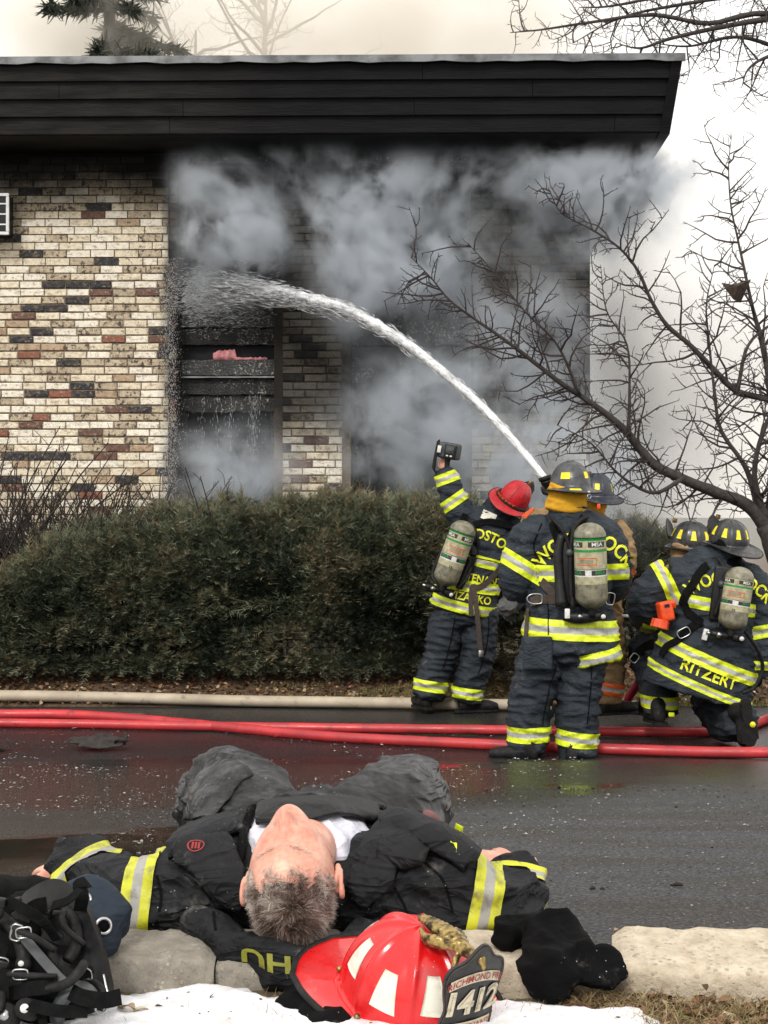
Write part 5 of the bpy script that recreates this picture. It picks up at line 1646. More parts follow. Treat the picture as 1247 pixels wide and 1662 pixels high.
# raised hand: index finger up along the camera, the rest wrapped round its grip
hA = hand_shapes(P(722, 765, YA), Vector((.02, .05, 1)), (.35, .9, 0), .185, [.25, 1.45, 1.5, 1.5], 1, .12)
hV, hF, _ = remesh(hA, .0042, 2)
hdA, nkA = P(827, 803, YA), P(810, 835, YA)
bodA = body_mesh(A, [
    loft(px2([(757, 985), (768, 925), (785, 885), (800, 850), (811, 830), (818, 820)], YA), [(.17, .12), (.16, .11), (.18, .12), (.16, .10), (.062, .062), (.058, .06)], (1, 0, .2), 20, 4),
    ellipsoid(P(824, 812, YA), (.072, .085, .095)),
    limb_shape([(770, 860), (738, 812), (722, 768)], YA, [.06, .05, .034]), limb_shape([(820, 862), (846, 893, .12), (862, 925, .5)], YA, [.06, .05, .036]),
    limb_shape([(735, 985), (714, 1070), (696, 1135)], YA, [.09, .06, .05]), limb_shape([(779, 985), (775, 1070), (757, 1140)], YA, [.09, .06, .05])], .018, [(hV, hF)])
shA, hmA = helmet(A, P(833, 812, YA), (.42, .85, .10), (.50, -.40, .80), 'red_dull', 'ridged', ((1.15, 1.55, .50, .72, .1),), True, 1.03)
shA.trim(M['rubber'], hmA, .020, 1.06, 'name_band'); shA.letters('VIZANKO', math.pi - .12, 1.02, .036, M['orange_ink'], hmA, 1.25, 'lettering', .024)
# air pack
air_tank(A, P(757, 846, YA - .31), P(720, 950, YA - .27), .099, (.25, -1, .12), number='54')
coatA.strap(px2([(757, 830), (748, 850), (738, 880), (728, 915)], YA - .16), .045, .010, M['webbing_black'], 'shoulder_strap')
coatA.strap(px2([(735, 868), (770, 852), (800, 846), (828, 850), (846, 862)], YA - .16), .050, .014, M['webbing_black'], 'shoulder_strap')
coatA.strap(px2([(818, 918), (800, 936), (780, 952), (765, 955)], YA - .16), .045, .008, M['webbing'], 'waist_strap')
V, F = tube(px2([(760, 880, -.2), (768, 900, -.2), (756, 930, -.2), (745, 955, -.22)], YA), [.028, .036, .036, .026], 10, 5); mk('backplate', V, F, M['plastic'], A)
V, F = tube(px2([(762, 845, -.19), (775, 870, -.2), (770, 905, -.2), (757, 940, -.24), (742, 955, -.26)], YA), [.013] * 5, 8, 5); mk('air_hose', V, F, M['rubber'], A)
V, F = tube(px2([(730, 868, -.14), (712, 905, -.14), (702, 935, -.16), (715, 952, -.22)], YA), [.014] * 4, 8, 5); mk('air_hose', V, F, M['rubber'], A)
L = px2([(768, 948, -.19), (772, 975, -.215), (776, 1010, -.21), (780, 1055, -.18)], YA); V, F = ribbon(catmull([tuple(p) for p in L], 5), [(0, -1, 0)] * 16, .036, .004); mk('hanging_strap', V, F, M['webbing'], A, None, False)
V, F = bevbox(P(781, 1061, YA - .18), (.036, .012, .05), .004); mk('strap_tip', V, F, M['steel'], A)
L = px2([(766, 952, -.19), (764, 975, -.21), (765, 1000, -.21)], YA); V, F = ribbon(catmull([tuple(p) for p in L], 5), [(0, -1, 0)] * 11, .034, .004); mk('hanging_strap', V, F, M['webbing'], A, None, False)
# the thermal camera he holds
tc = root('thermal_camera', P(726, 735, YA), 'grey handheld thermal camera held up at arm\'s length', 'camera')
Rz = Matrix.Rotation(math.radians(-24), 3, 'Z') @ Matrix.Rotation(math.radians(10), 3, 'Y')
V, F = bevbox(P(730, 732, YA - .03), (.155, .12, .125), .022, np.array(Rz), 3); mk('housing', V, F, M['grey_plastic'], tc)
cs = P(736, 733, YA - .03) + Rz @ Vector((0, -.066, 0))
V, F = bevbox(P(736, 734, YA - .03) + Rz @ Vector((0, -.062, 0)), (.098, .022, .112), .008, np.array(Rz)); mk('bezel', V, F, M['plastic'], tc)
V, F = bevbox(cs + Rz @ Vector((.0, -.009, .012)), (.068, .006, .060), .002, np.array(Rz)); mk('screen', V, F, M['screen'], tc)
for k in (-1, 1):
    V, F = bevbox(cs + Rz @ Vector((.016 * k, -.008, -.036)), (.018, .008, .011), .002, np.array(Rz)); mk('button', V, F, M['white_ink'], tc)
V, F = bevbox(P(713, 729, YA - .05) + Vector((0, -.03, 0)), (.030, .008, .055), .003, np.array(Rz)); mk('side_label', V, F, M['white_ink'], tc)
L = px2([(713, 715, -.02), (709, 735, -.05), (706, 752, -.05), (705, 762, -.03), (711, 768, 0)], YA); V, F = ribbon(catmull([tuple(p) for p in L], 5), [(-1, -.4, 0)] * 21, .050, .008); mk('hand_strap', V, F, M['plastic'], tc, None, False)
V, F = tube(px2([(727, 742), (726, 752), (725, 764)], YA), [(.024, .03), (.022, .028), (.024, .03)], 12, 4, (1, 0, 0)); mk('grip', V, F, M['plastic'], tc)

def seam(cl, pts, Y, name='seam'): cl.strap(px2(pts, Y), .007, .002, M['soft_black'], name, cl.obj, 8, -.002)


seam(coatA, [(730, 905, -.2), (760, 902, -.2), (800, 912, -.2), (822, 918, -.15)], YA); seam(trA, [(739, 1000, -.16), (730, 1050, -.14), (718, 1090, -.14)], YA); seam(trA, [(795, 1000, -.14), (790, 1050, -.13), (775, 1100, -.13)], YA)
# ---- C: in tan gear, ahead of B on the nozzle
YC = 12.75
C_ = root('person', P(968, 1158, YC), 'firefighter in tan gear with orange bands half hidden on the nozzle', 'person', 'firefighters at the fire')
coatC = Cloth('coat', [
    loft(px2([(948, 1060), (948, 1000), (948, 930), (948, 880), (950, 850), (958, 828)], YC), [(.28, .19), (.26, .18), (.28, .18), (.28, .17), (.24, .14), (.11, .10)], (1, 0, 0), 26, 5),
    limb_shape([(900, 868), (888, 852), (872, 846, .25), (862, 848, .5)], YC, [.12, .11, .085, .07]),
    limb_shape([(985, 862), (1000, 882), (1008, 912), (1003, 940, .25), (985, 955, .5)], YC, [.12, .115, .10, .085, .075])], .013, M['tan'], C_, .014, seed=9)
trC = Cloth('trousers', [
    loft(px2([(950, 1030), (950, 1060), (950, 1080)], YC), [(.22, .17), (.22, .17), (.19, .15)], (1, 0, 0), 22, 4, True, .02),
    limb_shape([(985, 1060), (985, 1100), (984, 1140)], YC, [.13, .12, .11]), limb_shape([(930, 1060), (918, 1100), (915, 1140)], YC, [.13, .12, .11])], .013, M['tan'], C_, .016, seed=10)
O2 = [M['orange_tape'], M['silver']]
coatC.tape(P(990, 922, YC), P(1022, 930, YC), .05, .22, mats=[M['orange_tape'], M['orange_tape']], sel=lambda cf: cf[:, 0] > P(985, 0, YC).x)
coatC.tape(P(858, 838, YC + .3), P(862, 865, YC + .3), .07, .25, mats=[M['orange_tape'], M['orange_tape']], sel=lambda cf: cf[:, 0] < P(882, 0, YC).x)
trC.tape(P(968, 1113, YC), P(999, 1119, YC), .085, .2, mats=O2, sel=lambda cf: cf[:, 0] > P(955, 0, YC).x)
trC.tape(P(900, 1118, YC), P(935, 1118, YC), .085, .2, mats=O2, sel=lambda cf: cf[:, 0] < P(948, 0, YC).x)
boot(C_, P(976, 1161, YC - .05), (.9, .5, 0), leg=P(984, 1125, YC)); boot(C_, P(912, 1162, YC), (0, 1, 0), leg=P(915, 1125, YC))
body_mesh(C_, [loft(px2([(950, 1060), (948, 930), (950, 870), (960, 835), (966, 815)], YC), [(.17, .12), (.18, .12), (.17, .11), (.062, .062), (.06, .06)], (1, 0, 0), 20, 4),
               ellipsoid(P(968, 806, YC), (.072, .085, .09)), limb_shape([(985, 862), (1008, 912), (985, 955, .5)], YC, [.06, .05, .035]), limb_shape([(900, 862), (872, 846, .25), (862, 848, .5)], YC, [.06, .05, .035]),
               limb_shape([(985, 1060), (984, 1150)], YC, [.09, .05]), limb_shape([(930, 1060), (915, 1150)], YC, [.09, .05])], .02,
          [remesh(hand_shapes(P(984, 956, YC + .5), (-.5, .6, .1), (0, .2, -1), .19, 1.3, 1), .006, 2)[:2]])
Cloth('hood', [loft(px2([(955, 838), (962, 820), (967, 805)], YC), [(.11, .11), (.095, .10), (.10, .115)], (1, 0, 0), 20, 4, True, .03)], .012, M['hood'], C_, .006, seed=14)
shC, hmC = helmet(C_, P(968, 806, YC), (-.28, .92, .05), (.05, -.10, 1), 'navy_shell', 'ridged', ((math.pi + .62, math.pi + .92, .62, .86, .0), (math.pi - .6, math.pi - .3, .62, .86, .0)), True, 1.03, brim=(.035, .045, .095))
V, F = bevbox(P(972, 822, YC - .24), (.022, .02, .035), .004); mk('helmet_clip', V, F, M['orange_plastic'], hmC)

# ---- B: foreground, seen square from behind
YB_ = 11.8
B = root('person', P(895, 1231, YB_), 'firefighter in navy gear, yellow hood and dark grey helmet standing nearest', 'person', 'firefighters at the fire')
coatB = Cloth('coat', [
    loft(px2([(926, 1058), (925, 1020), (923, 972), (926, 925), (927, 885), (924, 852), (921, 836)], YB_), [(.315, .21), (.302, .20), (.262, .18), (.272, .18), (.278, .175), (.235, .145), (.125, .11)], (1, 0, 0), 30, 5),
    loft(px2([(962, 1020), (964, 1050), (968, 1073)], YB_), [(.15, .17), (.16, .19), (.165, .20)], (1, 0, .12), 22, 4),
    limb_shape([(888, 866), (862, 874), (846, 910), (839, 945, .02), (850, 970, .22), (860, 975, .34)], YB_, [.13, .125, .122, .115, .09, .08]),
    limb_shape([(960, 866), (984, 876), (997, 915), (1000, 945, .10), (985, 965, .35)], YB_, [.13, .12, .108, .095, .08]),
    loft(px2([(922, 850), (920, 826), (919, 812)], YB_), [(.13, .12), (.115, .115), (.11, .11)], (1, 0, 0), 20, 3)],
    .012, M['navy'], B, .012, seed=21)
trB = Cloth('trousers', [
    loft(px2([(922, 1000), (922, 1040), (920, 1070)], YB_), [(.23, .17), (.24, .18), (.21, .16)], (1, 0, 0), 26, 4, True, .02),
    limb_shape([(892, 1045), (874, 1090), (862, 1140), (857, 1190), (856, 1222)], YB_, [.15, .145, .136, .126, .120]),
    limb_shape([(950, 1045), (944, 1095), (939, 1145), (937, 1195), (936, 1226)], YB_, [.148, .142, .134, .126, .120])],
    .012, M['navy_pants'], B, .017, seed=23)
coatB.tape(P(846, 1014, YB_), P(1001, 1021, YB_), .125, .5, tilt=.06, sel=lambda cf: cf[:, 0] > P(838, 0, YB_).x)
coatB.tape(P(907, 1078, YB_), P(1010, 1055, YB_), .10, .30, tilt=.06, sel=lambda cf: cf[:, 0] > P(908, 0, YB_).x)
coatB.tape(P(866, 928, YB_), P(1002, 926, YB_), .105, .34, tilt=.05, sel=lambda cf: (cf[:, 0] > P(868, 0, YB_).x))
coatB.tape(P(824, 905, YB_), P(874, 936, YB_), .10, .20, sel=lambda cf: cf[:, 0] < P(873, 0, YB_).x)
trB.tape(P(826, 1189, YB_), P(888, 1189, YB_), .098, .22, tilt=.05, sel=lambda cf: cf[:, 0] < P(897, 0, YB_).x)
trB.tape(P(905, 1193, YB_), P(972, 1201, YB_), .098, .22, tilt=.05, sel=lambda cf: cf[:, 0] > P(896, 0, YB_).x)
boot(B, P(868, 1236, YB_ - .10), (-1, .35, 0), leg=P(857, 1200, YB_)); boot(B, P(928, 1240, YB_ - .12), (.25, 1, 0), leg=P(936, 1205, YB_))
V2, F2 = text2d('WOODSTOCK', .125, .022, .84); coatB.print_on(arc2d(V2, .34), F2, P(945, 873, YB_), (1, 0, 0), (0, 0, 1), 'lettering', M['letter'])
pk = bevbox(P(873, 1060, YB_ - .19), (.185, .06, .21), .02, None, 3); mk('pocket', pk[0] + .006 * (fbm(pk[0] * 20, 2)[:, None] - .5), pk[1], M['navy'], B)
hB = hand_shapes(P(838, 972, YB_ + .1), Vector((-.35, .35, -.75)), (.3, -.6, -.3), .215, .75, -1, .2)
hBc = hand_shapes(P(986, 964, YB_ + .34), (-.6, .7, .1), (0, .2, -1), .19, 1.3, 1)
body_mesh(B, [loft(px2([(922, 1040), (923, 972), (926, 900), (924, 852), (921, 826), (919, 800)], YB_), [(.18, .13), (.17, .12), (.19, .13), (.17, .11), (.064, .064), (.06, .062)], (1, 0, 0), 20, 4),
              ellipsoid(P(922, 800, YB_), (.072, .085, .09)), limb_shape([(880, 868), (842, 915), (839, 945), (850, 970, .22)], YB_, [.06, .055, .05, .034]), limb_shape([(965, 866), (997, 915), (985, 965, .35)], YB_, [.06, .05, .034]),
              limb_shape([(892, 1045), (862, 1140), (856, 1225)], YB_, [.09, .06, .05]), limb_shape([(950, 1045), (939, 1145), (936, 1228)], YB_, [.09, .06, .05])], .02, [remesh(hBc, .006, 2)[:2]])
gl = Cloth('glove', hB + [loft(px2([(846, 962, .1), (834, 975, .08), (818, 990, .02)], YB_), [(.075, .055), (.082, .055), (.06, .045)], (1, 0, .6), 16, 4, True, .01)], .007, M['glove'], B, .012, sc=(20, 20, 26), seed=4)
Cloth('hood', [loft(px2([(917, 830), (920, 812), (922, 796), (924, 782)], YB_), [(.132, .128), (.124, .126), (.124, .128), (.10, .11)], (1, 0, 0), 24, 4, True, .02)], .010, M['hood'], B, .007, sc=(14, 14, 26), seed=8)
shB, hmB = helmet(B, P(926, 791, YB_), (-.42, .9, .0), (.12, -.26, 1), 'grey_shell', 'smooth', ((math.pi - .62, math.pi - .18, 1.30, 1.62, 0), (math.pi + .20, math.pi + .52, .62, .80, 0), (math.pi - 1.12, math.pi - .62, .64, .82, 0)), False, 1.06, True)
air_tank(B, P(957, 848, YB_ - .30), P(961, 988, YB_ - .26), .101, (-.12, -1, 0))
bodyk = px2([(912, 868, -.22), (906, 900, -.23), (908, 940, -.24), (912, 985, -.26)], YB_); V, F = tube(bodyk, [(.024, .02), (.03, .02), (.03, .02), (.04, .03)], 10, 5, (1, 0, 0)); mk('backplate', V, F, M['plastic'], B)
V, F = bevbox(P(945, 930, YB_ - .205), (.26, .035, .40), .015, None, 2); mk('backplate', V, F, M['plastic'], B)
coatB.strap(px2([(893, 836), (897, 850), (905, 875), (912, 900)], YB_ - .17), .05, .012, M['webbing_black'], 'shoulder_strap')
coatB.strap(px2([(950, 838), (940, 850), (930, 866), (922, 890)], YB_ - .17), .05, .012, M['webbing_black'], 'shoulder_strap')
coatB.strap(px2([(852, 975), (880, 972), (915, 972), (945, 972), (980, 970), (997, 968)], YB_ - .15), .058, .010, M['webbing'], 'waist_strap')
coatB.strap(px2([(876, 942), (890, 955), (905, 967)], YB_ - .17), .055, .008, M['webbing'], 'harness_strap')
coatB.strap(px2([(853, 985), (844, 1005), (845, 1035)], YB_ - .12), .032, .006, M['webbing'], 'harness_strap')
buckle(B, P(868, 972, YB_ - .235), (1, 0, 0), (0, 0, 1), .095, .062, dee=True); buckle(B, P(991, 972, YB_ - .19), (1, 0, -.2), (.2, 0, 1), .05, .075)
for pts, r in (([(896, 842, -.18), (910, 856, -.22), (922, 880, -.23), (928, 905, -.24)], .013), ([(955, 838, -.2), (937, 850, -.23), (928, 880, -.25), (926, 940, -.26), (930, 988, -.28)], .014),
               ([(948, 838, -.2), (930, 858, -.24), (934, 920, -.25), (938, 970, -.27)], .011)):
    V, F = tube(px2(pts, YB_), [r] * len(pts), 8, 6); mk('air_hose', V, F, M['rubber'], B)
V, F = tube(px2([(925, 897, -.25), (925, 897, -.275)], YB_), [.022, .022], 16, 1); mk('clip_disc', V, F, M['grey_plastic'], B)
V, F = bevbox(P(921, 996, YB_ - .29), (.032, .03, .062), .006); mk('data_tag', V, F, M['white_ink'], B)
V, F = tube(px2([(915, 1000, -.24), (940, 1003, -.25), (975, 1000, -.24)], YB_), [(.03, .03), (.04, .03), (.03, .03)], 10, 4, (0, 0, 1)); mk('waist_pad', V, F, M['plastic'], B)

seam(coatB, [(872, 905, -.2), (900, 902, -.2), (930, 902, -.2)], YB_); seam(coatB, [(880, 940, -.18), (888, 990, -.19), (890, 1030, -.2)], YB_); seam(trB, [(905, 1080, -.16), (892, 1130, -.15), (886, 1175, -.14)], YB_); seam(trB, [(960, 1080, -.14), (958, 1130, -.14), (952, 1180, -.13)], YB_); seam(coatB, [(880, 850, -.1), (868, 880, -.15), (872, 910, -.15)], YB_)
# ---- E: crouching behind D
YE = 13.3
E_ = root('person', P(1110, 1165, YE), 'crouching firefighter in a black helmet with yellow trapezoids behind the kneeling one', 'person', 'firefighters at the fire')
coatE = Cloth('coat', [loft(px2([(1120, 1080), (1120, 1020), (1120, 960), (1120, 925), (1118, 905)], YE), [(.24, .18), (.23, .17), (.24, .17), (.21, .14), (.10, .10)], (1, 0, 0), 24, 4),
                       limb_shape([(1090, 940), (1075, 975), (1080, 1005, .25)], YE, [.11, .1, .08]), limb_shape([(1150, 940), (1168, 975), (1160, 1005, .25)], YE, [.11, .1, .08])], .015, M['tan'], E_, .014, seed=31)
trE = Cloth('trousers', [limb_shape([(1120, 1070), (1090, 1075, .3), (1072, 1085, .42), (1070, 1125, .3), (1068, 1150, .2)], YE, [.17, .14, .13, .11, .10]), limb_shape([(1120, 1070), (1148, 1090, .3), (1150, 1130, .3), (1150, 1150, .1)], YE, [.17, .14, .12, .10])], .015, M['navy_pants'], E_, .015, seed=32)
boot(E_, P(1058, 1162, YE + .05), (-.6, .8, 0), leg=P(1066, 1130, YE + .2)); boot(E_, P(1150, 1162, YE), (0, 1, 0), leg=P(1150, 1130, YE + .1))
body_mesh(E_, [loft(px2([(1120, 1070), (1120, 960), (1118, 905), (1118, 885)], YE), [(.16, .12), (.17, .12), (.065, .065), (.06, .06)], (1, 0, 0), 18, 4), ellipsoid(P(1119, 890, YE), (.072, .085, .09)),
               limb_shape([(1090, 945), (1075, 975), (1080, 1005, .25), (1080, 1008, .4)], YE, [.055, .05, .036, .03]), limb_shape([(1150, 945), (1168, 975), (1160, 1005, .25), (1160, 1008, .4)], YE, [.055, .05, .036, .03]),
               limb_shape([(1120, 1070), (1072, 1085, .42), (1068, 1150, .2)], YE, [.1, .06, .05]), limb_shape([(1120, 1070), (1150, 1090, .3), (1150, 1150, .1)], YE, [.1, .06, .05])], .02)
Cloth('hood', [loft(px2([(1110, 925), (1112, 905), (1114, 885)], YE), [(.12, .12), (.105, .11), (.105, .115)], (1, 0, 0), 20, 4, True, .03)], .012, M['tan'], E_, .008, seed=15)
tp = lambda a: (a - .15, a + .15, .52, .80, .35)
shE, hmE = helmet(E_, P(1122, 886, YE), (-.80, .45, .12), (.14, -.20, 1), 'black_shell', 'ridged', (tp(.39), tp(1.17), tp(1.96), tp(2.75), tp(3.53)), True, 1.12)

# ---- D: kneeling, name on the coat tail
YD = 12.3
D = root('person', P(1140, 1190, YD), 'kneeling firefighter in navy gear with an orange flashlight and a name across the coat tail', 'person', 'firefighters at the fire')
hemd = Vector((.83, 0, -.50)).normalized()
coatD = Cloth('coat', [
    loft(px2([(1130, 1128), (1146, 1068), (1152, 1012), (1155, 962), (1160, 926), (1172, 904)], YD), [(.365, .26), (.345, .245), (.29, .20), (.285, .19), (.24, .155), (.12, .11)], (.83, 0, -.30), 30, 5),
    limb_shape([(1120, 940), (1082, 938), (1056, 962), (1044, 985, .05), (1050, 1003, .25), (1062, 1006, .4)], YD, [.13, .125, .12, .115, .09, .08]),
    limb_shape([(1195, 940), (1220, 950), (1236, 990), (1240, 1030), (1237, 1068, -.02), (1230, 1088, .02)], YD, [.13, .12, .108, .10, .09, .08]),
    loft(px2([(1166, 918), (1176, 896), (1180, 884)], YD), [(.13, .12), (.115, .115), (.11, .11)], (1, 0, -.2), 18, 3)], .012, M['navy'], D, .012, seed=41)
trD = Cloth('trousers', [
    limb_shape([(1130, 1075), (1095, 1060, .22), (1060, 1055, .42), (1052, 1062, .45), (1062, 1095, .36), (1072, 1130, .25), (1076, 1158, .2)], YD, [.19, .16, .14, .135, .128, .122, .112]),
    limb_shape([(1160, 1090), (1168, 1125, .18), (1170, 1160, .30)], YD, [.20, .16, .135]),
    limb_shape([(1170, 1165, .28), (1186, 1172, .05), (1203, 1168, -.20)], YD, [.13, .125, .115])], .013, M['navy_pants'], D, .016, seed=43)
coatD.tape(P(1086, 1041, YD), P(1217, 1097, YD), .088, .50, tilt=.10, sel=lambda cf: cf[:, 0] < P(1226, 0, YD).x)
coatD.tape(P(1072, 1081, YD), P(1208, 1139, YD), .055, .50, tilt=.10, sel=lambda cf: cf[:, 0] < P(1226, 0, YD).x)
coatD.tape(P(1105, 970, YD), P(1212, 988, YD), .085, .32, tilt=.05, sel=lambda cf: (cf[:, 0] > P(1104, 0, YD).x) & (cf[:, 0] < P(1222, 0, YD).x))
coatD.tape(P(1070, 925, YD), P(1090, 968, YD), .09, .19, sel=lambda cf: cf[:, 0] < P(1102, 0, YD).x)
coatD.tape(P(1030, 988, YD + .15), P(1052, 998, YD + .15), .05, .14, three=False, sel=lambda cf: cf[:, 0] < P(1062, 0, YD).x)
coatD.tape(P(1212, 1028, YD), P(1260, 1018, YD), .085, .19, sel=lambda cf: cf[:, 0] > P(1216, 0, YD).x)
coatD.tape(P(1218, 1078, YD), P(1250, 1080, YD), .06, .14, sel=lambda cf: cf[:, 0] > P(1216, 0, YD).x)
trD.tape(P(1044, 1138, YD + .2), P(1104, 1140, YD + .2), .085, .22, tilt=.05, sel=lambda cf: cf[:, 0] < P(1112, 0, YD).x)
V2, F2 = text2d('WOODSTOCK', .115, .022, .80); coatD.print_on(arc2d(V2, .40), F2, P(1180, 938, YD), (1, 0, -.12), (.12, 0, 1), 'lettering', M['letter'])
V2, F2 = text2d('RITZERT', .112, .020, .92); coatD.print_on(V2, F2, P(1141, 1090, YD), (1, 0, -.40), (.40, 0, 1), 'lettering', M['letter'])
bl = boot(D, P(1072, 1176, YD + .06), (-.15, 1, 0), leg=P(1075, 1148, YD + .2)); 
V, F = bevbox(P(1090, 1160, YD + .02), (.04, .03, .03), .008); mk('pull_tab', V, F, M['lime'], bl)
# the trailing boot stands on its toes, its sole towards the camera
b2 = boot(D, P(1212, 1148, YD - .34), (.16, .16, -1), up=(-.48, .88, .06), L=.26, leg=P(1196, 1174, YD - .06), w=.068); 
V, F = tube([P(1222, 1176, YD - .335), P(1222, 1176, YD - .342)], [.019, .019], 16, 1); mk('sole_badge', V, F, M['patch_yellow'], b2)
body_mesh(D, [loft(px2([(1145, 1075), (1152, 1012), (1156, 950), (1172, 905), (1180, 880)], YD), [(.18, .13), (.18, .13), (.18, .12), (.064, .064), (.06, .06)], (1, 0, -.3), 20, 4), ellipsoid(P(1181, 880, YD), (.072, .085, .09)),
              limb_shape([(1115, 940), (1070, 955), (1046, 985, .05), (1062, 1006, .4)], YD, [.06, .055, .05, .034]), limb_shape([(1200, 940), (1236, 990), (1238, 1060), (1230, 1092, .02)], YD, [.06, .05, .045, .034]),
              limb_shape([(1130, 1075), (1060, 1060, .42), (1076, 1165, .2)], YD, [.1, .07, .05]), limb_shape([(1160, 1090), (1170, 1160, .28), (1194, 1172, -.06)], YD, [.1, .07, .04])], .02,
          [remesh(hand_shapes(P(1062, 1006, YD + .38), (.7, .6, 0), (0, -.2, -1), .19, 1.1, 1), .006, 2)[:2]])
Cloth('glove', hand_shapes(P(1231, 1086, YD), (-.1, .1, -1), (-.4, .8, 0), .20, .9, -1), .006, M['soft_black'], D, .004, seed=3)
Cloth('hood', [loft(px2([(1172, 915), (1177, 898), (1180, 884), (1182, 872)], YD), [(.125, .12), (.11, .115), (.112, .12), (.10, .11)], (1, 0, -.2), 22, 4, True, .02)], .011, M['soft_black'], D, .006, seed=18)
shD, hmD = helmet(D, P(1183, 882, YD), (-.55, .80, .20), (.18, -.30, .95), 'black_shell', 'ridged', (tp(math.pi - .39), tp(math.pi + .39), tp(math.pi - 1.18), tp(math.pi + 1.18), tp(1.17)), True, 1.03)
air_tank(D, P(1204, 920, YD - .30), P(1187, 1022, YD - .30), .094, (-.05, -1, .05), number='59')
V, F = bevbox(P(1185, 965, YD - .22), (.24, .04, .36), .015, np.array(Matrix.Rotation(.12, 3, 'Y'))); mk('backplate', V, F, M['plastic'], D)
coatD.strap(px2([(1150, 912), (1135, 930), (1118, 955), (1102, 985)], YD - .2), .055, .012, M['webbing_black'], 'shoulder_strap')
coatD.strap(px2([(1104, 980), (1120, 995), (1140, 1012)], YD - .2), .05, .008, M['webbing_black'], 'harness_strap')
coatD.strap(px2([(1140, 1010), (1118, 1020), (1100, 1035), (1085, 1042), (1058, 1045)], YD - .2), .05, .008, M['webbing_black'], 'waist_strap')
buckle(D, P(1110, 1027, YD - .215), (.85, 0, .45), (-.45, 0, .85), .085, .055)
for pts, r in (([(1165, 905, -.16), (1176, 925, -.23), (1172, 960, -.25), (1160, 1000, -.25)], .012), ([(1210, 1025, -.25), (1230, 1055, -.2), (1238, 1085, -.15), (1225, 1115, -.15), (1205, 1125, -.18)], .013),
               ([(1186, 930, -.22), (1172, 950, -.25), (1170, 1000, -.27), (1165, 1020, -.29)], .012)):
    V, F = tube(px2(pts, YD), [r] * len(pts), 8, 6); mk('air_hose', V, F, M['rubber'], D)
V, F = tube(px2([(1171, 948, -.25), (1171, 948, -.275)], YD), [.022, .022], 16, 1); mk('clip_disc', V, F, M['grey_plastic'], D)
V, F = bevbox(P(1145, 1030, YD - .27), (.035, .03, .075), .006, np.array(Matrix.Rotation(.25, 3, 'Y'))); mk('data_tag', V, F, M['white_ink'], D)
V, F = bevbox(P(1047, 1052, YD + .28), (.105, .05, .075), .02, np.array(Matrix.Rotation(-.6, 3, 'Y'))); mk('strap_slide', V, F, M['plastic'], D)
V, F = ribbon(px2([(1026, 1072, .22), (1034, 1060, .25), (1046, 1050, .24), (1062, 1042, .1)], YD), [(0, -1, .2)] * 4, .05, .008); mk('harness_strap', V, F, M['webbing_black'], D, None, False)
buckle(D, P(1030, 1068, YD + .2), (.6, 0, .8), (-.8, 0, .6), .06, .05)
# flashlight clipped to his coat
fl = root('flashlight', P(1077, 1020, YD - .2), 'orange right-angle flashlight clipped to the kneeling firefighter\'s coat', 'flashlight')
Rf = np.array(Matrix.Rotation(math.radians(-10), 3, 'Y') @ Matrix.Rotation(.3, 3, 'Z'))
V, F = bevbox(P(1080, 992, YD - .20), (.095, .08, .13), .018, Rf, 3); mk('housing', V, F, M['orange_plastic'], fl)
V, F = tube([P(1073, 1006, YD - .21), P(1070, 1019, YD - .215)], [(.058, .05), (.062, .052)], 8, 2, (1, 0, 0)); mk('lamp_head', V, F, M['orange_plastic'], fl, None, False)
V, F = tube(px2([(1085, 983, -.2), (1091, 978, -.21), (1094, 985, -.2)], YD), [.02, .022, .02], 10, 4); mk('hook', V, F, M['orange_plastic'], fl)
V, F = bevbox(P(1083, 983, YD - .245), (.035, .006, .02), .002, Rf); mk('side_label', V, F, M['bag_navy'], fl)

# ------------------------------------------------------------------ kerb stones
def kerb(px0, px1, Y, zt, depth, h, yaw, pitch, mat, label, seed, hump=0.0):
    a, b = (px0 - CX) / FPX * Y, (px1 - CX) / FPX * Y; L = b - a; nx, c = int(L / .012) + 2, 40
    V = []
    for i in range(nx):
        t = i / (nx - 1); e = min(t, 1 - t) * L
        k = 1 - 0.16 * max(0, 1 - e / .03) ** 2
        for j in range(c):                                      # rounded profile round the stone
            an = 2 * math.pi * j / c; sx = abs(math.cos(an)) ** .22 * math.copysign(1, math.cos(an)); sz = abs(math.sin(an)) ** .22 * math.copysign(1, math.sin(an))
            V.append(((t - .5) * L, sx * depth / 2 * k, sz * h / 2 * k + hump * (t - .5) ** 2 * -4))
    V = np.array(V); V[:, 0] += 0
    n = fbm(V * 22 + seed, seed, 3) - .5; n2 = fbm(V * 90 + seed, seed + 2, 2) - .5
    r = np.linalg.norm(V[:, 1:], axis=1)[:, None]; V[:, 1:] += V[:, 1:] / r * (n * .016 + n2 * .008 - .007 * np.clip((fbm(V * 30 + 3, seed + 8, 3) - .58) * 20, 0, 1))[:, None]
    F = grid_faces(nx, c, False, True) + [tuple(range(c)), tuple(range((nx - 1) * c, nx * c))[::-1]]
    m = Matrix.Rotation(yaw, 3, 'Z') @ Matrix.Rotation(pitch, 3, 'X'); cen = Vector(((a + b) / 2, Y + depth / 2, zt - h / 2))
    V = V @ np.array(m).T + np.array(cen)
    o = mk('kerb_stone', V, F, M[mat], None, None, True, (cen.x, cen.y, zt - h))
    return tag(o, label, 'kerb stone', 'kerb stones along the lawn')


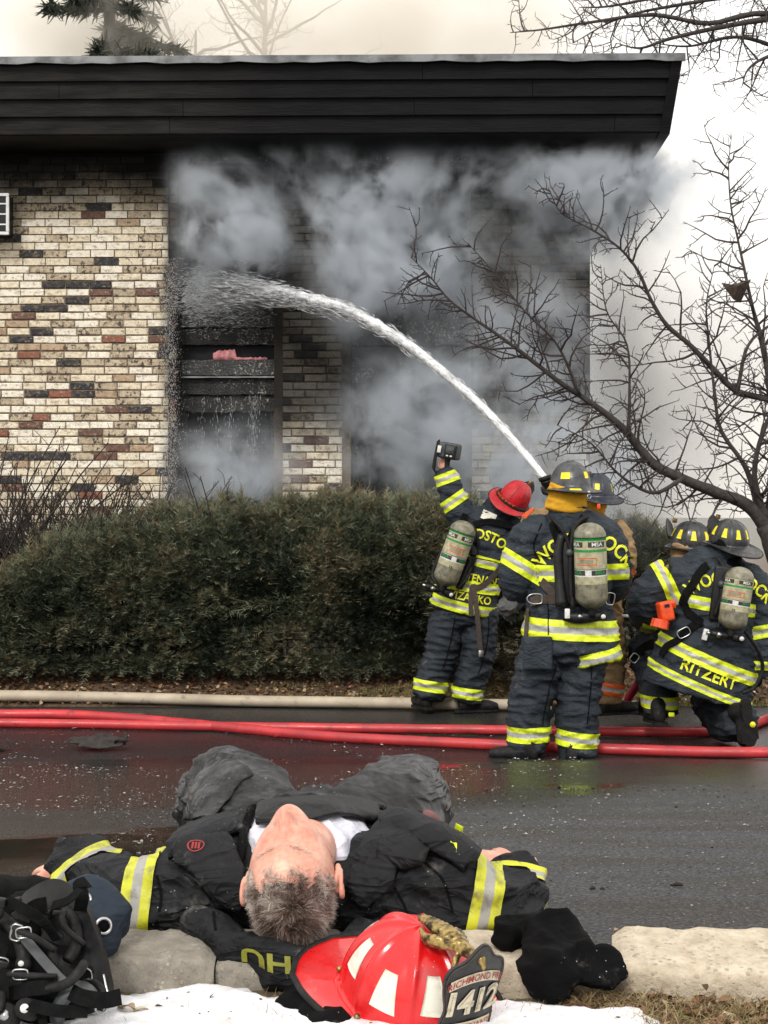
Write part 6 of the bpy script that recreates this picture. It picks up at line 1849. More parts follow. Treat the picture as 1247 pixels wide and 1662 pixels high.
kerb(-60, 346, 3.20, .836, .19, .17, 0, .08, 'kerb_shade', 'grey kerb stone under the lying man\'s bent left arm', 1)
kerb(349, 562, 3.22, .828, .20, .17, 0, .10, 'kerb_shade', 'shaded kerb stone under the lying man\'s shoulders', 2)
kerb(566, 962, 3.18, .838, .19, .17, .02, .10, 'kerb', 'tan kerb stone between the red helmet and the dropped black hood', 3)
kerb(1008, 1420, 3.12, .842, .22, .17, -.12, .16, 'kerb', 'broad sunlit tan kerb stone standing apart at the right', 4)

kerb(-1100, -560, 3.18, .840, .19, .17, .03, .06, 'kerb', 'tan kerb stone well to the left of the gear heap', 7)
kerb(-550, -66, 3.20, .834, .19, .17, -.01, .10, 'kerb_shade', 'grey kerb stone just left of the gear heap', 6)
kerb(1445, 1960, 3.00, .846, .20, .17, .02, .08, 'kerb', 'tan kerb stone beyond the broad sunlit one', 5)

# ------------------------------------------------------------------ the man lying on the kerb, head towards us
YF = 3.4
Fp = root('person', P(490, 1560, 3.6), 'grey-haired firefighter lying on his back on the kerb, bareheaded, coat open', 'person')


def W(px, py, Y): return P(px, py, Y)


# head in its own axes: x to his right (image right), y out of the face, z to the crown
hv = Vector((-.03, -math.cos(math.radians(27)), -math.sin(math.radians(27)))).normalized()
hn = Vector((.015, -math.sin(math.radians(27)), math.cos(math.radians(27)))); hn = (hn - hv * hn.dot(hv)).normalized()
hx = hn.cross(hv).normalized()
yaw_ = math.radians(-8); hn, hx = (hn * math.cos(yaw_) + hx * math.sin(yaw_)), (hx * math.cos(yaw_) - hn * math.sin(yaw_))
HM = np.array([hx, hn, hv]).T
HC = np.array(P(474, 1424, 3.30))


def gauss(x, y, cx, cy, rx, ry): return np.exp(-((x - cx) / rx) ** 2 - ((y - cy) / ry) ** 2)


def skull(D, hair=0.0):
    """surface of the head in direction D (n,3)"""
    D = D / np.linalg.norm(D, axis=1)[:, None]
    p = D * np.array([.0760, .0960, .1180])
    low = np.clip(-p[:, 2] / .118, 0, 1); high = np.clip(p[:, 2] / .118, 0, 1)
    p[:, 0] *= 1 - .10 * low ** 1.6 + .03 * high * (1 - high) * 4
    back = np.clip(-D[:, 1], 0, 1)
    p[:, 1] += np.where(D[:, 1] < 0, .38 * low * .096 * back, 0)
    p[:, 1] += np.where(D[:, 1] < 0, -.010 * back * np.exp(-((p[:, 2] - .035) / .05) ** 2), 0)
    f = np.clip(D[:, 1] * 1.6, 0, 1); x, z = p[:, 0], p[:, 2]
    dy = np.zeros(len(D))
    dy += .004 * gauss(x, z, 0, .068, .05, .03)                                     # forehead
    dy += .0075 * (gauss(x, z, .028, .030, .022, .010) + gauss(x, z, -.028, .030, .022, .010))   # brow ridges
    dy += -.0012 * gauss(x, z, 0, .033, .006, .010)
    dy += -.0150 * (gauss(x, z, .031, .012, .017, .013) + gauss(x, z, -.031, .012, .017, .013))  # sockets
    dy += .0075 * (gauss(x, z, .031, .010, .0125, .0085) + gauss(x, z, -.031, .010, .0125, .0085))  # closed lids
    bridge = np.clip((.034 - z) / .068, 0, 1) * (z > -.040) + np.clip((z + .052) / .012, 0, 1) * (z <= -.040) * 1.0
    dy += bridge * (.007 + .021 * np.clip((.034 - z) / .07, 0, 1)) * np.exp(-(x / (.0072 + .0058 * np.clip((.02 - z) / .05, 0, 1))) ** 2)
    dy += .007 * (gauss(x, z, .0145, -.036, .007, .008) + gauss(x, z, -.0145, -.036, .007, .008))   # nostrils' wings
    dy += -.0050 * (gauss(x, z, .0225, -.032, .0035, .010) + gauss(x, z, -.0225, -.032, .0035, .010))   # creases beside the wings
    dy += .010 * (gauss(x, z, .026, -.094, .018, .020) + gauss(x, z, -.026, -.094, .018, .020))         # broad jaw
    dy += .0055 * (gauss(x, z, .040, -.018, .024, .018) + gauss(x, z, -.040, -.018, .024, .018))     # cheeks
    dy += -.004 * (gauss(x, z, .030, -.052, .008, .022) + gauss(x, z, -.030, -.052, .008, .022))
    dy += .0055 * gauss(x, z, 0, -.062, .021, .0055) + .0060 * gauss(x, z, 0, -.073, .018, .0055) - .0045 * gauss(x, z, 0, -.0672, .022, .0022)
    dy += .026 * gauss(x, z, 0, -.100, .034, .026) + .012 * gauss(x, z, 0, -.060, .050, .030) + .005 * gauss(x, z, 0, -.100, .016, .014)   # jaw and chin
    lines = (np.sin(z * 520 + 2.0 * np.sin(x * 30)) * .00075) * gauss(x, z, 0, .066, .045, .020)    # brow furrows
    lines = lines - .0011 * (gauss(x, z, .006, .036, .0022, .010) + gauss(x, z, -.006, .036, .0022, .010))
    p[:, 1] += f * (dy + lines)
    return p


nu, nvv = 190, 220
th = np.linspace(.02, np.pi - .02, nu); ph = np.linspace(0, 2 * np.pi, nvv, endpoint=False)
TH, PH = np.meshgrid(th, ph, indexing='ij')
D_ = np.stack([np.sin(TH) * np.cos(PH), np.sin(TH) * np.sin(PH), np.cos(TH)], -1).reshape(-1, 3)
hp = skull(D_)
HF = grid_faces(nu, nvv, False, True) + [tuple(range(nvv)), tuple(range((nu - 1) * nvv, nu * nvv))[::-1]]


def head_w(L): return np.asarray(L) @ HM.T + HC


def ear(side):
    out = []
    c = np.array([side * .077, -.012, .002]); pts = []
    for k in range(11):                                          # helix
        a = math.radians(-70 + 28 * k); pts.append(c + np.array([side * (.006 + .006 * math.sin(a * .5 + 1)), .017 * math.cos(a) - .006, .030 * math.sin(a) + .004]))
    out.append(loft(pts, [.0048] * 11, (1, 0, 0), 8, 3, True, .003))
    out.append(ellipsoid(c + np.array([side * .001, -.004, 0]), (.006, .017, .027), 10, 14))
    out.append(ellipsoid(c + np.array([side * .004, .004, -.028]), (.006, .009, .010), 10, 12))
    out.append(ellipsoid(c + np.array([side * .004, .013, -.004]), (.004, .004, .008), 8, 10))
    return out


earV = [remesh([(head_w(V), F) for V, F in ear(s_)], .0022, 2)[:2] for s_ in (1, -1)]
neck = loft([head_w([[0, -.020, -.02]])[0], head_w([[0, -.030, -.075]])[0], P(488, 1385, 3.47), P(490, 1400, 3.56)], [(.060, .060), (.064, .066), (.072, .068), (.10, .075)], tuple(hx), 24, 5)
handR = hand_shapes(P(842, 1408, 3.76), (-.85, .15, .06), (0, .5, -1), .20, [.45, .55, .6, .6], -1, .25)
hRv, hRf, _ = remesh(handR, .0036, 2)
handL = hand_shapes(P(112, 1416, 3.80), (-.45, .85, -.05), (0, .2, -1), .185, .5, 1, .2)
hLv, hLf, _ = remesh(handL, .0036, 2)
torso = loft([P(490, 1400, 3.52), P(490, 1410, 3.66), P(490, 1390, 3.9), P(492, 1368, 4.2)], [(.12, .07), (.17, .085), (.16, .085), (.17, .09)], (1, 0, 0), 20, 4, True, .02)
mb = MB()
bV, bF, _ = remesh([torso, neck, loft([P(350, 1440, 3.6), P(215, 1462, 3.52), P(112, 1416, 3.80)], [.06, .05, .034], (0, 0, 1), 14, 4, True, .01), loft([P(640, 1440, 3.6), P(785, 1464, 3.48), P(826, 1460, 3.53), P(842, 1408, 3.76)], [.06, .05, .046, .032], (0, 0, 1), 14, 4, True, .01),
                    loft([P(420, 1370, 4.2), P(372, 1302, 4.55), P(360, 1360, 4.9)], [.085, .06, .05], (1, 0, 0), 14, 4, True, .02), loft([P(560, 1370, 4.2), P(655, 1314, 4.58), P(668, 1365, 4.9)], [.085, .06, .05], (1, 0, 0), 14, 4, True, .02)], .011, 3)
mb.add(bV, bF); mb.add(head_w(hp), HF)
for V, F in earV: mb.add(V, F)
mb.add(hRv, hRf); mb.add(hLv, hLf)
mb.M = [0] * len(mb.F)
ks = len(bF); hd_in = HF
for i_, f in enumerate(HF):                                      # stubble-dark scalp under the hair
    dd_ = D_[f[0]]
    if (dd_[2] > .78 - .9 * max(0, abs(dd_[0]) - .5) if dd_[1] > 0 else dd_[2] > -.5) and not (abs(dd_[0]) > .88 and dd_[2] < .2 and dd_[1] > -.3): mb.M[ks + i_] = 1
bodF = mb.build('body', [M['skin'], M['scalp']], Fp)
# short greying hair: thousands of fine tapered locks following the skull
rr = np.random.RandomState(17)
n = 42000
d = rr.normal(0, 1, (n * 2, 3)); d /= np.linalg.norm(d, axis=1)[:, None]
front = d[:, 1]
ok = np.where(front > 0, d[:, 2] > np.where(np.abs(d[:, 0]) < .62, .72 + .09 * np.cos(d[:, 0] * 9), .68 - 1.9 * (np.abs(d[:, 0]) - .62)) + .05 * rr.normal(0, 1, len(d)), d[:, 2] > -.55)
ok &= ~((np.abs(d[:, 0]) > .86) & (d[:, 2] < .22) & (d[:, 1] > -.35))
d = d[ok][:n]; n = len(d); front = d[:, 1]
base = skull(d); nrm = d / np.array([.076, .096, .118]); nrm /= np.linalg.norm(nrm, axis=1)[:, None]
cl = np.stack([fbm(d * 7, 61, 3), fbm(d * 7 + 20, 62, 3), fbm(d * 7 + 40, 63, 3)], 1) - .5
wh = np.array([0.1, .75, -.1]) + np.zeros((n, 3))                # combed towards the forehead, ruffled
wh[:, 0] += .5 * d[:, 0]; wh[:, 2] -= .3 * (d[:, 1] < 0)
tan = wh - nrm * (wh * nrm).sum(1)[:, None]; tan /= np.linalg.norm(tan, axis=1)[:, None] + 1e-6
sidew = np.clip((np.abs(d[:, 0]) - .45) * 2.2, 0, 1)
Dh = nrm * (.30 - .14 * sidew)[:, None] + tan * (.55 + .2 * sidew)[:, None] + cl * 3.0 + rr.normal(0, .24, (n, 3)); Dh += nrm * np.clip(.12 - (Dh * nrm).sum(1), 0, 2)[:, None]; Dh /= np.linalg.norm(Dh, axis=1)[:, None]
Lh = rr.uniform(.012, .028, n) * (1 - .42 * sidew) * np.where(front > .2, .75, 1)
Wd = np.cross(Dh, rr.normal(0, 1, (n, 3))); Wd /= np.linalg.norm(Wd, axis=1)[:, None]
patch_ = fbm(d * 3.5 + 7, 71, 3)
tone = .53 + 1.5 * (patch_ - .47) + .36 * sidew + .30 * np.clip(front, 0, 1) + rr.normal(0, .15, n); tone = np.where(rr.rand(n) < .10, rr.uniform(.70, 1, n), tone)
Cw = head_w(base - nrm * .001); Dw = Dh @ HM.T; Ww = Wd @ HM.T
hair = cards('hair', Cw, Dw, Ww, Lh, np.full(n, .0010), np.clip(tone, .03, 1), M['hair'], Fp, None, .35, 3)
hair['kind'] = 'stuff'
# eyebrows
m = 150; xb = rr.uniform(.010, .046, m) * np.where(rr.rand(m) < .5, 1, -1)
zb = .034 + .004 * np.cos((np.abs(xb) - .028) * 60) + rr.normal(0, .0016, m)
db = np.stack([xb / .076, np.sqrt(np.clip(1 - (xb / .076) ** 2 - (zb / .118) ** 2, .05, 1)), zb / .118], 1); pb = skull(db)
Db = unit(np.stack([np.sign(xb) * .9, np.full(m, .35), .25 + rr.normal(0, .2, m)], 1))
brow = cards('eyebrows', head_w(pb), Db @ HM.T, unit(np.cross(Db, rr.normal(0, 1, (m, 3)))) @ HM.T, rr.uniform(.004, .008, m), np.full(m, .0007), np.clip(rr.normal(.85, .1, m), .5, 1), M['hair'], Fp); brow['kind'] = 'stuff'

# coat, open at the neck
coatF = Cloth('coat', [
    loft([P(492, 1462, 3.44), P(492, 1442, 3.56), P(492, 1422, 3.72), P(494, 1400, 3.95), P(494, 1380, 4.15)], [(.205, .075), (.262, .108), (.262, .122), (.235, .125), (.225, .12)], (1, 0, 0), 36, 6, True, .05),
    loft([P(420, 1452, 3.54), P(345, 1446, 3.50), P(268, 1464, 3.46), P(212, 1470, 3.50), P(165, 1436, 3.66), P(126, 1408, 3.80)], [(.085, .095), (.098, .11), (.080, .088), (.068, .074), (.060, .064), (.056, .058)], (0, 1, .2), 26, 6, True, .01),
    loft([P(570, 1452, 3.54), P(655, 1440, 3.50), P(730, 1458, 3.46), P(785, 1474, 3.46), P(824, 1468, 3.52), P(842, 1432, 3.68)], [(.085, .095), (.102, .112), (.082, .088), (.068, .072), (.060, .062), (.050, .050)], (0, 1, .2), 26, 6, True, .01),
    loft([P(320, 1505, 3.38), P(390, 1545, 3.27), P(460, 1575, 3.21), P(530, 1570, 3.22), P(600, 1520, 3.32)], [(.034, .03), (.036, .03), (.036, .03), (.034, .03), (.03, .026)], (0, .3, -1), 18, 6, True, .015),
    loft([P(385, 1395, 3.62), P(330, 1402, 3.60), P(282, 1400, 3.66)], [(.06, .05), (.07, .055), (.05, .04)], (0, 1, 0), 18, 5, True, .02)],
    .0068, M['black_cloth'], Fp, .016, sc=(11, 11, 11), seed=51, smooth=3, low=.014)
TW = [M['lime_worn'], M['silver_worn']]
coatF.tape(P(233, 1412, 3.48), P(222, 1530, 3.48), .058, .16, mats=TW, sel=lambda cf: cf[:, 0] < P(262, 0, 3.48).x)
coatF.tape(P(795, 1410, 3.46), P(772, 1520, 3.46), .058, .15, mats=TW, sel=lambda cf: cf[:, 0] > P(738, 0, 3.46).x)
coatF.tape(P(165, 1396, 3.74), P(112, 1436, 3.74), .055, .13, depth=(.35, .8, 0), mats=TW, sel=lambda cf: cf[:, 0] < P(200, 0, 3.7).x)
coatF.tape(P(796, 1450, 3.60), P(872, 1450, 3.60), .052, .13, depth=(0, -.35, .93), mats=TW, sel=lambda cf: (cf[:, 0] > P(806, 0, 3.6).x))
V2, F2 = text2d('HU', .038, .03, 1.7)
# the letters across his shoulders, upside down from here
coatF.print_on(V2, F2, P(432, 1556, 3.19), (-1, 0, -.05), (0, .25, -1), 'lettering', M['letter_old'])
# trousers: knees up, feet flat on the drive beyond
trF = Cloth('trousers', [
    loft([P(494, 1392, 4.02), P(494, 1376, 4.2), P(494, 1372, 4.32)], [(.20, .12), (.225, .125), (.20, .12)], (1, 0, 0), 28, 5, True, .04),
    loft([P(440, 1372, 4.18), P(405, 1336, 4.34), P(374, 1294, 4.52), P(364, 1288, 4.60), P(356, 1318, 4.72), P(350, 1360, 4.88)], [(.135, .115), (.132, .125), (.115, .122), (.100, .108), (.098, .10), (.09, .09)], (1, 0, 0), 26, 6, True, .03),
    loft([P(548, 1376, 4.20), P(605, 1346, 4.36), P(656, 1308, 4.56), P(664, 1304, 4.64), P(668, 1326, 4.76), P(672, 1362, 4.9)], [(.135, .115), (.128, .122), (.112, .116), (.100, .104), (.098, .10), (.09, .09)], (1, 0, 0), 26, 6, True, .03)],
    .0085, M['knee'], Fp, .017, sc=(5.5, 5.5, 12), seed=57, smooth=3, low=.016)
for hx_, sgn in ((350, -1), (672, 1)):
    zg = float(road_z(4.93)); h_ = P(hx_, 1400, 4.88); h_.z = zg + .004
    boot(Fp, h_, (sgn * .15, 1, -.085), leg=P(hx_, 1362, 4.9))


shirtF = Cloth('shirt', [loft([P(484, 1398, 3.46), P(486, 1394, 3.56), P(490, 1384, 3.70)], [(.085, .066), (.135, .095), (.165, .098)], (1, 0, 0), 26, 5, True, .03)], .006, M['shirt'], Fp, .007, sc=(16, 16, 10), seed=61)


def drape(name, top, bot, mat, seed, th=.006, lift=.008, wav=.004, relax=3, on=None):
    """a loose piece of cloth laid over what lies under it: edges given by where they run, folds smoothed over gaps"""
    bv = [c.bvh for c in (on or (coatF, trF, shirtF))]; eye = Vector((0, 0, CAMZ))
    A_, B_ = catmull(top, 7), catmull(bot, 7); k = len(A_); mrow = 12; G = np.zeros((k, mrow, 3)); Nn = np.zeros((k, mrow, 3))
    for i in range(k):
        for j in range(mrow):
            px_, py_ = A_[i] * (1 - j / (mrow - 1)) + B_[i] * (j / (mrow - 1)); dv = (P(px_, py_, 4.0) - eye).normalized(); best = None
            for b in bv:
                h = b.ray_cast(eye, dv)
                if h[0] is not None and (best is None or h[3] < best[2]): best = (h[0], h[1], h[3])
            if best is None: best = (P(px_, py_, 3.6), Vector((0, -.5, .8)), 0)
            G[i, j] = best[0]; Nn[i, j] = best[1]
    for _ in range(relax):
        for arr in (G, Nn):
            arr[1:-1] = (arr[:-2] + 2 * arr[1:-1] + arr[2:]) / 4; arr[:, 1:-1] = (arr[:, :-2] + 2 * arr[:, 1:-1] + arr[:, 2:]) / 4
    Nn /= np.linalg.norm(Nn, axis=2)[:, :, None]
    w_ = wav * 2 * (fbm(G.reshape(-1, 3) * 26, seed, 3) - .5).reshape(k, mrow)[:, :, None]
    U = G + Nn * (lift + th + w_ + .010 * np.sin(np.linspace(0, math.pi, mrow))[None, :, None]); Lw = U - Nn * th
    V = np.vstack([U.reshape(-1, 3), Lw.reshape(-1, 3)]); nn = k * mrow
    F = grid_faces(k, mrow) + [tuple(nn + i for i in f[::-1]) for f in grid_faces(k, mrow)]
    rim = [j for j in range(mrow)] + [i * mrow + mrow - 1 for i in range(1, k)] + [(k - 1) * mrow + j for j in range(mrow - 2, -1, -1)] + [i * mrow for i in range(k - 2, 0, -1)]
    F += [(rim[i], rim[i - 1], rim[i - 1] + nn, rim[i] + nn) for i in range(len(rim))]
    return mk(name, V, F, mat, Fp)


BC = M['black_cloth']
drape('waistband', [(430, 1308), (500, 1302), (560, 1300), (610, 1312)], [(420, 1345), (500, 1338), (560, 1330), (612, 1342)], M['dirty_black'], 9)
drape('coat_front', [(616, 1322), (680, 1330), (730, 1356), (772, 1394)], [(626, 1350), (672, 1368), (716, 1394), (752, 1420)], BC, 6, .012, .012)
drape('coat_front', [(292, 1360), (330, 1338), (380, 1330), (408, 1322)], [(276, 1402), (320, 1376), (372, 1362), (404, 1352)], BC, 7, .010, .008)
drape('collar', [(424, 1312), (408, 1346), (398, 1400)], [(398, 1332), (386, 1362), (382, 1412)], M['soft_black'], 5, .005, .006)
lapR = drape('lapel', [(626, 1326), (612, 1350), (588, 1390), (558, 1440)], [(668, 1346), (656, 1390), (640, 1432), (590, 1480)], BC, 4, .009, .010)
lapL = drape('lapel', [(296, 1374), (322, 1338), (366, 1366), (398, 1424)], [(282, 1412), (306, 1424), (346, 1448), (392, 1476)], BC, 3, .009, .012)
drape('pocket', [(628, 1366), (655, 1356), (690, 1368)], [(618, 1406), (648, 1416), (678, 1410)], BC, 8, .016, .006)
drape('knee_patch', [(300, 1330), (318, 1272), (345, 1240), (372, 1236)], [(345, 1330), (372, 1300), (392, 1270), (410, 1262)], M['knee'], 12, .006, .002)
drape('reflective_tape', [(726, 1349), (752, 1363)], [(723, 1357), (750, 1371)], M['lime'], 4, .003, .026, .001)
drape('reflective_tape', [(731, 1375), (741, 1384)], [(733, 1396), (743, 1402)], M['lime'], 5, .003, .022, .001)
drape('red_patch', [(684, 1318), (696, 1320), (708, 1330)], [(680, 1328), (692, 1333), (704, 1340)], pm('dull_pink_patch', (.24, .09, .09), rough=.8), 4, .003, .004, .001)
for pts in ([(300, 1420), (340, 1455), (350, 1510)], [(640, 1440), (660, 1480), (655, 1520)], [(690, 1400), (720, 1430), (735, 1480)], [(255, 1420), (262, 1460), (250, 1515)]):
    L = []; Nn = []
    for a_, b_ in catmull(pts, 8):
        q = coatF.cast(Vector((0, 0, CAMZ)), (P(a_, b_, 3.5) - Vector((0, 0, CAMZ))).normalized())
        if q[0] is not None: L.append(np.array(q[0])); Nn.append(np.array(q[1]))
    if len(L) > 4:
        L = np.array(L); L[1:-1] = (L[:-2] + L[1:-1] + L[2:]) / 3; mk('seam', *ribbon(L, Nn, .005, .0016), M['soft_black'], coatF.obj, None, False)
# small round red emblem on the left lapel: a ring with three bars, as it shows
ec = P(318, 1373, 3.55); er, eu = Vector((1, .0, .05)), Vector((.05, .75, .75))
_h = None
lb = BVHTree.FromPolygons([tuple(v.co + Vector(ORG[lapL.name])) for v in lapL.data.vertices], [tuple(p.vertices) for p in lapL.data.polygons])
_e = Vector((0, 0, CAMZ)); _q = lb.ray_cast(_e, (ec - _e).normalized()); ec = _q[0] if _q[0] is not None else ec
V2, F2 = [], []
for k in range(28):
    a = 2 * math.pi * k / 28
    for r_ in (1.0, .84): V2.append((math.cos(a) * .0165 * r_, math.sin(a) * .0150 * r_))
F2 = grid_faces(28, 2, True)
for k in (-1, 0, 1):
    b = len(V2); V2 += [(k * .006 - .002, -.0085), (k * .006 + .002, -.0085), (k * .006 + .002, .0085), (k * .006 - .002, .0085)]; F2.append((b, b + 1, b + 2, b + 3))
out = []
for x, y in V2:
    p = ec + er.normalized() * x + eu.normalized() * y; q = lb.find_nearest(p); nn_ = q[1] if q[1].z > 0 else -q[1]; out.append(q[0] + nn_ * .0022)
mk('emblem', out, F2, M['red_ink'], Fp, None, False)
_q = coatF.cast(Vector((0, 0, CAMZ)), (P(283, 1393, 3.5) - Vector((0, 0, CAMZ))).normalized())
sn = _q[0] if _q[0] is not None else P(283, 1393, 3.5)
V, F = tube([sn, sn + Vector((0, -.006, .005))], [.008, .007], 12, 1); mk('snap', V, F, M['steel'], Fp)

# ------------------------------------------------------------------ the red helmet on the snow
hf = Vector((.58, -.81, -.30)).normalized(); hu = Vector((.10, -.24, 1))
m3 = frame(hf, hu) * .96
ho = np.array(P(668, 1652, 3.03)); ho[2] = .802
hel = root('fire_helmet', ho - np.array([0, 0, .03]), 'red traditional fire helmet with black front shield standing on the snow', 'fire helmet')
S_ = Shell(m3, ho, .136, .112, .138, 8, (.030, .050, .110), (.014, .0, .012), nu=192, ridge_h=.0062)
S_.shell('shell', M['red_worn'], hel)
S_.trim(M['rubber'], hel, .0062)
S_.trim(M['red_worn'], hel, .0042, 1.12, 'brim_bead')
for t0 in (-.43, -1.18, -1.96, -2.75, .39, 1.18):
    S_.patch(t0 - .20, t0 + .20, .50 if t0 > -.5 else .56 if t0 > -1.5 else .46, .82 if t0 > -.5 else .88 if t0 > -1.5 else .80, M['patch_white'], hel, .38, .0012, 'reflective_patch', 9)
for t0, v0 in ((-1.25, 1.10), (-1.48, 1.12), (-2.6, 1.1)):
    c = S_.world(S_.local(np.array([t0]), np.array([v0]), .004))[0]; V, F = ellipsoid(c, (.0055, .0055, .0055), 8, 10); mk('rivet', V, F, M['brass'], hel)
# shield: leather plate, panels, figures
sm = m3 @ np.array([[1, 0, 0], [0, math.cos(.10), math.sin(.10)], [0, -math.sin(.10), math.cos(.10)]])
so = S_.world([[0, .150, .014]])[0]
k = [(-.040, -.01), (-.052, .0), (-.054, .03), (-.049, .055), (-.056, .085), (-.060, .115), (-.052, .138), (-.030, .150), (-.012, .172), (0, .178), (.012, .172), (.030, .150), (.052, .138), (.060, .115), (.056, .085), (.049, .055), (.054, .03), (.052, .0), (.040, -.01)]
k2 = [tuple(p) for p in catmull(k, 3)]
CV = 2.6
shd = dihedral_plate(k2, .005, sm, so, 'shield', M['leather'], hel, CV)


def on_shield(V2, F, name, mat, y=.0012, th=0.0):
    out = [(-x, y - CV * x * x, z) for x, z in V2]              # x as read from in front
    return mk(name, np.array(out) @ sm.T + so, F, mat, shd, None, False)


def strip2(x0, x1, z0, z1, arc=0.0, n=12):
    V2 = []
    for i in range(n + 1):
        x = x0 + (x1 - x0) * i / n
        for z in (z0, z1): V2.append((x, z - arc * x * x))
    return V2, grid_faces(n + 1, 2)


on_shield(*strip2(-.050, .050, .108, .127, 5.5), 'name_panel', M['cream_panel'], .0014)
V2, F2 = text2d('RICHMOND FIRE', .0185, .012, .80); on_shield([(x, y + .1180 - 5.5 * x * x) for x, y in V2], F2, 'lettering', M['red_ink'], .0034)
V2, F2 = text2d('1412', .060, .055, .92); on_shield([(x, y + .068) for x, y in V2], F2, 'number', M['cream_panel'], .0022)
V2, F2 = text2d('1412', .058, -.012, .92); on_shield([(x, y + .068) for x, y in V2], F2, 'number', M['black_ink'], .0030)
V2, F2 = text2d('1412', .056, -.034, .92) if False else text2d('1412', .057, .006, .92); on_shield([(x, y + .068) for x, y in V2], F2, 'number', M['cream_panel'], .0036)
on_shield(*strip2(-.047, .047, .010, .031), 'rank_panel', M['cream_panel'], .0014)
V2, F2 = text2d('LIEUTENANT', .0190, .012, .84); on_shield([(x, y + .0205) for x, y in V2], F2, 'lettering', M['red_ink'], .0034)
# stitched edge of the shield
e = np.array(k2) * .955 + np.array([0, .004]); P3 = np.array([(x, .0018 - CV * x * x, z) for x, z in e]) @ sm.T + so
V, F = loft(P3, [.0009] * len(P3), (0, 0, 1), 5, 1); mk('stitching', V, F, M['webbing'], shd)
# cast brass eagle that holds the shield: body down the front ridge, folded wings, head and beak over the plate
eg = lambda y, z, x=0.0: S_.world([[x, y, z]])[0]
shapes = [loft([eg(-.005, .153), eg(.03, .158), eg(.075, .160), eg(.115, .158), eg(.142, .160)], [(.008, .005), (.014, .010), (.017, .014), (.012, .012), (.008, .009)], tuple(m3[:, 0]), 14, 6, True, .006),
          loft([eg(.136, .160), eg(.156, .164), eg(.168, .158), eg(.172, .147)], [(.009, .009), (.0085, .0085), (.006, .006), (.002, .002)], tuple(m3[:, 0]), 12, 5, True, .003)]
for s_ in (-1, 1):
    shapes.append(loft([eg(.105, .158, s_ * .012), eg(.07, .152, s_ * .026), eg(.045, .146, s_ * .027), eg(.02, .148, s_ * .018)], [(.005, .008), (.007, .011), (.006, .009), (.003, .004)], tuple(m3[:, 0]), 12, 5, True, .003))
    shapes.append(loft([eg(.115, .150, s_ * .010), eg(.122, .128, s_ * .020), eg(.138, .105, s_ * .024)], [(.005, .005), (.006, .005), (.007, .004)], tuple(m3[:, 0]), 10, 4, True, .003))
V, F, N = remesh(shapes, .0020, 1)
rip = np.sin((V @ m3[:, 1]) * 620 + 5 * np.abs((V - ho) @ m3[:, 0]) * 60) * .0005 + .0016 * (fbm(V * 160, 5, 2) - .5); V = V + N * rip[:, None]
mk('eagle', V, F, M['brass'], hel)
# chin strap and liner spilling out at the front
V, F = tube([S_.world([[x, y, z]])[0] for x, y, z in ((-.08, .14, -.03), (-.05, .17, -.05), (.03, .18, -.045), (.08, .15, -.03))], [.010] * 4, 8, 5); mk('chin_strap', V, F, M['rubber'], hel)
V, F = tube([S_.world([[x, y, z]])[0] for x, y, z in ((-.095, .115, -.02), (-.120, .10, -.026), (-.135, .085, -.03))], [.007, .006, .005], 8, 4); mk('strap_stud', V, F, M['rubber'], hel)

# black cloth things on the ground
Cl = lambda name, shapes, vox, mat, lab, cat, loc, **kw: None


def soft(name, shapes, voxel, mat, label, cat, amp, sc, seed, low):
    V, F, N = remesh(shapes, voxel, 3); c = V.mean(0)
    rt = root(name, (c[0], c[1], V[:, 2].min()), label, cat)
    return rt, Cloth('cloth', shapes, voxel, mat, rt, amp, sc=sc, seed=seed, low=low)


hood_rt, hoodc = soft('black_hood', [
    loft([P(812, 1520, 3.24), P(850, 1506, 3.26), P(885, 1512, 3.24), P(915, 1535, 3.20)], [(.020, .016), (.040, .026), (.048, .036), (.04, .04)], (0, 1, 0), 18, 5, True, .01),
    loft([P(905, 1515, 3.20), P(900, 1550, 3.14), P(890, 1580, 3.10), P(880, 1606, 3.08)], [(.045, .035), (.056, .042), (.050, .040), (.034, .026)], (1, 0, 0), 20, 5, True, .015),
    loft([P(915, 1540, 3.16), P(945, 1565, 3.12), P(972, 1578, 3.12), P(998, 1572, 3.14)], [(.045, .04), (.036, .034), (.030, .026), (.024, .020)], (0, 1, .3), 18, 5, True, .010),
    loft([P(955, 1552, 3.14), P(975, 1560, 3.12), P(992, 1580, 3.11)], [(.014, .018), (.018, .022), (.014, .014)], (0, 1, .3), 14, 4, True, .008)],
    .0050, M['soft_black'], 'crumpled black knit hood draped over the tan kerb stone', 'hood', .018, (15, 15, 15), 71, .026)
glove_rt, glovec = soft('black_glove', [
    loft([P(462, 1632, 3.06), P(486, 1636, 3.04), P(515, 1656, 3.0), P(530, 1672, 2.97)], [(.024, .020), (.034, .022), (.036, .022), (.03, .02)], (1, 0, 0), 18, 5, True, .010),
    loft([P(500, 1652, 3.0), P(525, 1665, 2.97), P(560, 1676, 2.95)], [(.03, .022), (.036, .026), (.03, .02)], (0, 1, 0), 16, 4, True, .01)],
    .0055, M['soft_black'], 'black glove lying on the snow under the red helmet brim', 'glove', .007, (16, 16, 16), 77, .014)

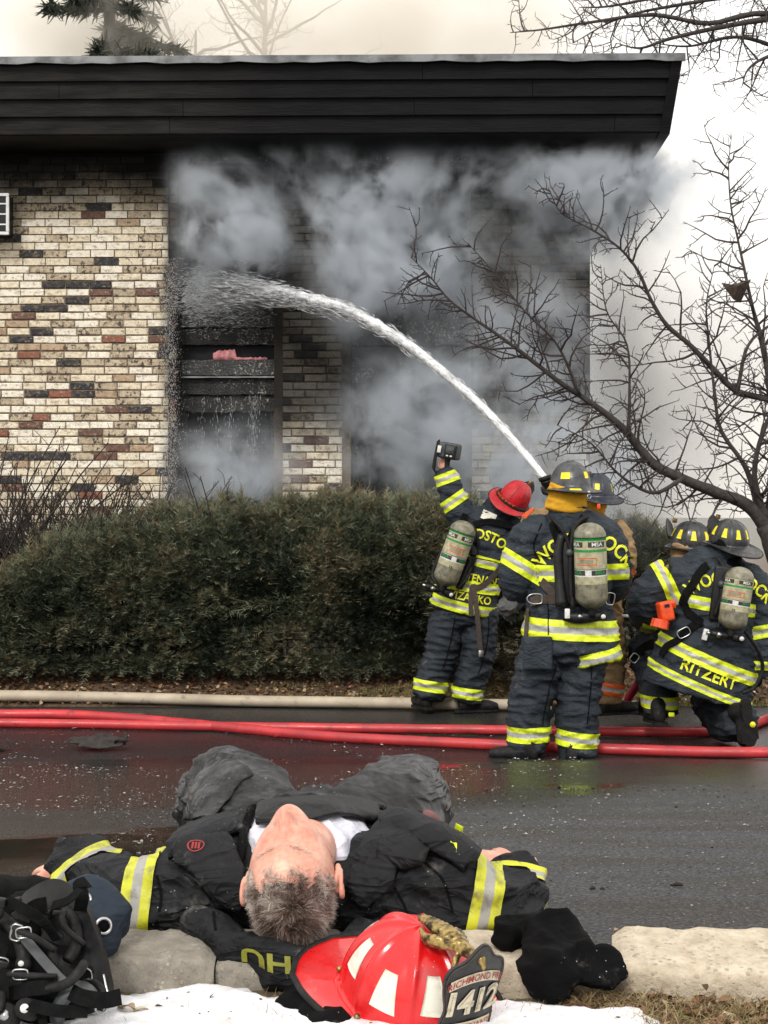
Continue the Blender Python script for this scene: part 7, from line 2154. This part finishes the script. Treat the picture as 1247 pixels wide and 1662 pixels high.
# ------------------------------------------------------------------ breathing gear dropped at the left
pk = root('air_pack', P(60, 1655, 3.0) * 1, 'heap of black breathing apparatus harness with straps and buckles lying at the left', 'air pack')
outline = [(-.055, -.10), (-.075, -.05), (-.072, .03), (-.060, .085), (-.030, .115), (.0, .12), (.030, .112), (.052, .085), (.060, .04), (.058, -.02), (.05, -.07), (.03, -.11)]
plm = np.array(Matrix.Rotation(-.55, 3, 'Y') @ Matrix.Rotation(-.55, 3, 'X'))
dihedral_plate([tuple(p) for p in catmull([(x * 1.05, z * 1.05) for x, z in outline + outline[:1]], 3)[:-1]], .022, plm, P(112, 1545, 3.04), 'backplate', M['plastic'], pk, 2.0)
body_ = Cloth('harness_pad', [loft([P(10, 1500, 3.10), P(50, 1480, 3.12), P(95, 1490, 3.12), P(130, 1530, 3.08), P(150, 1590, 3.02)], [(.03, .03), (.042, .04), (.045, .04), (.04, .035), (.03, .025)], (0, 1, 0), 18, 5, True, .012),
                              loft([P(-40, 1520, 3.05), P(10, 1560, 3.02), P(60, 1620, 2.98), P(90, 1660, 2.95)], [(.05, .05), (.055, .05), (.05, .045), (.04, .035)], (0, 1, 0), 18, 5, True, .015),
                              loft([P(-60, 1470, 3.2), P(0, 1455, 3.2), P(50, 1450, 3.2), P(75, 1452, 3.18)], [(.04, .03), (.036, .03), (.03, .024), (.02, .016)], (0, 1, 0), 16, 5, True, .01)], .0055, M['webbing_black'], pk, .008, sc=(18, 18, 18), seed=81, low=.016)


def lp(name, pts, r, mat, n=8, parent=None):
    V, F = tube([P(*p) for p in pts], r if isinstance(r, list) else [r] * len(pts), n, 7); return mk(name, V, F, M[mat], parent or pk)


lp('air_hose', [(0, 1480, 3.02), (30, 1520, 2.98), (38, 1570, 2.95), (10, 1600, 2.93), (-20, 1610, 2.92)], .012, 'rubber')
lp('air_hose', [(60, 1500, 3.02), (90, 1470, 3.06), (118, 1488, 3.04), (125, 1530, 3.0), (110, 1560, 2.98)], .010, 'rubber')
lp('air_hose', [(128, 1600, 2.95), (150, 1595, 2.94), (168, 1612, 2.93), (160, 1640, 2.92)], .007, 'rubber')
L = [P(*p) for p in ((22, 1500, 2.97), (45, 1530, 2.96), (75, 1565, 2.94), (100, 1592, 2.92), (118, 1606, 2.91))]
V, F = ribbon(catmull([tuple(p) for p in L], 6), [(.3, -1, .5)] * 25, .016, .004); mk('shoulder_strap', V, F, M['grey_plastic'], pk, None, False)
L = [P(*p) for p in ((-15, 1545, 2.95), (15, 1575, 2.94), (40, 1600, 2.93), (70, 1640, 2.91))]
V, F = ribbon(catmull([tuple(p) for p in L], 6), [(.3, -1, .6)] * 19, .024, .004); mk('waist_strap', V, F, M['webbing_black'], pk, None, False)
V, F, N = remesh([loft([P(92, 1660, 2.9), P(100, 1625, 2.91), P(122, 1606, 2.91), P(146, 1612, 2.91), P(158, 1632, 2.91)], [(.016, .012), (.020, .012), (.022, .012), (.018, .011), (.008, .008)], (0, 1, .2), 14, 5, True, .004)], .004, 2); mk('strap_adjuster', V, F, M['grey_plastic'], pk)
buckle(pk, P(27, 1514, 2.955), (1, 0, -.3), (.3, 0, 1), .017, .026, 'steel', 'dee_ring', .0022)
lp('wire_hook', [(168, 1582, 2.93), (172, 1600, 2.92), (177, 1622, 2.91), (172, 1640, 2.905), (163, 1646, 2.90), (156, 1640, 2.90), (155, 1634, 2.9)], .0022, 'steel', 8)
for c, r_, ln in (((40, 1566, 2.93), .011, .018), ((16, 1650, 2.90), .020, .03), ((52, 1640, 2.90), .017, .04)):
    a = P(*c); V, F = tube([a, a + Vector((-.1, -1, .35)).normalized() * ln], [r_, r_ * .95], 18, 2); o_ = mk('knob', V, F, M['rubber'], pk)
    b = a + Vector((-.1, -1, .35)).normalized() * (ln + .0008); V, F = tube([b, b + Vector((-.1, -1, .35)).normalized() * .002], [r_ * .42, r_ * .42], 14, 1); mk('knob_cap', V, F, M['white_ink' if r_ < .018 else 'steel'], o_)
V, F = tube([P(-25, 1590, 2.96), P(8, 1600, 2.95), P(40, 1622, 2.94)], [.03, .034, .026], 14, 5); mk('regulator', V, F, M['plastic'], pk)
for a in ((60, 1475, 3.02), (20, 1468, 3.08), (85, 1520, 2.98)):
    V, F = bevbox(P(*a), (.034, .02, .018), .004, np.array(Matrix.Rotation(a[0] * .3, 3, 'Y'))); mk('strap_slide', V, F, M['plastic'], pk)

# more webbing and hardware tangled through the heap
rs = random.Random(5)
for k in range(22):
    a = (rs.uniform(-30, 130), rs.uniform(1470, 1640)); ln = rs.uniform(40, 95); an_ = rs.uniform(0, 6.28); Yk = 3.06 - (a[1] - 1470) / 170 * .14 - rs.uniform(.02, .07)
    ps = [(a[0] + ln * t_ * math.cos(an_) + 14 * math.sin(t_ * 4 + k), a[1] + ln * t_ * math.sin(an_) * .7 + 12 * math.cos(t_ * 3 + k), Yk - .02 * math.sin(t_ * 3.1)) for t_ in (0, .33, .66, 1)]
    C_k = catmull([tuple(P(*q)) for q in ps], 5)
    if k % 3 == 0:
        V, F = loft(C_k, [rs.uniform(.004, .008)] * len(C_k), (0, 1, 0), 8, 1); mk('cord', V, F, M['rubber'], pk)
    else:
        V, F = ribbon(C_k, [(rs.uniform(-.6, .6), -1, rs.uniform(0, .9))] * len(C_k), rs.uniform(.014, .026), .003); mk('webbing_strap', V, F, M['webbing_black'], pk, None, False)
    if k % 4 == 1: buckle(pk, C_k[8], (1, 0, rs.uniform(-.5, .5)), (0, -.3, 1), .024, .018, 'steel', 'buckle', .0016)
    if k % 5 == 2:
        V, F = bevbox(C_k[10], (.022, .014, .016), .003, np.array(Matrix.Rotation(rs.uniform(0, 3), 3, 'Y'))); mk('strap_slide', V, F, M['plastic'], pk)

bg = root('gear_bag', P(150, 1530, 3.2), 'navy cloth gear bag with two steel eyelets against the lying man\'s sleeve', 'bag')
bagc = Cloth('cloth', [loft([P(108, 1452, 3.28), P(140, 1458, 3.28), P(172, 1480, 3.26), P(184, 1512, 3.24)], [(.030, .030), (.046, .036), (.048, .036), (.030, .03)], (.3, 0, 1), 20, 5, True, .012),
                       loft([P(135, 1480, 3.24), P(155, 1515, 3.22), P(160, 1545, 3.2)], [(.04, .035), (.045, .035), (.03, .02)], (1, 0, 0), 18, 5, True, .01)], .0055, M['bag_navy'], bg, .006, sc=(10, 10, 10), seed=91, low=.010)
for c in ((138, 1463), (168, 1503)):
    o3 = P(c[0], c[1], 2.9); dv = (P(c[0], c[1], 3.5) - o3).normalized(); q, n_ = bagc.cast(o3, dv)
    if q is None: continue
    n_ = (Vector(n_) + Vector((0, -1, .2))).normalized(); u_ = Vector((0, 0, 1)); u_ = (u_ - n_ * u_.dot(n_)).normalized(); r_ = u_.cross(n_); V = []
    for i in range(28):
        a = 2 * math.pi * i / 28
        for j in range(8):
            b = 2 * math.pi * j / 8; rr_ = .0128 + .0030 * math.cos(b); V.append(q + n_ * (.004 + .0026 * math.sin(b)) + (r_ * math.cos(a) + u_ * math.sin(a)) * rr_)
    ey = mk('eyelet', V, grid_faces(28, 8, True, True), M['steel'], bg)
    V, F = tube([q + n_ * .0008, q + n_ * .0032], [.0108, .0108], 20, 1); mk('eyelet_hole', V, F, M['soft_black'], ey)

# ------------------------------------------------------------------ hoses on the drive
def hose(pts, r, mat, label, sides=16, group=None, m=8, flatz=1.0):
    Q = []
    for p in pts:
        v = P(p[0], p[1], p[2])
        if len(p) < 4: v.z = ground_at(v.y) + r * flatz + .004
        Q.append(v)
    rr_ = [(r * (1.05 if flatz < 1 else 1), r * flatz)] * len(Q)
    V, F = loft(Q, rr_, (0, 1, 0), sides, m)
    V = V + 0.0025 * (np.stack([fbm(V * 9, 3, 2), fbm(V * 9 + 30, 4, 2), fbm(V * 9 + 60, 5, 2)], 1) - .5)
    c = V.mean(0); o = mk('fire_hose', V, F, M[mat], None, None, True, (c[0], c[1], V[:, 2].min()))
    return tag(o, label, 'hose', group)


def gy(py):
    """depth at which the drive is seen on photo row py"""
    ys = np.linspace(5, 14.5, 400); rows_ = CY + (CAMZ - road_z(ys)) * FPX / ys
    return float(np.interp(-py, -rows_, ys))


def hp(px, py, off=9): return (px, py, gy(py + off))


hose([hp(*a) for a in ((-1500, 1166), (-900, 1150), (-400, 1156), (-160, 1158), (0, 1159), (100, 1159), (200, 1165), (300, 1174), (420, 1186), (520, 1195), (620, 1201), (760, 1208), (900, 1214), (1050, 1219), (1150, 1222), (1260, 1223), (1420, 1222), (1800, 1212), (2300, 1225))], .036, 'hose_red', 'bright red fire hose crossing the drive nearest the lying man', group='red hoses on the drive')
hose([hp(*a) for a in ((-1500, 1180), (-800, 1176), (-400, 1170), (-160, 1172), (0, 1173), (150, 1175), (300, 1178), (450, 1180), (600, 1182), (760, 1184), (900, 1186), (1050, 1188), (1130, 1188), (1200, 1182), (1260, 1162), (1330, 1150), (1700, 1158), (2300, 1152))], .034, 'hose_red', 'straight red fire hose lying behind the nearest red one', group='red hoses on the drive')
hose([(a, b, 14.45) if False else (a, b, c) for a, b, c in ((-1500, 1100, 14.70), (-800, 1100, 14.62), (-220, 1100, 14.66), (0, 1103, 14.66), (200, 1110, 14.62), (400, 1118, 14.55), (560, 1126, 14.46), (700, 1133, 14.36), (830, 1138, 14.28), (950, 1142, 14.22), (1060, 1146, 14.15))], .050, 'hose_tan', 'thick dirty cream supply hose along the far edge of the drive', flatz=.9)
# the working line carried by the crew, and its nozzle
hs = hose([(905, 830, 12.35, 1), (930, 870, 12.3, 1), (975, 915, 12.3, 1), (1004, 945, 12.35, 1), (1035, 990, 12.5, 1), (1050, 1040, 12.75, 1), (1040, 1100, 13.1, 1), (1020, 1145, 13.4, 1), (1090, 1152, 13.6, 1)], .030, 'hose_dark', 'dull red attack hose carried by the crew up to the nozzle')
nz = root('nozzle', P(893, 800, 12.3), 'black hose nozzle pointing up at the burning window', 'nozzle')
V, F = tube([P(905, 830, 12.35), P(900, 812, 12.33), P(890, 790, 12.3), P(886, 778, 12.28)], [.030, .034, .036, .040], 16, 4); mk('barrel', V, F, M['plastic'], nz)
V, F = tube([P(886, 779, 12.28), P(884, 773, 12.28)], [.046, .044], 16, 1); mk('tip', V, F, M['rubber'], nz)
V, F = tube([P(893, 800, 12.2), P(884, 800, 12.2), P(880, 790, 12.2)], [.014, .014, .012], 8, 3); mk('bale_handle', V, F, M['plastic'], nz)

# halligan-like flat bar held behind the crew
hb = root('pry_bar', P(1030, 1003, 12.7), 'pale steel pry bar held out level behind the nearest firefighter', 'pry bar')
V, F = tube([P(985, 1000, 12.75), P(1020, 1000, 12.7), P(1052, 1003, 12.65), P(1068, 1004, 12.62)], [(.012, .008), (.012, .008), (.022, .008), (.010, .006)], 10, 4, (0, 0, 1)); mk('bar', V, F, M['white_metal'], hb)

# ------------------------------------------------------------------ the water
JP = catmull([tuple(P(*p)) for p in ((885, 776, 12.28), (840, 722, 12.65), (780, 657, 13.2), (720, 604, 13.75), (660, 557, 14.25), (600, 520, 14.7), (540, 494, 15.05), (480, 479, 15.4), (430, 470, 15.65), (385, 464, 15.85), (345, 462, 16.05))], 14)
t_ = np.linspace(0, 1, len(JP))
rad = np.interp(t_, [0, .15, .4, .6, .75, .9, 1], [.021, .026, .033, .038, .041, .042, .036])
V, F = [], []
T = np.gradient(JP, axis=0); T /= np.linalg.norm(T, axis=1)[:, None]; s1 = np.cross(T, [0, 1, .2]); s1 /= np.linalg.norm(s1, axis=1)[:, None]; s2 = np.cross(T, s1)
JPf = catmull(JP, 4); tf = np.linspace(0, 1, len(JPf)); rf = np.interp(tf, t_, rad); s1f = np.stack([np.interp(tf, t_, s1[:, i]) for i in range(3)], 1); s2f = np.stack([np.interp(tf, t_, s2[:, i]) for i in range(3)], 1)
jet = root('water_jet', P(885, 776, 12.28), 'white arching water jet from the nozzle to the burning window', 'water jet')
ns = 18; an = np.linspace(0, 2 * np.pi, ns, endpoint=False)
V = JPf[:, None, :] + (np.cos(an)[None, :, None] * s1f[:, None, :] + np.sin(an)[None, :, None] * s2f[:, None, :]) * rf[:, None, None]
V = V.reshape(-1, 3); N = (V - np.repeat(JPf, ns, 0)); tt = np.repeat(tf, ns)
V = V + N * ((fbm(V * np.array([9, 9, 16]), 5, 3) - .5) * np.interp(tt, [0, .3, .6, 1], [.2, .35, .8, 2.6]))[:, None]
mk('core', V, grid_faces(len(JPf), ns, False, True) + [tuple(range(ns)), tuple(range((len(JPf) - 1) * ns, len(JPf) * ns))[::-1]], M['jet'], jet)
rr = np.random.RandomState(31)


def streaks(name, C, D, L, w, parent=None, mat='spray', label=None):
    """thin spindles of water: three-sided, pointed at both ends"""
    n = len(C); D = unit(D); A_ = unit(np.cross(D, rr.normal(0, 1, (n, 3)))); B_ = np.cross(D, A_)
    V = [C - D * (L / 2)[:, None]]
    for k in range(3):
        a = 2 * math.pi * k / 3; V.append(C + (A_ * math.cos(a) + B_ * math.sin(a)) * w[:, None])
    V.append(C + D * (L / 2)[:, None]); V = np.stack(V, 1).reshape(-1, 3); b = (np.arange(n) * 5)[:, None]
    F = np.vstack([b + np.array(f) for f in ((0, 2, 1), (0, 3, 2), (0, 1, 3), (4, 1, 2), (4, 2, 3), (4, 3, 1))])
    o = mk(name, V, F, M[mat], parent, None, True, None if parent else (0, 0, 0)); o['kind'] = 'stuff'
    return o


n = 8000; u = rr.rand(n) ** .5; q = np.stack([np.interp(u, t_, JP[:, i]) for i in range(3)], 1); dq = np.stack([np.interp(u, t_, T[:, i]) for i in range(3)], 1); rq = np.interp(u, t_, rad)
sp_ = np.interp(u, [0, .3, .7, 1], [.8, .9, 1.1, 2.3]); off = rr.normal(0, 1, (n, 3)) * (rq * sp_ * .62)[:, None]; off[:, 2] -= np.abs(rr.normal(0, 1, n)) * rq * np.interp(u, [0, .5, 1], [0, .5, 1.2])
streaks('strands', q + off, dq + rr.normal(0, .10, (n, 3)), rr.uniform(.05, .22, n), rr.uniform(.0015, .0050, n) * np.interp(u, [0, .5, 1], [1, 1.1, 1.3]), jet)
# the end of the jet breaking up against the window, and what falls from it
n = 5200; c0 = np.array(P(372, 472, 16.05)); base_ = c0 + rr.normal(0, 1, (n, 3)) * np.array([.20, .12, .11]) + np.array([-.10, 0, -.05]); dd = np.stack([-1 + rr.normal(0, .25, n), rr.normal(0, .3, n), rr.normal(0, .32, n) - .05], 1)
streaks('spray', base_, dd, rr.uniform(.015, .075, n), rr.uniform(.0008, .0028, n), jet)
n = 4200; h = rr.rand(n) ** .8; x = BX(278) + rr.normal(0, .030 + .03 * h, n); z = BZ(420) - h * 2.3; streaks('runoff', np.stack([x, 15.93 + rr.normal(0, .05, n), z], 1), np.stack([rr.normal(0, .22, n), rr.normal(0, .1, n), -np.ones(n)], 1), rr.uniform(.004, .022, n), rr.uniform(.0008, .0030, n), jet)
n = 330; x = rr.uniform(BX(300), BX(430), n); x = np.where(rr.rand(n) < .8, BX(np.array([325, 350, 372, 404, 410, 416])[rr.randint(0, 6, n)]) + rr.normal(0, .014, n), x); z = BZ(642) - rr.rand(n) ** 1.4 * .48
streaks('drips', np.stack([x, 16.20 + rr.normal(0, .04, n), z], 1), np.stack([rr.normal(0, .06, n), rr.normal(0, .06, n), -np.ones(n)], 1), rr.uniform(.01, .06, n), rr.uniform(.001, .003, n), jet)

# ------------------------------------------------------------------ litter, grass, ash
def flat_bits(name, x, y, z, size, tone, mat, lift=.3, asp=.6, label=None):
    """curled little leaves or flakes lying about"""
    n = len(x); a = rr.uniform(0, 6.28, n); t1 = np.stack([np.cos(a), np.sin(a), rr.normal(0, lift, n)], 1); t1 = unit(t1); up = unit(np.stack([rr.normal(0, lift, n), rr.normal(0, lift, n), np.ones(n)], 1)); t2 = unit(np.cross(up, t1)); up = np.cross(t1, t2)
    C = np.stack([x, y, z], 1); s = size[:, None]; cu = (rr.uniform(.0, .35, n))[:, None] * s
    V = np.stack([C - t1 * s, C - t2 * s * asp + up * cu, C + t1 * s, C + t2 * s * asp + up * cu, C - t1 * s * .1], 1); V[:, :, 2] += (size * .3)[:, None]
    V = V.reshape(-1, 3); b = (np.arange(n) * 5)[:, None]
    F = np.vstack([b + np.array(f) for f in ((0, 1, 4), (4, 1, 2), (4, 2, 3), (0, 4, 3))])
    o = mk(name, V, F, M[mat], None, None, False, (0, 0, 0)); at = o.data.attributes.new('tone', 'FLOAT', 'POINT'); at.data.foreach_set('value', np.repeat(np.clip(tone, 0, 1), 5).astype(np.float32))
    o['kind'] = 'stuff'; return o


n = 9000; x = rr.uniform(-4, 4.2, n); y = rr.uniform(14.58, 15.55, n); flat_bits('fallen_leaves', x, y, bed_z(y) + .012, rr.uniform(.010, .032, n), rr.beta(1.6, 2.2, n), 'litter', .5, .55)
n = 9000; x = rr.uniform(-.9, 4.2, n); y = rr.uniform(14.50, 14.98, n); kp = fbm(np.stack([x * 2, y * 5, 0 * x], 1), 4, 3) + .18 * (y < 14.75) > .5; x, y = x[kp], y[kp]; n = len(x)
o = cards('grass', np.stack([x, y, bed_z(y)], 1), unit(np.stack([rr.normal(0, .5, n), rr.normal(0, .5, n), np.ones(n)], 1)), unit(np.stack([rr.normal(0, 1, n), rr.normal(0, .3, n), 0 * x], 1)), rr.uniform(.025, .06, n), np.full(n, .006), rr.rand(n), M['turf'], None, (0, 0, 0)); o['kind'] = 'stuff'
# ash and foam flecks drifting on the wet drive
n = 5200; y = 6.0 + 7.2 * rr.rand(n); x = rr.uniform(-2.9, 1.2, n) * y / 12 * 1.1; kp = (fbm(np.stack([x * 1.6, y * .9, 0 * x], 1), 12, 3) + .10 * (x < 0) > .50); x, y = x[kp], y[kp]; n = len(x)
flat_bits('ash_flakes', x, y, road_z(y) + .008, np.minimum(rr.exponential(.0034, n) + .0018, .02) * (y / 10), rr.uniform(.0, .9, n), 'ash', .08, .45)
n = 16000; y = 3.6 + 5.5 * rr.rand(n) ** 1.2; x = rr.uniform(-.75, 1.6, n) * y / 4.5; flat_bits('grit', x, y, road_z(y) + .003, np.minimum(rr.exponential(.0011, n) + .0009, .006) * (y / 5), np.where(rr.rand(n) < .35, rr.rand(n) * .3, .3 + rr.rand(n) * .65), 'grit', .25, .8)
# lawn: dead tufts by the right kerb, sparse blades through the snow
def tufts(name, cx, sp, n, L, mat, tone=(0, .85), lean=.6):
    c = np.array([(*P(a, b, y_)[:2],) for a, b, y_ in cx])[rr.randint(0, len(cx), n)]; xy = c + rr.normal(0, 1, (n, 2)) * np.array(sp)
    d_ = unit(np.stack([rr.normal(0, lean, n), rr.normal(-.1, lean, n), rr.uniform(.25, 1, n)], 1))
    o = cards(name, np.stack([xy[:, 0], xy[:, 1], np.full(n, LAWN_Z)], 1), d_, unit(np.cross(d_, rr.normal(0, 1, (n, 3)))), rr.uniform(*L, n), rr.uniform(.0010, .0024, n), rr.uniform(*tone, n), M[mat], None, (0, 0, 0), .35, 3); o['kind'] = 'stuff'; return o


tufts('dead_grass', [(965, 1600, 3.10), (990, 1595, 3.12), (1040, 1610, 3.08), (1090, 1615, 3.06), (1150, 1620, 3.05), (1210, 1625, 3.04), (1000, 1610, 3.09), (945, 1606, 3.1)], (.035, .022), 2600, (.02, .075), 'straw')
tufts('dead_grass', [(1100, 1650, 2.98), (1180, 1650, 2.97), (1240, 1650, 2.97), (1280, 1640, 3.0), (1060, 1650, 2.97)], (.05, .035), 2600, (.02, .07), 'straw', (.1, 1))
tufts('dead_grass', [(425, 1590, 3.13), (440, 1600, 3.10), (370, 1600, 3.12)], (.018, .012), 420, (.015, .05), 'straw', (0, .4), .8)
tufts('grass_blades', [(300, 1660, 3.0), (420, 1662, 2.99), (200, 1662, 3.0), (860, 1660, 2.99), (940, 1660, 3.0), (820, 1660, 3.0), (490, 1655, 2.97), (1000, 1662, 2.99)], (.055, .04), 620, (.02, .075), 'straw', (0, 1), .5)
n = 900; x = rr.uniform(.30, .75, n); y = rr.uniform(2.86, 3.14, n); flat_bits('fallen_leaves', x, y, np.full(n, LAWN_Z + .012), rr.uniform(.004, .014, n), rr.beta(1.4, 2.4, n), 'litter', .6, .55)
n = 90; x = rr.uniform(-.52, .42, n); y = rr.uniform(2.95, 3.12, n); flat_bits('crumbs_of_earth', x, y, np.full(n, .791), np.minimum(rr.exponential(.0016, n) + .001, .007), rr.rand(n) * .25, 'litter', .7, .7)


def leaf(px, py, Y, s, tone, label, z=None):
    c = P(px, py, Y); V = []
    for i in range(7):
        t = i / 6; w = math.sin(math.pi * min(1, t * 1.05)) ** .8 * .42
        for q in (-1, 0, 1): V.append((s * (t - .5) * 2, s * q * w, s * (.18 * abs(q) + .20 * math.sin(t * 5))))
    m = Matrix.Rotation(R.uniform(0, 6), 3, 'Z'); V = np.array(V) @ np.array(m).T + np.array(c)
    if z is not None: V[:, 2] += z - V[:, 2].min()
    o = mk('leaf', V, grid_faces(7, 3), M['litter'], None, None, True); at = o.data.attributes.new('tone', 'FLOAT', 'POINT'); at.data.foreach_set('value', np.full(len(V), tone, dtype=np.float32))
    return tag(o, label, 'leaf')


leaf(205, 1634, 3.0, .024, .72, 'curled tan leaf on the snow beside the gear heap', .79); leaf(225, 1638, 2.99, .016, .9, 'pale yellow leaf on the snow beside the gear heap', .79)
leaf(260, 1631, 3.02, .010, .05, 'dark shrivelled leaf on the snow below the shaded kerb', .79); leaf(1145, 1606, 3.06, .013, .12, 'rust brown leaf against the broad tan kerb stone', .81)
lf = leaf(1005, 1501, 4.05, .02, .66, 'dry tan leaf lying on the drive beyond the broad kerb', float(road_z(4.05)) + .004)
# burnt debris on the drive and charred scraps
db = root('charred_debris', P(162, 1215, gy(1215)), 'twisted piece of charred debris lying on the wet drive behind the red hoses', 'debris')
yd = gy(1214); zg = float(road_z(yd))
shp = []
for k in range(9):
    a = P(R.uniform(108, 160), 1206, yd + R.uniform(-.15, .15)); a.z = zg + R.uniform(.02, .06); b = P(R.uniform(165, 214), 1206, yd + R.uniform(-.15, .15)); b.z = zg + R.uniform(.015, .07)
    shp.append(loft([a, (a + b) / 2 + Vector((0, R.uniform(-.05, .05), R.uniform(-.02, .04))), b], [(.02, .010), (.032, .014), (.012, .008)], (0, 1, .4), 8, 4, True, .005))
a = P(200, 1206, yd); a.z = zg + .02; shp.append(loft([a, a + Vector((.02, 0, .06)), a + Vector((.0, .02, .10))], [.018, .014, .006], (0, 1, 0), 8, 4))
V, F, N = remesh(shp, .009, 1); V = V + N * (.012 * (fbm(V * 40, 3, 3) - .5))[:, None]; mk('scrap', V, F, M['burnt_stem'], db)


def scrap(px, py, L, label, yaw=0.0, r=.006):
    Y = gy(py) if py < 1490 else 3.9
    ys = np.linspace(3.6, 14, 500); Y = float(np.interp(-py, -(CY + (CAMZ - road_z(ys)) * FPX / ys), ys)); c = P(px, py, Y); c.z = float(road_z(Y)) + r
    d_ = Vector((math.cos(yaw), math.sin(yaw), .02)); V, F = loft([c - d_ * L / 2, c + Vector((0, .004, .002)), c + d_ * L / 2], [(r * .6, r * .5), (r, r * .8), (r * .5, r * .4)], (0, 0, 1), 7, 4)
    V = V + .003 * (np.stack([fbm(V * 60, 3), fbm(V * 60 + 9, 4), fbm(V * 60 + 19, 5)], 1) - .5)
    return tag(mk('stick', V, F, M['burnt_stem'], None), label, 'stick')


scrap(1099, 1440, .034, 'short charred stick on the dry drive right of the lying man', .05); scrap(963, 1445, .014, 'small charred crumb on the drive near the lying man\'s sleeve', .2, .005); scrap(978, 1446, .012, 'tiny charred crumb just right of another on the drive', .1, .004)
st = scrap(190, 1137, .42, 'long pale twig on the drive in front of the cream hose', .1, .008); st.data.materials[0] = M['far_bark']
# scrap of burnt sheet caught in the tree
tb = root('burnt_scrap', P(1195, 472, 13.7), 'torn brown scrap of burnt sheet caught in the bare tree', 'debris')
pts2 = [(1172, 459), (1186, 462), (1218, 454), (1212, 470), (1204, 490), (1190, 486), (1178, 470)]
C2 = np.array([tuple(P(a, b, 13.7)) for a, b in pts2]); cc = C2.mean(0); V = []
for o_ in (0, .02):
    V += [tuple(p + np.array([0, o_ + .04 * math.sin(i * 2), 0])) for i, p in enumerate(C2)] + [tuple(cc + np.array([0, -.09 + o_, .02]))]
k = len(pts2); F = [(i, (i + 1) % k, k) for i in range(k)] + [(k + 1 + (i + 1) % k, k + 1 + i, 2 * k + 1) for i in range(k)] + [(i, k + 1 + i, k + 1 + (i + 1) % k, (i + 1) % k) for i in range(k)]
mk('sheet', V, F, pm('brown_burnt_sheet', (.11, .075, .055), (.04, .03, .025), 30, .85, .4, 80), tb, None, False)
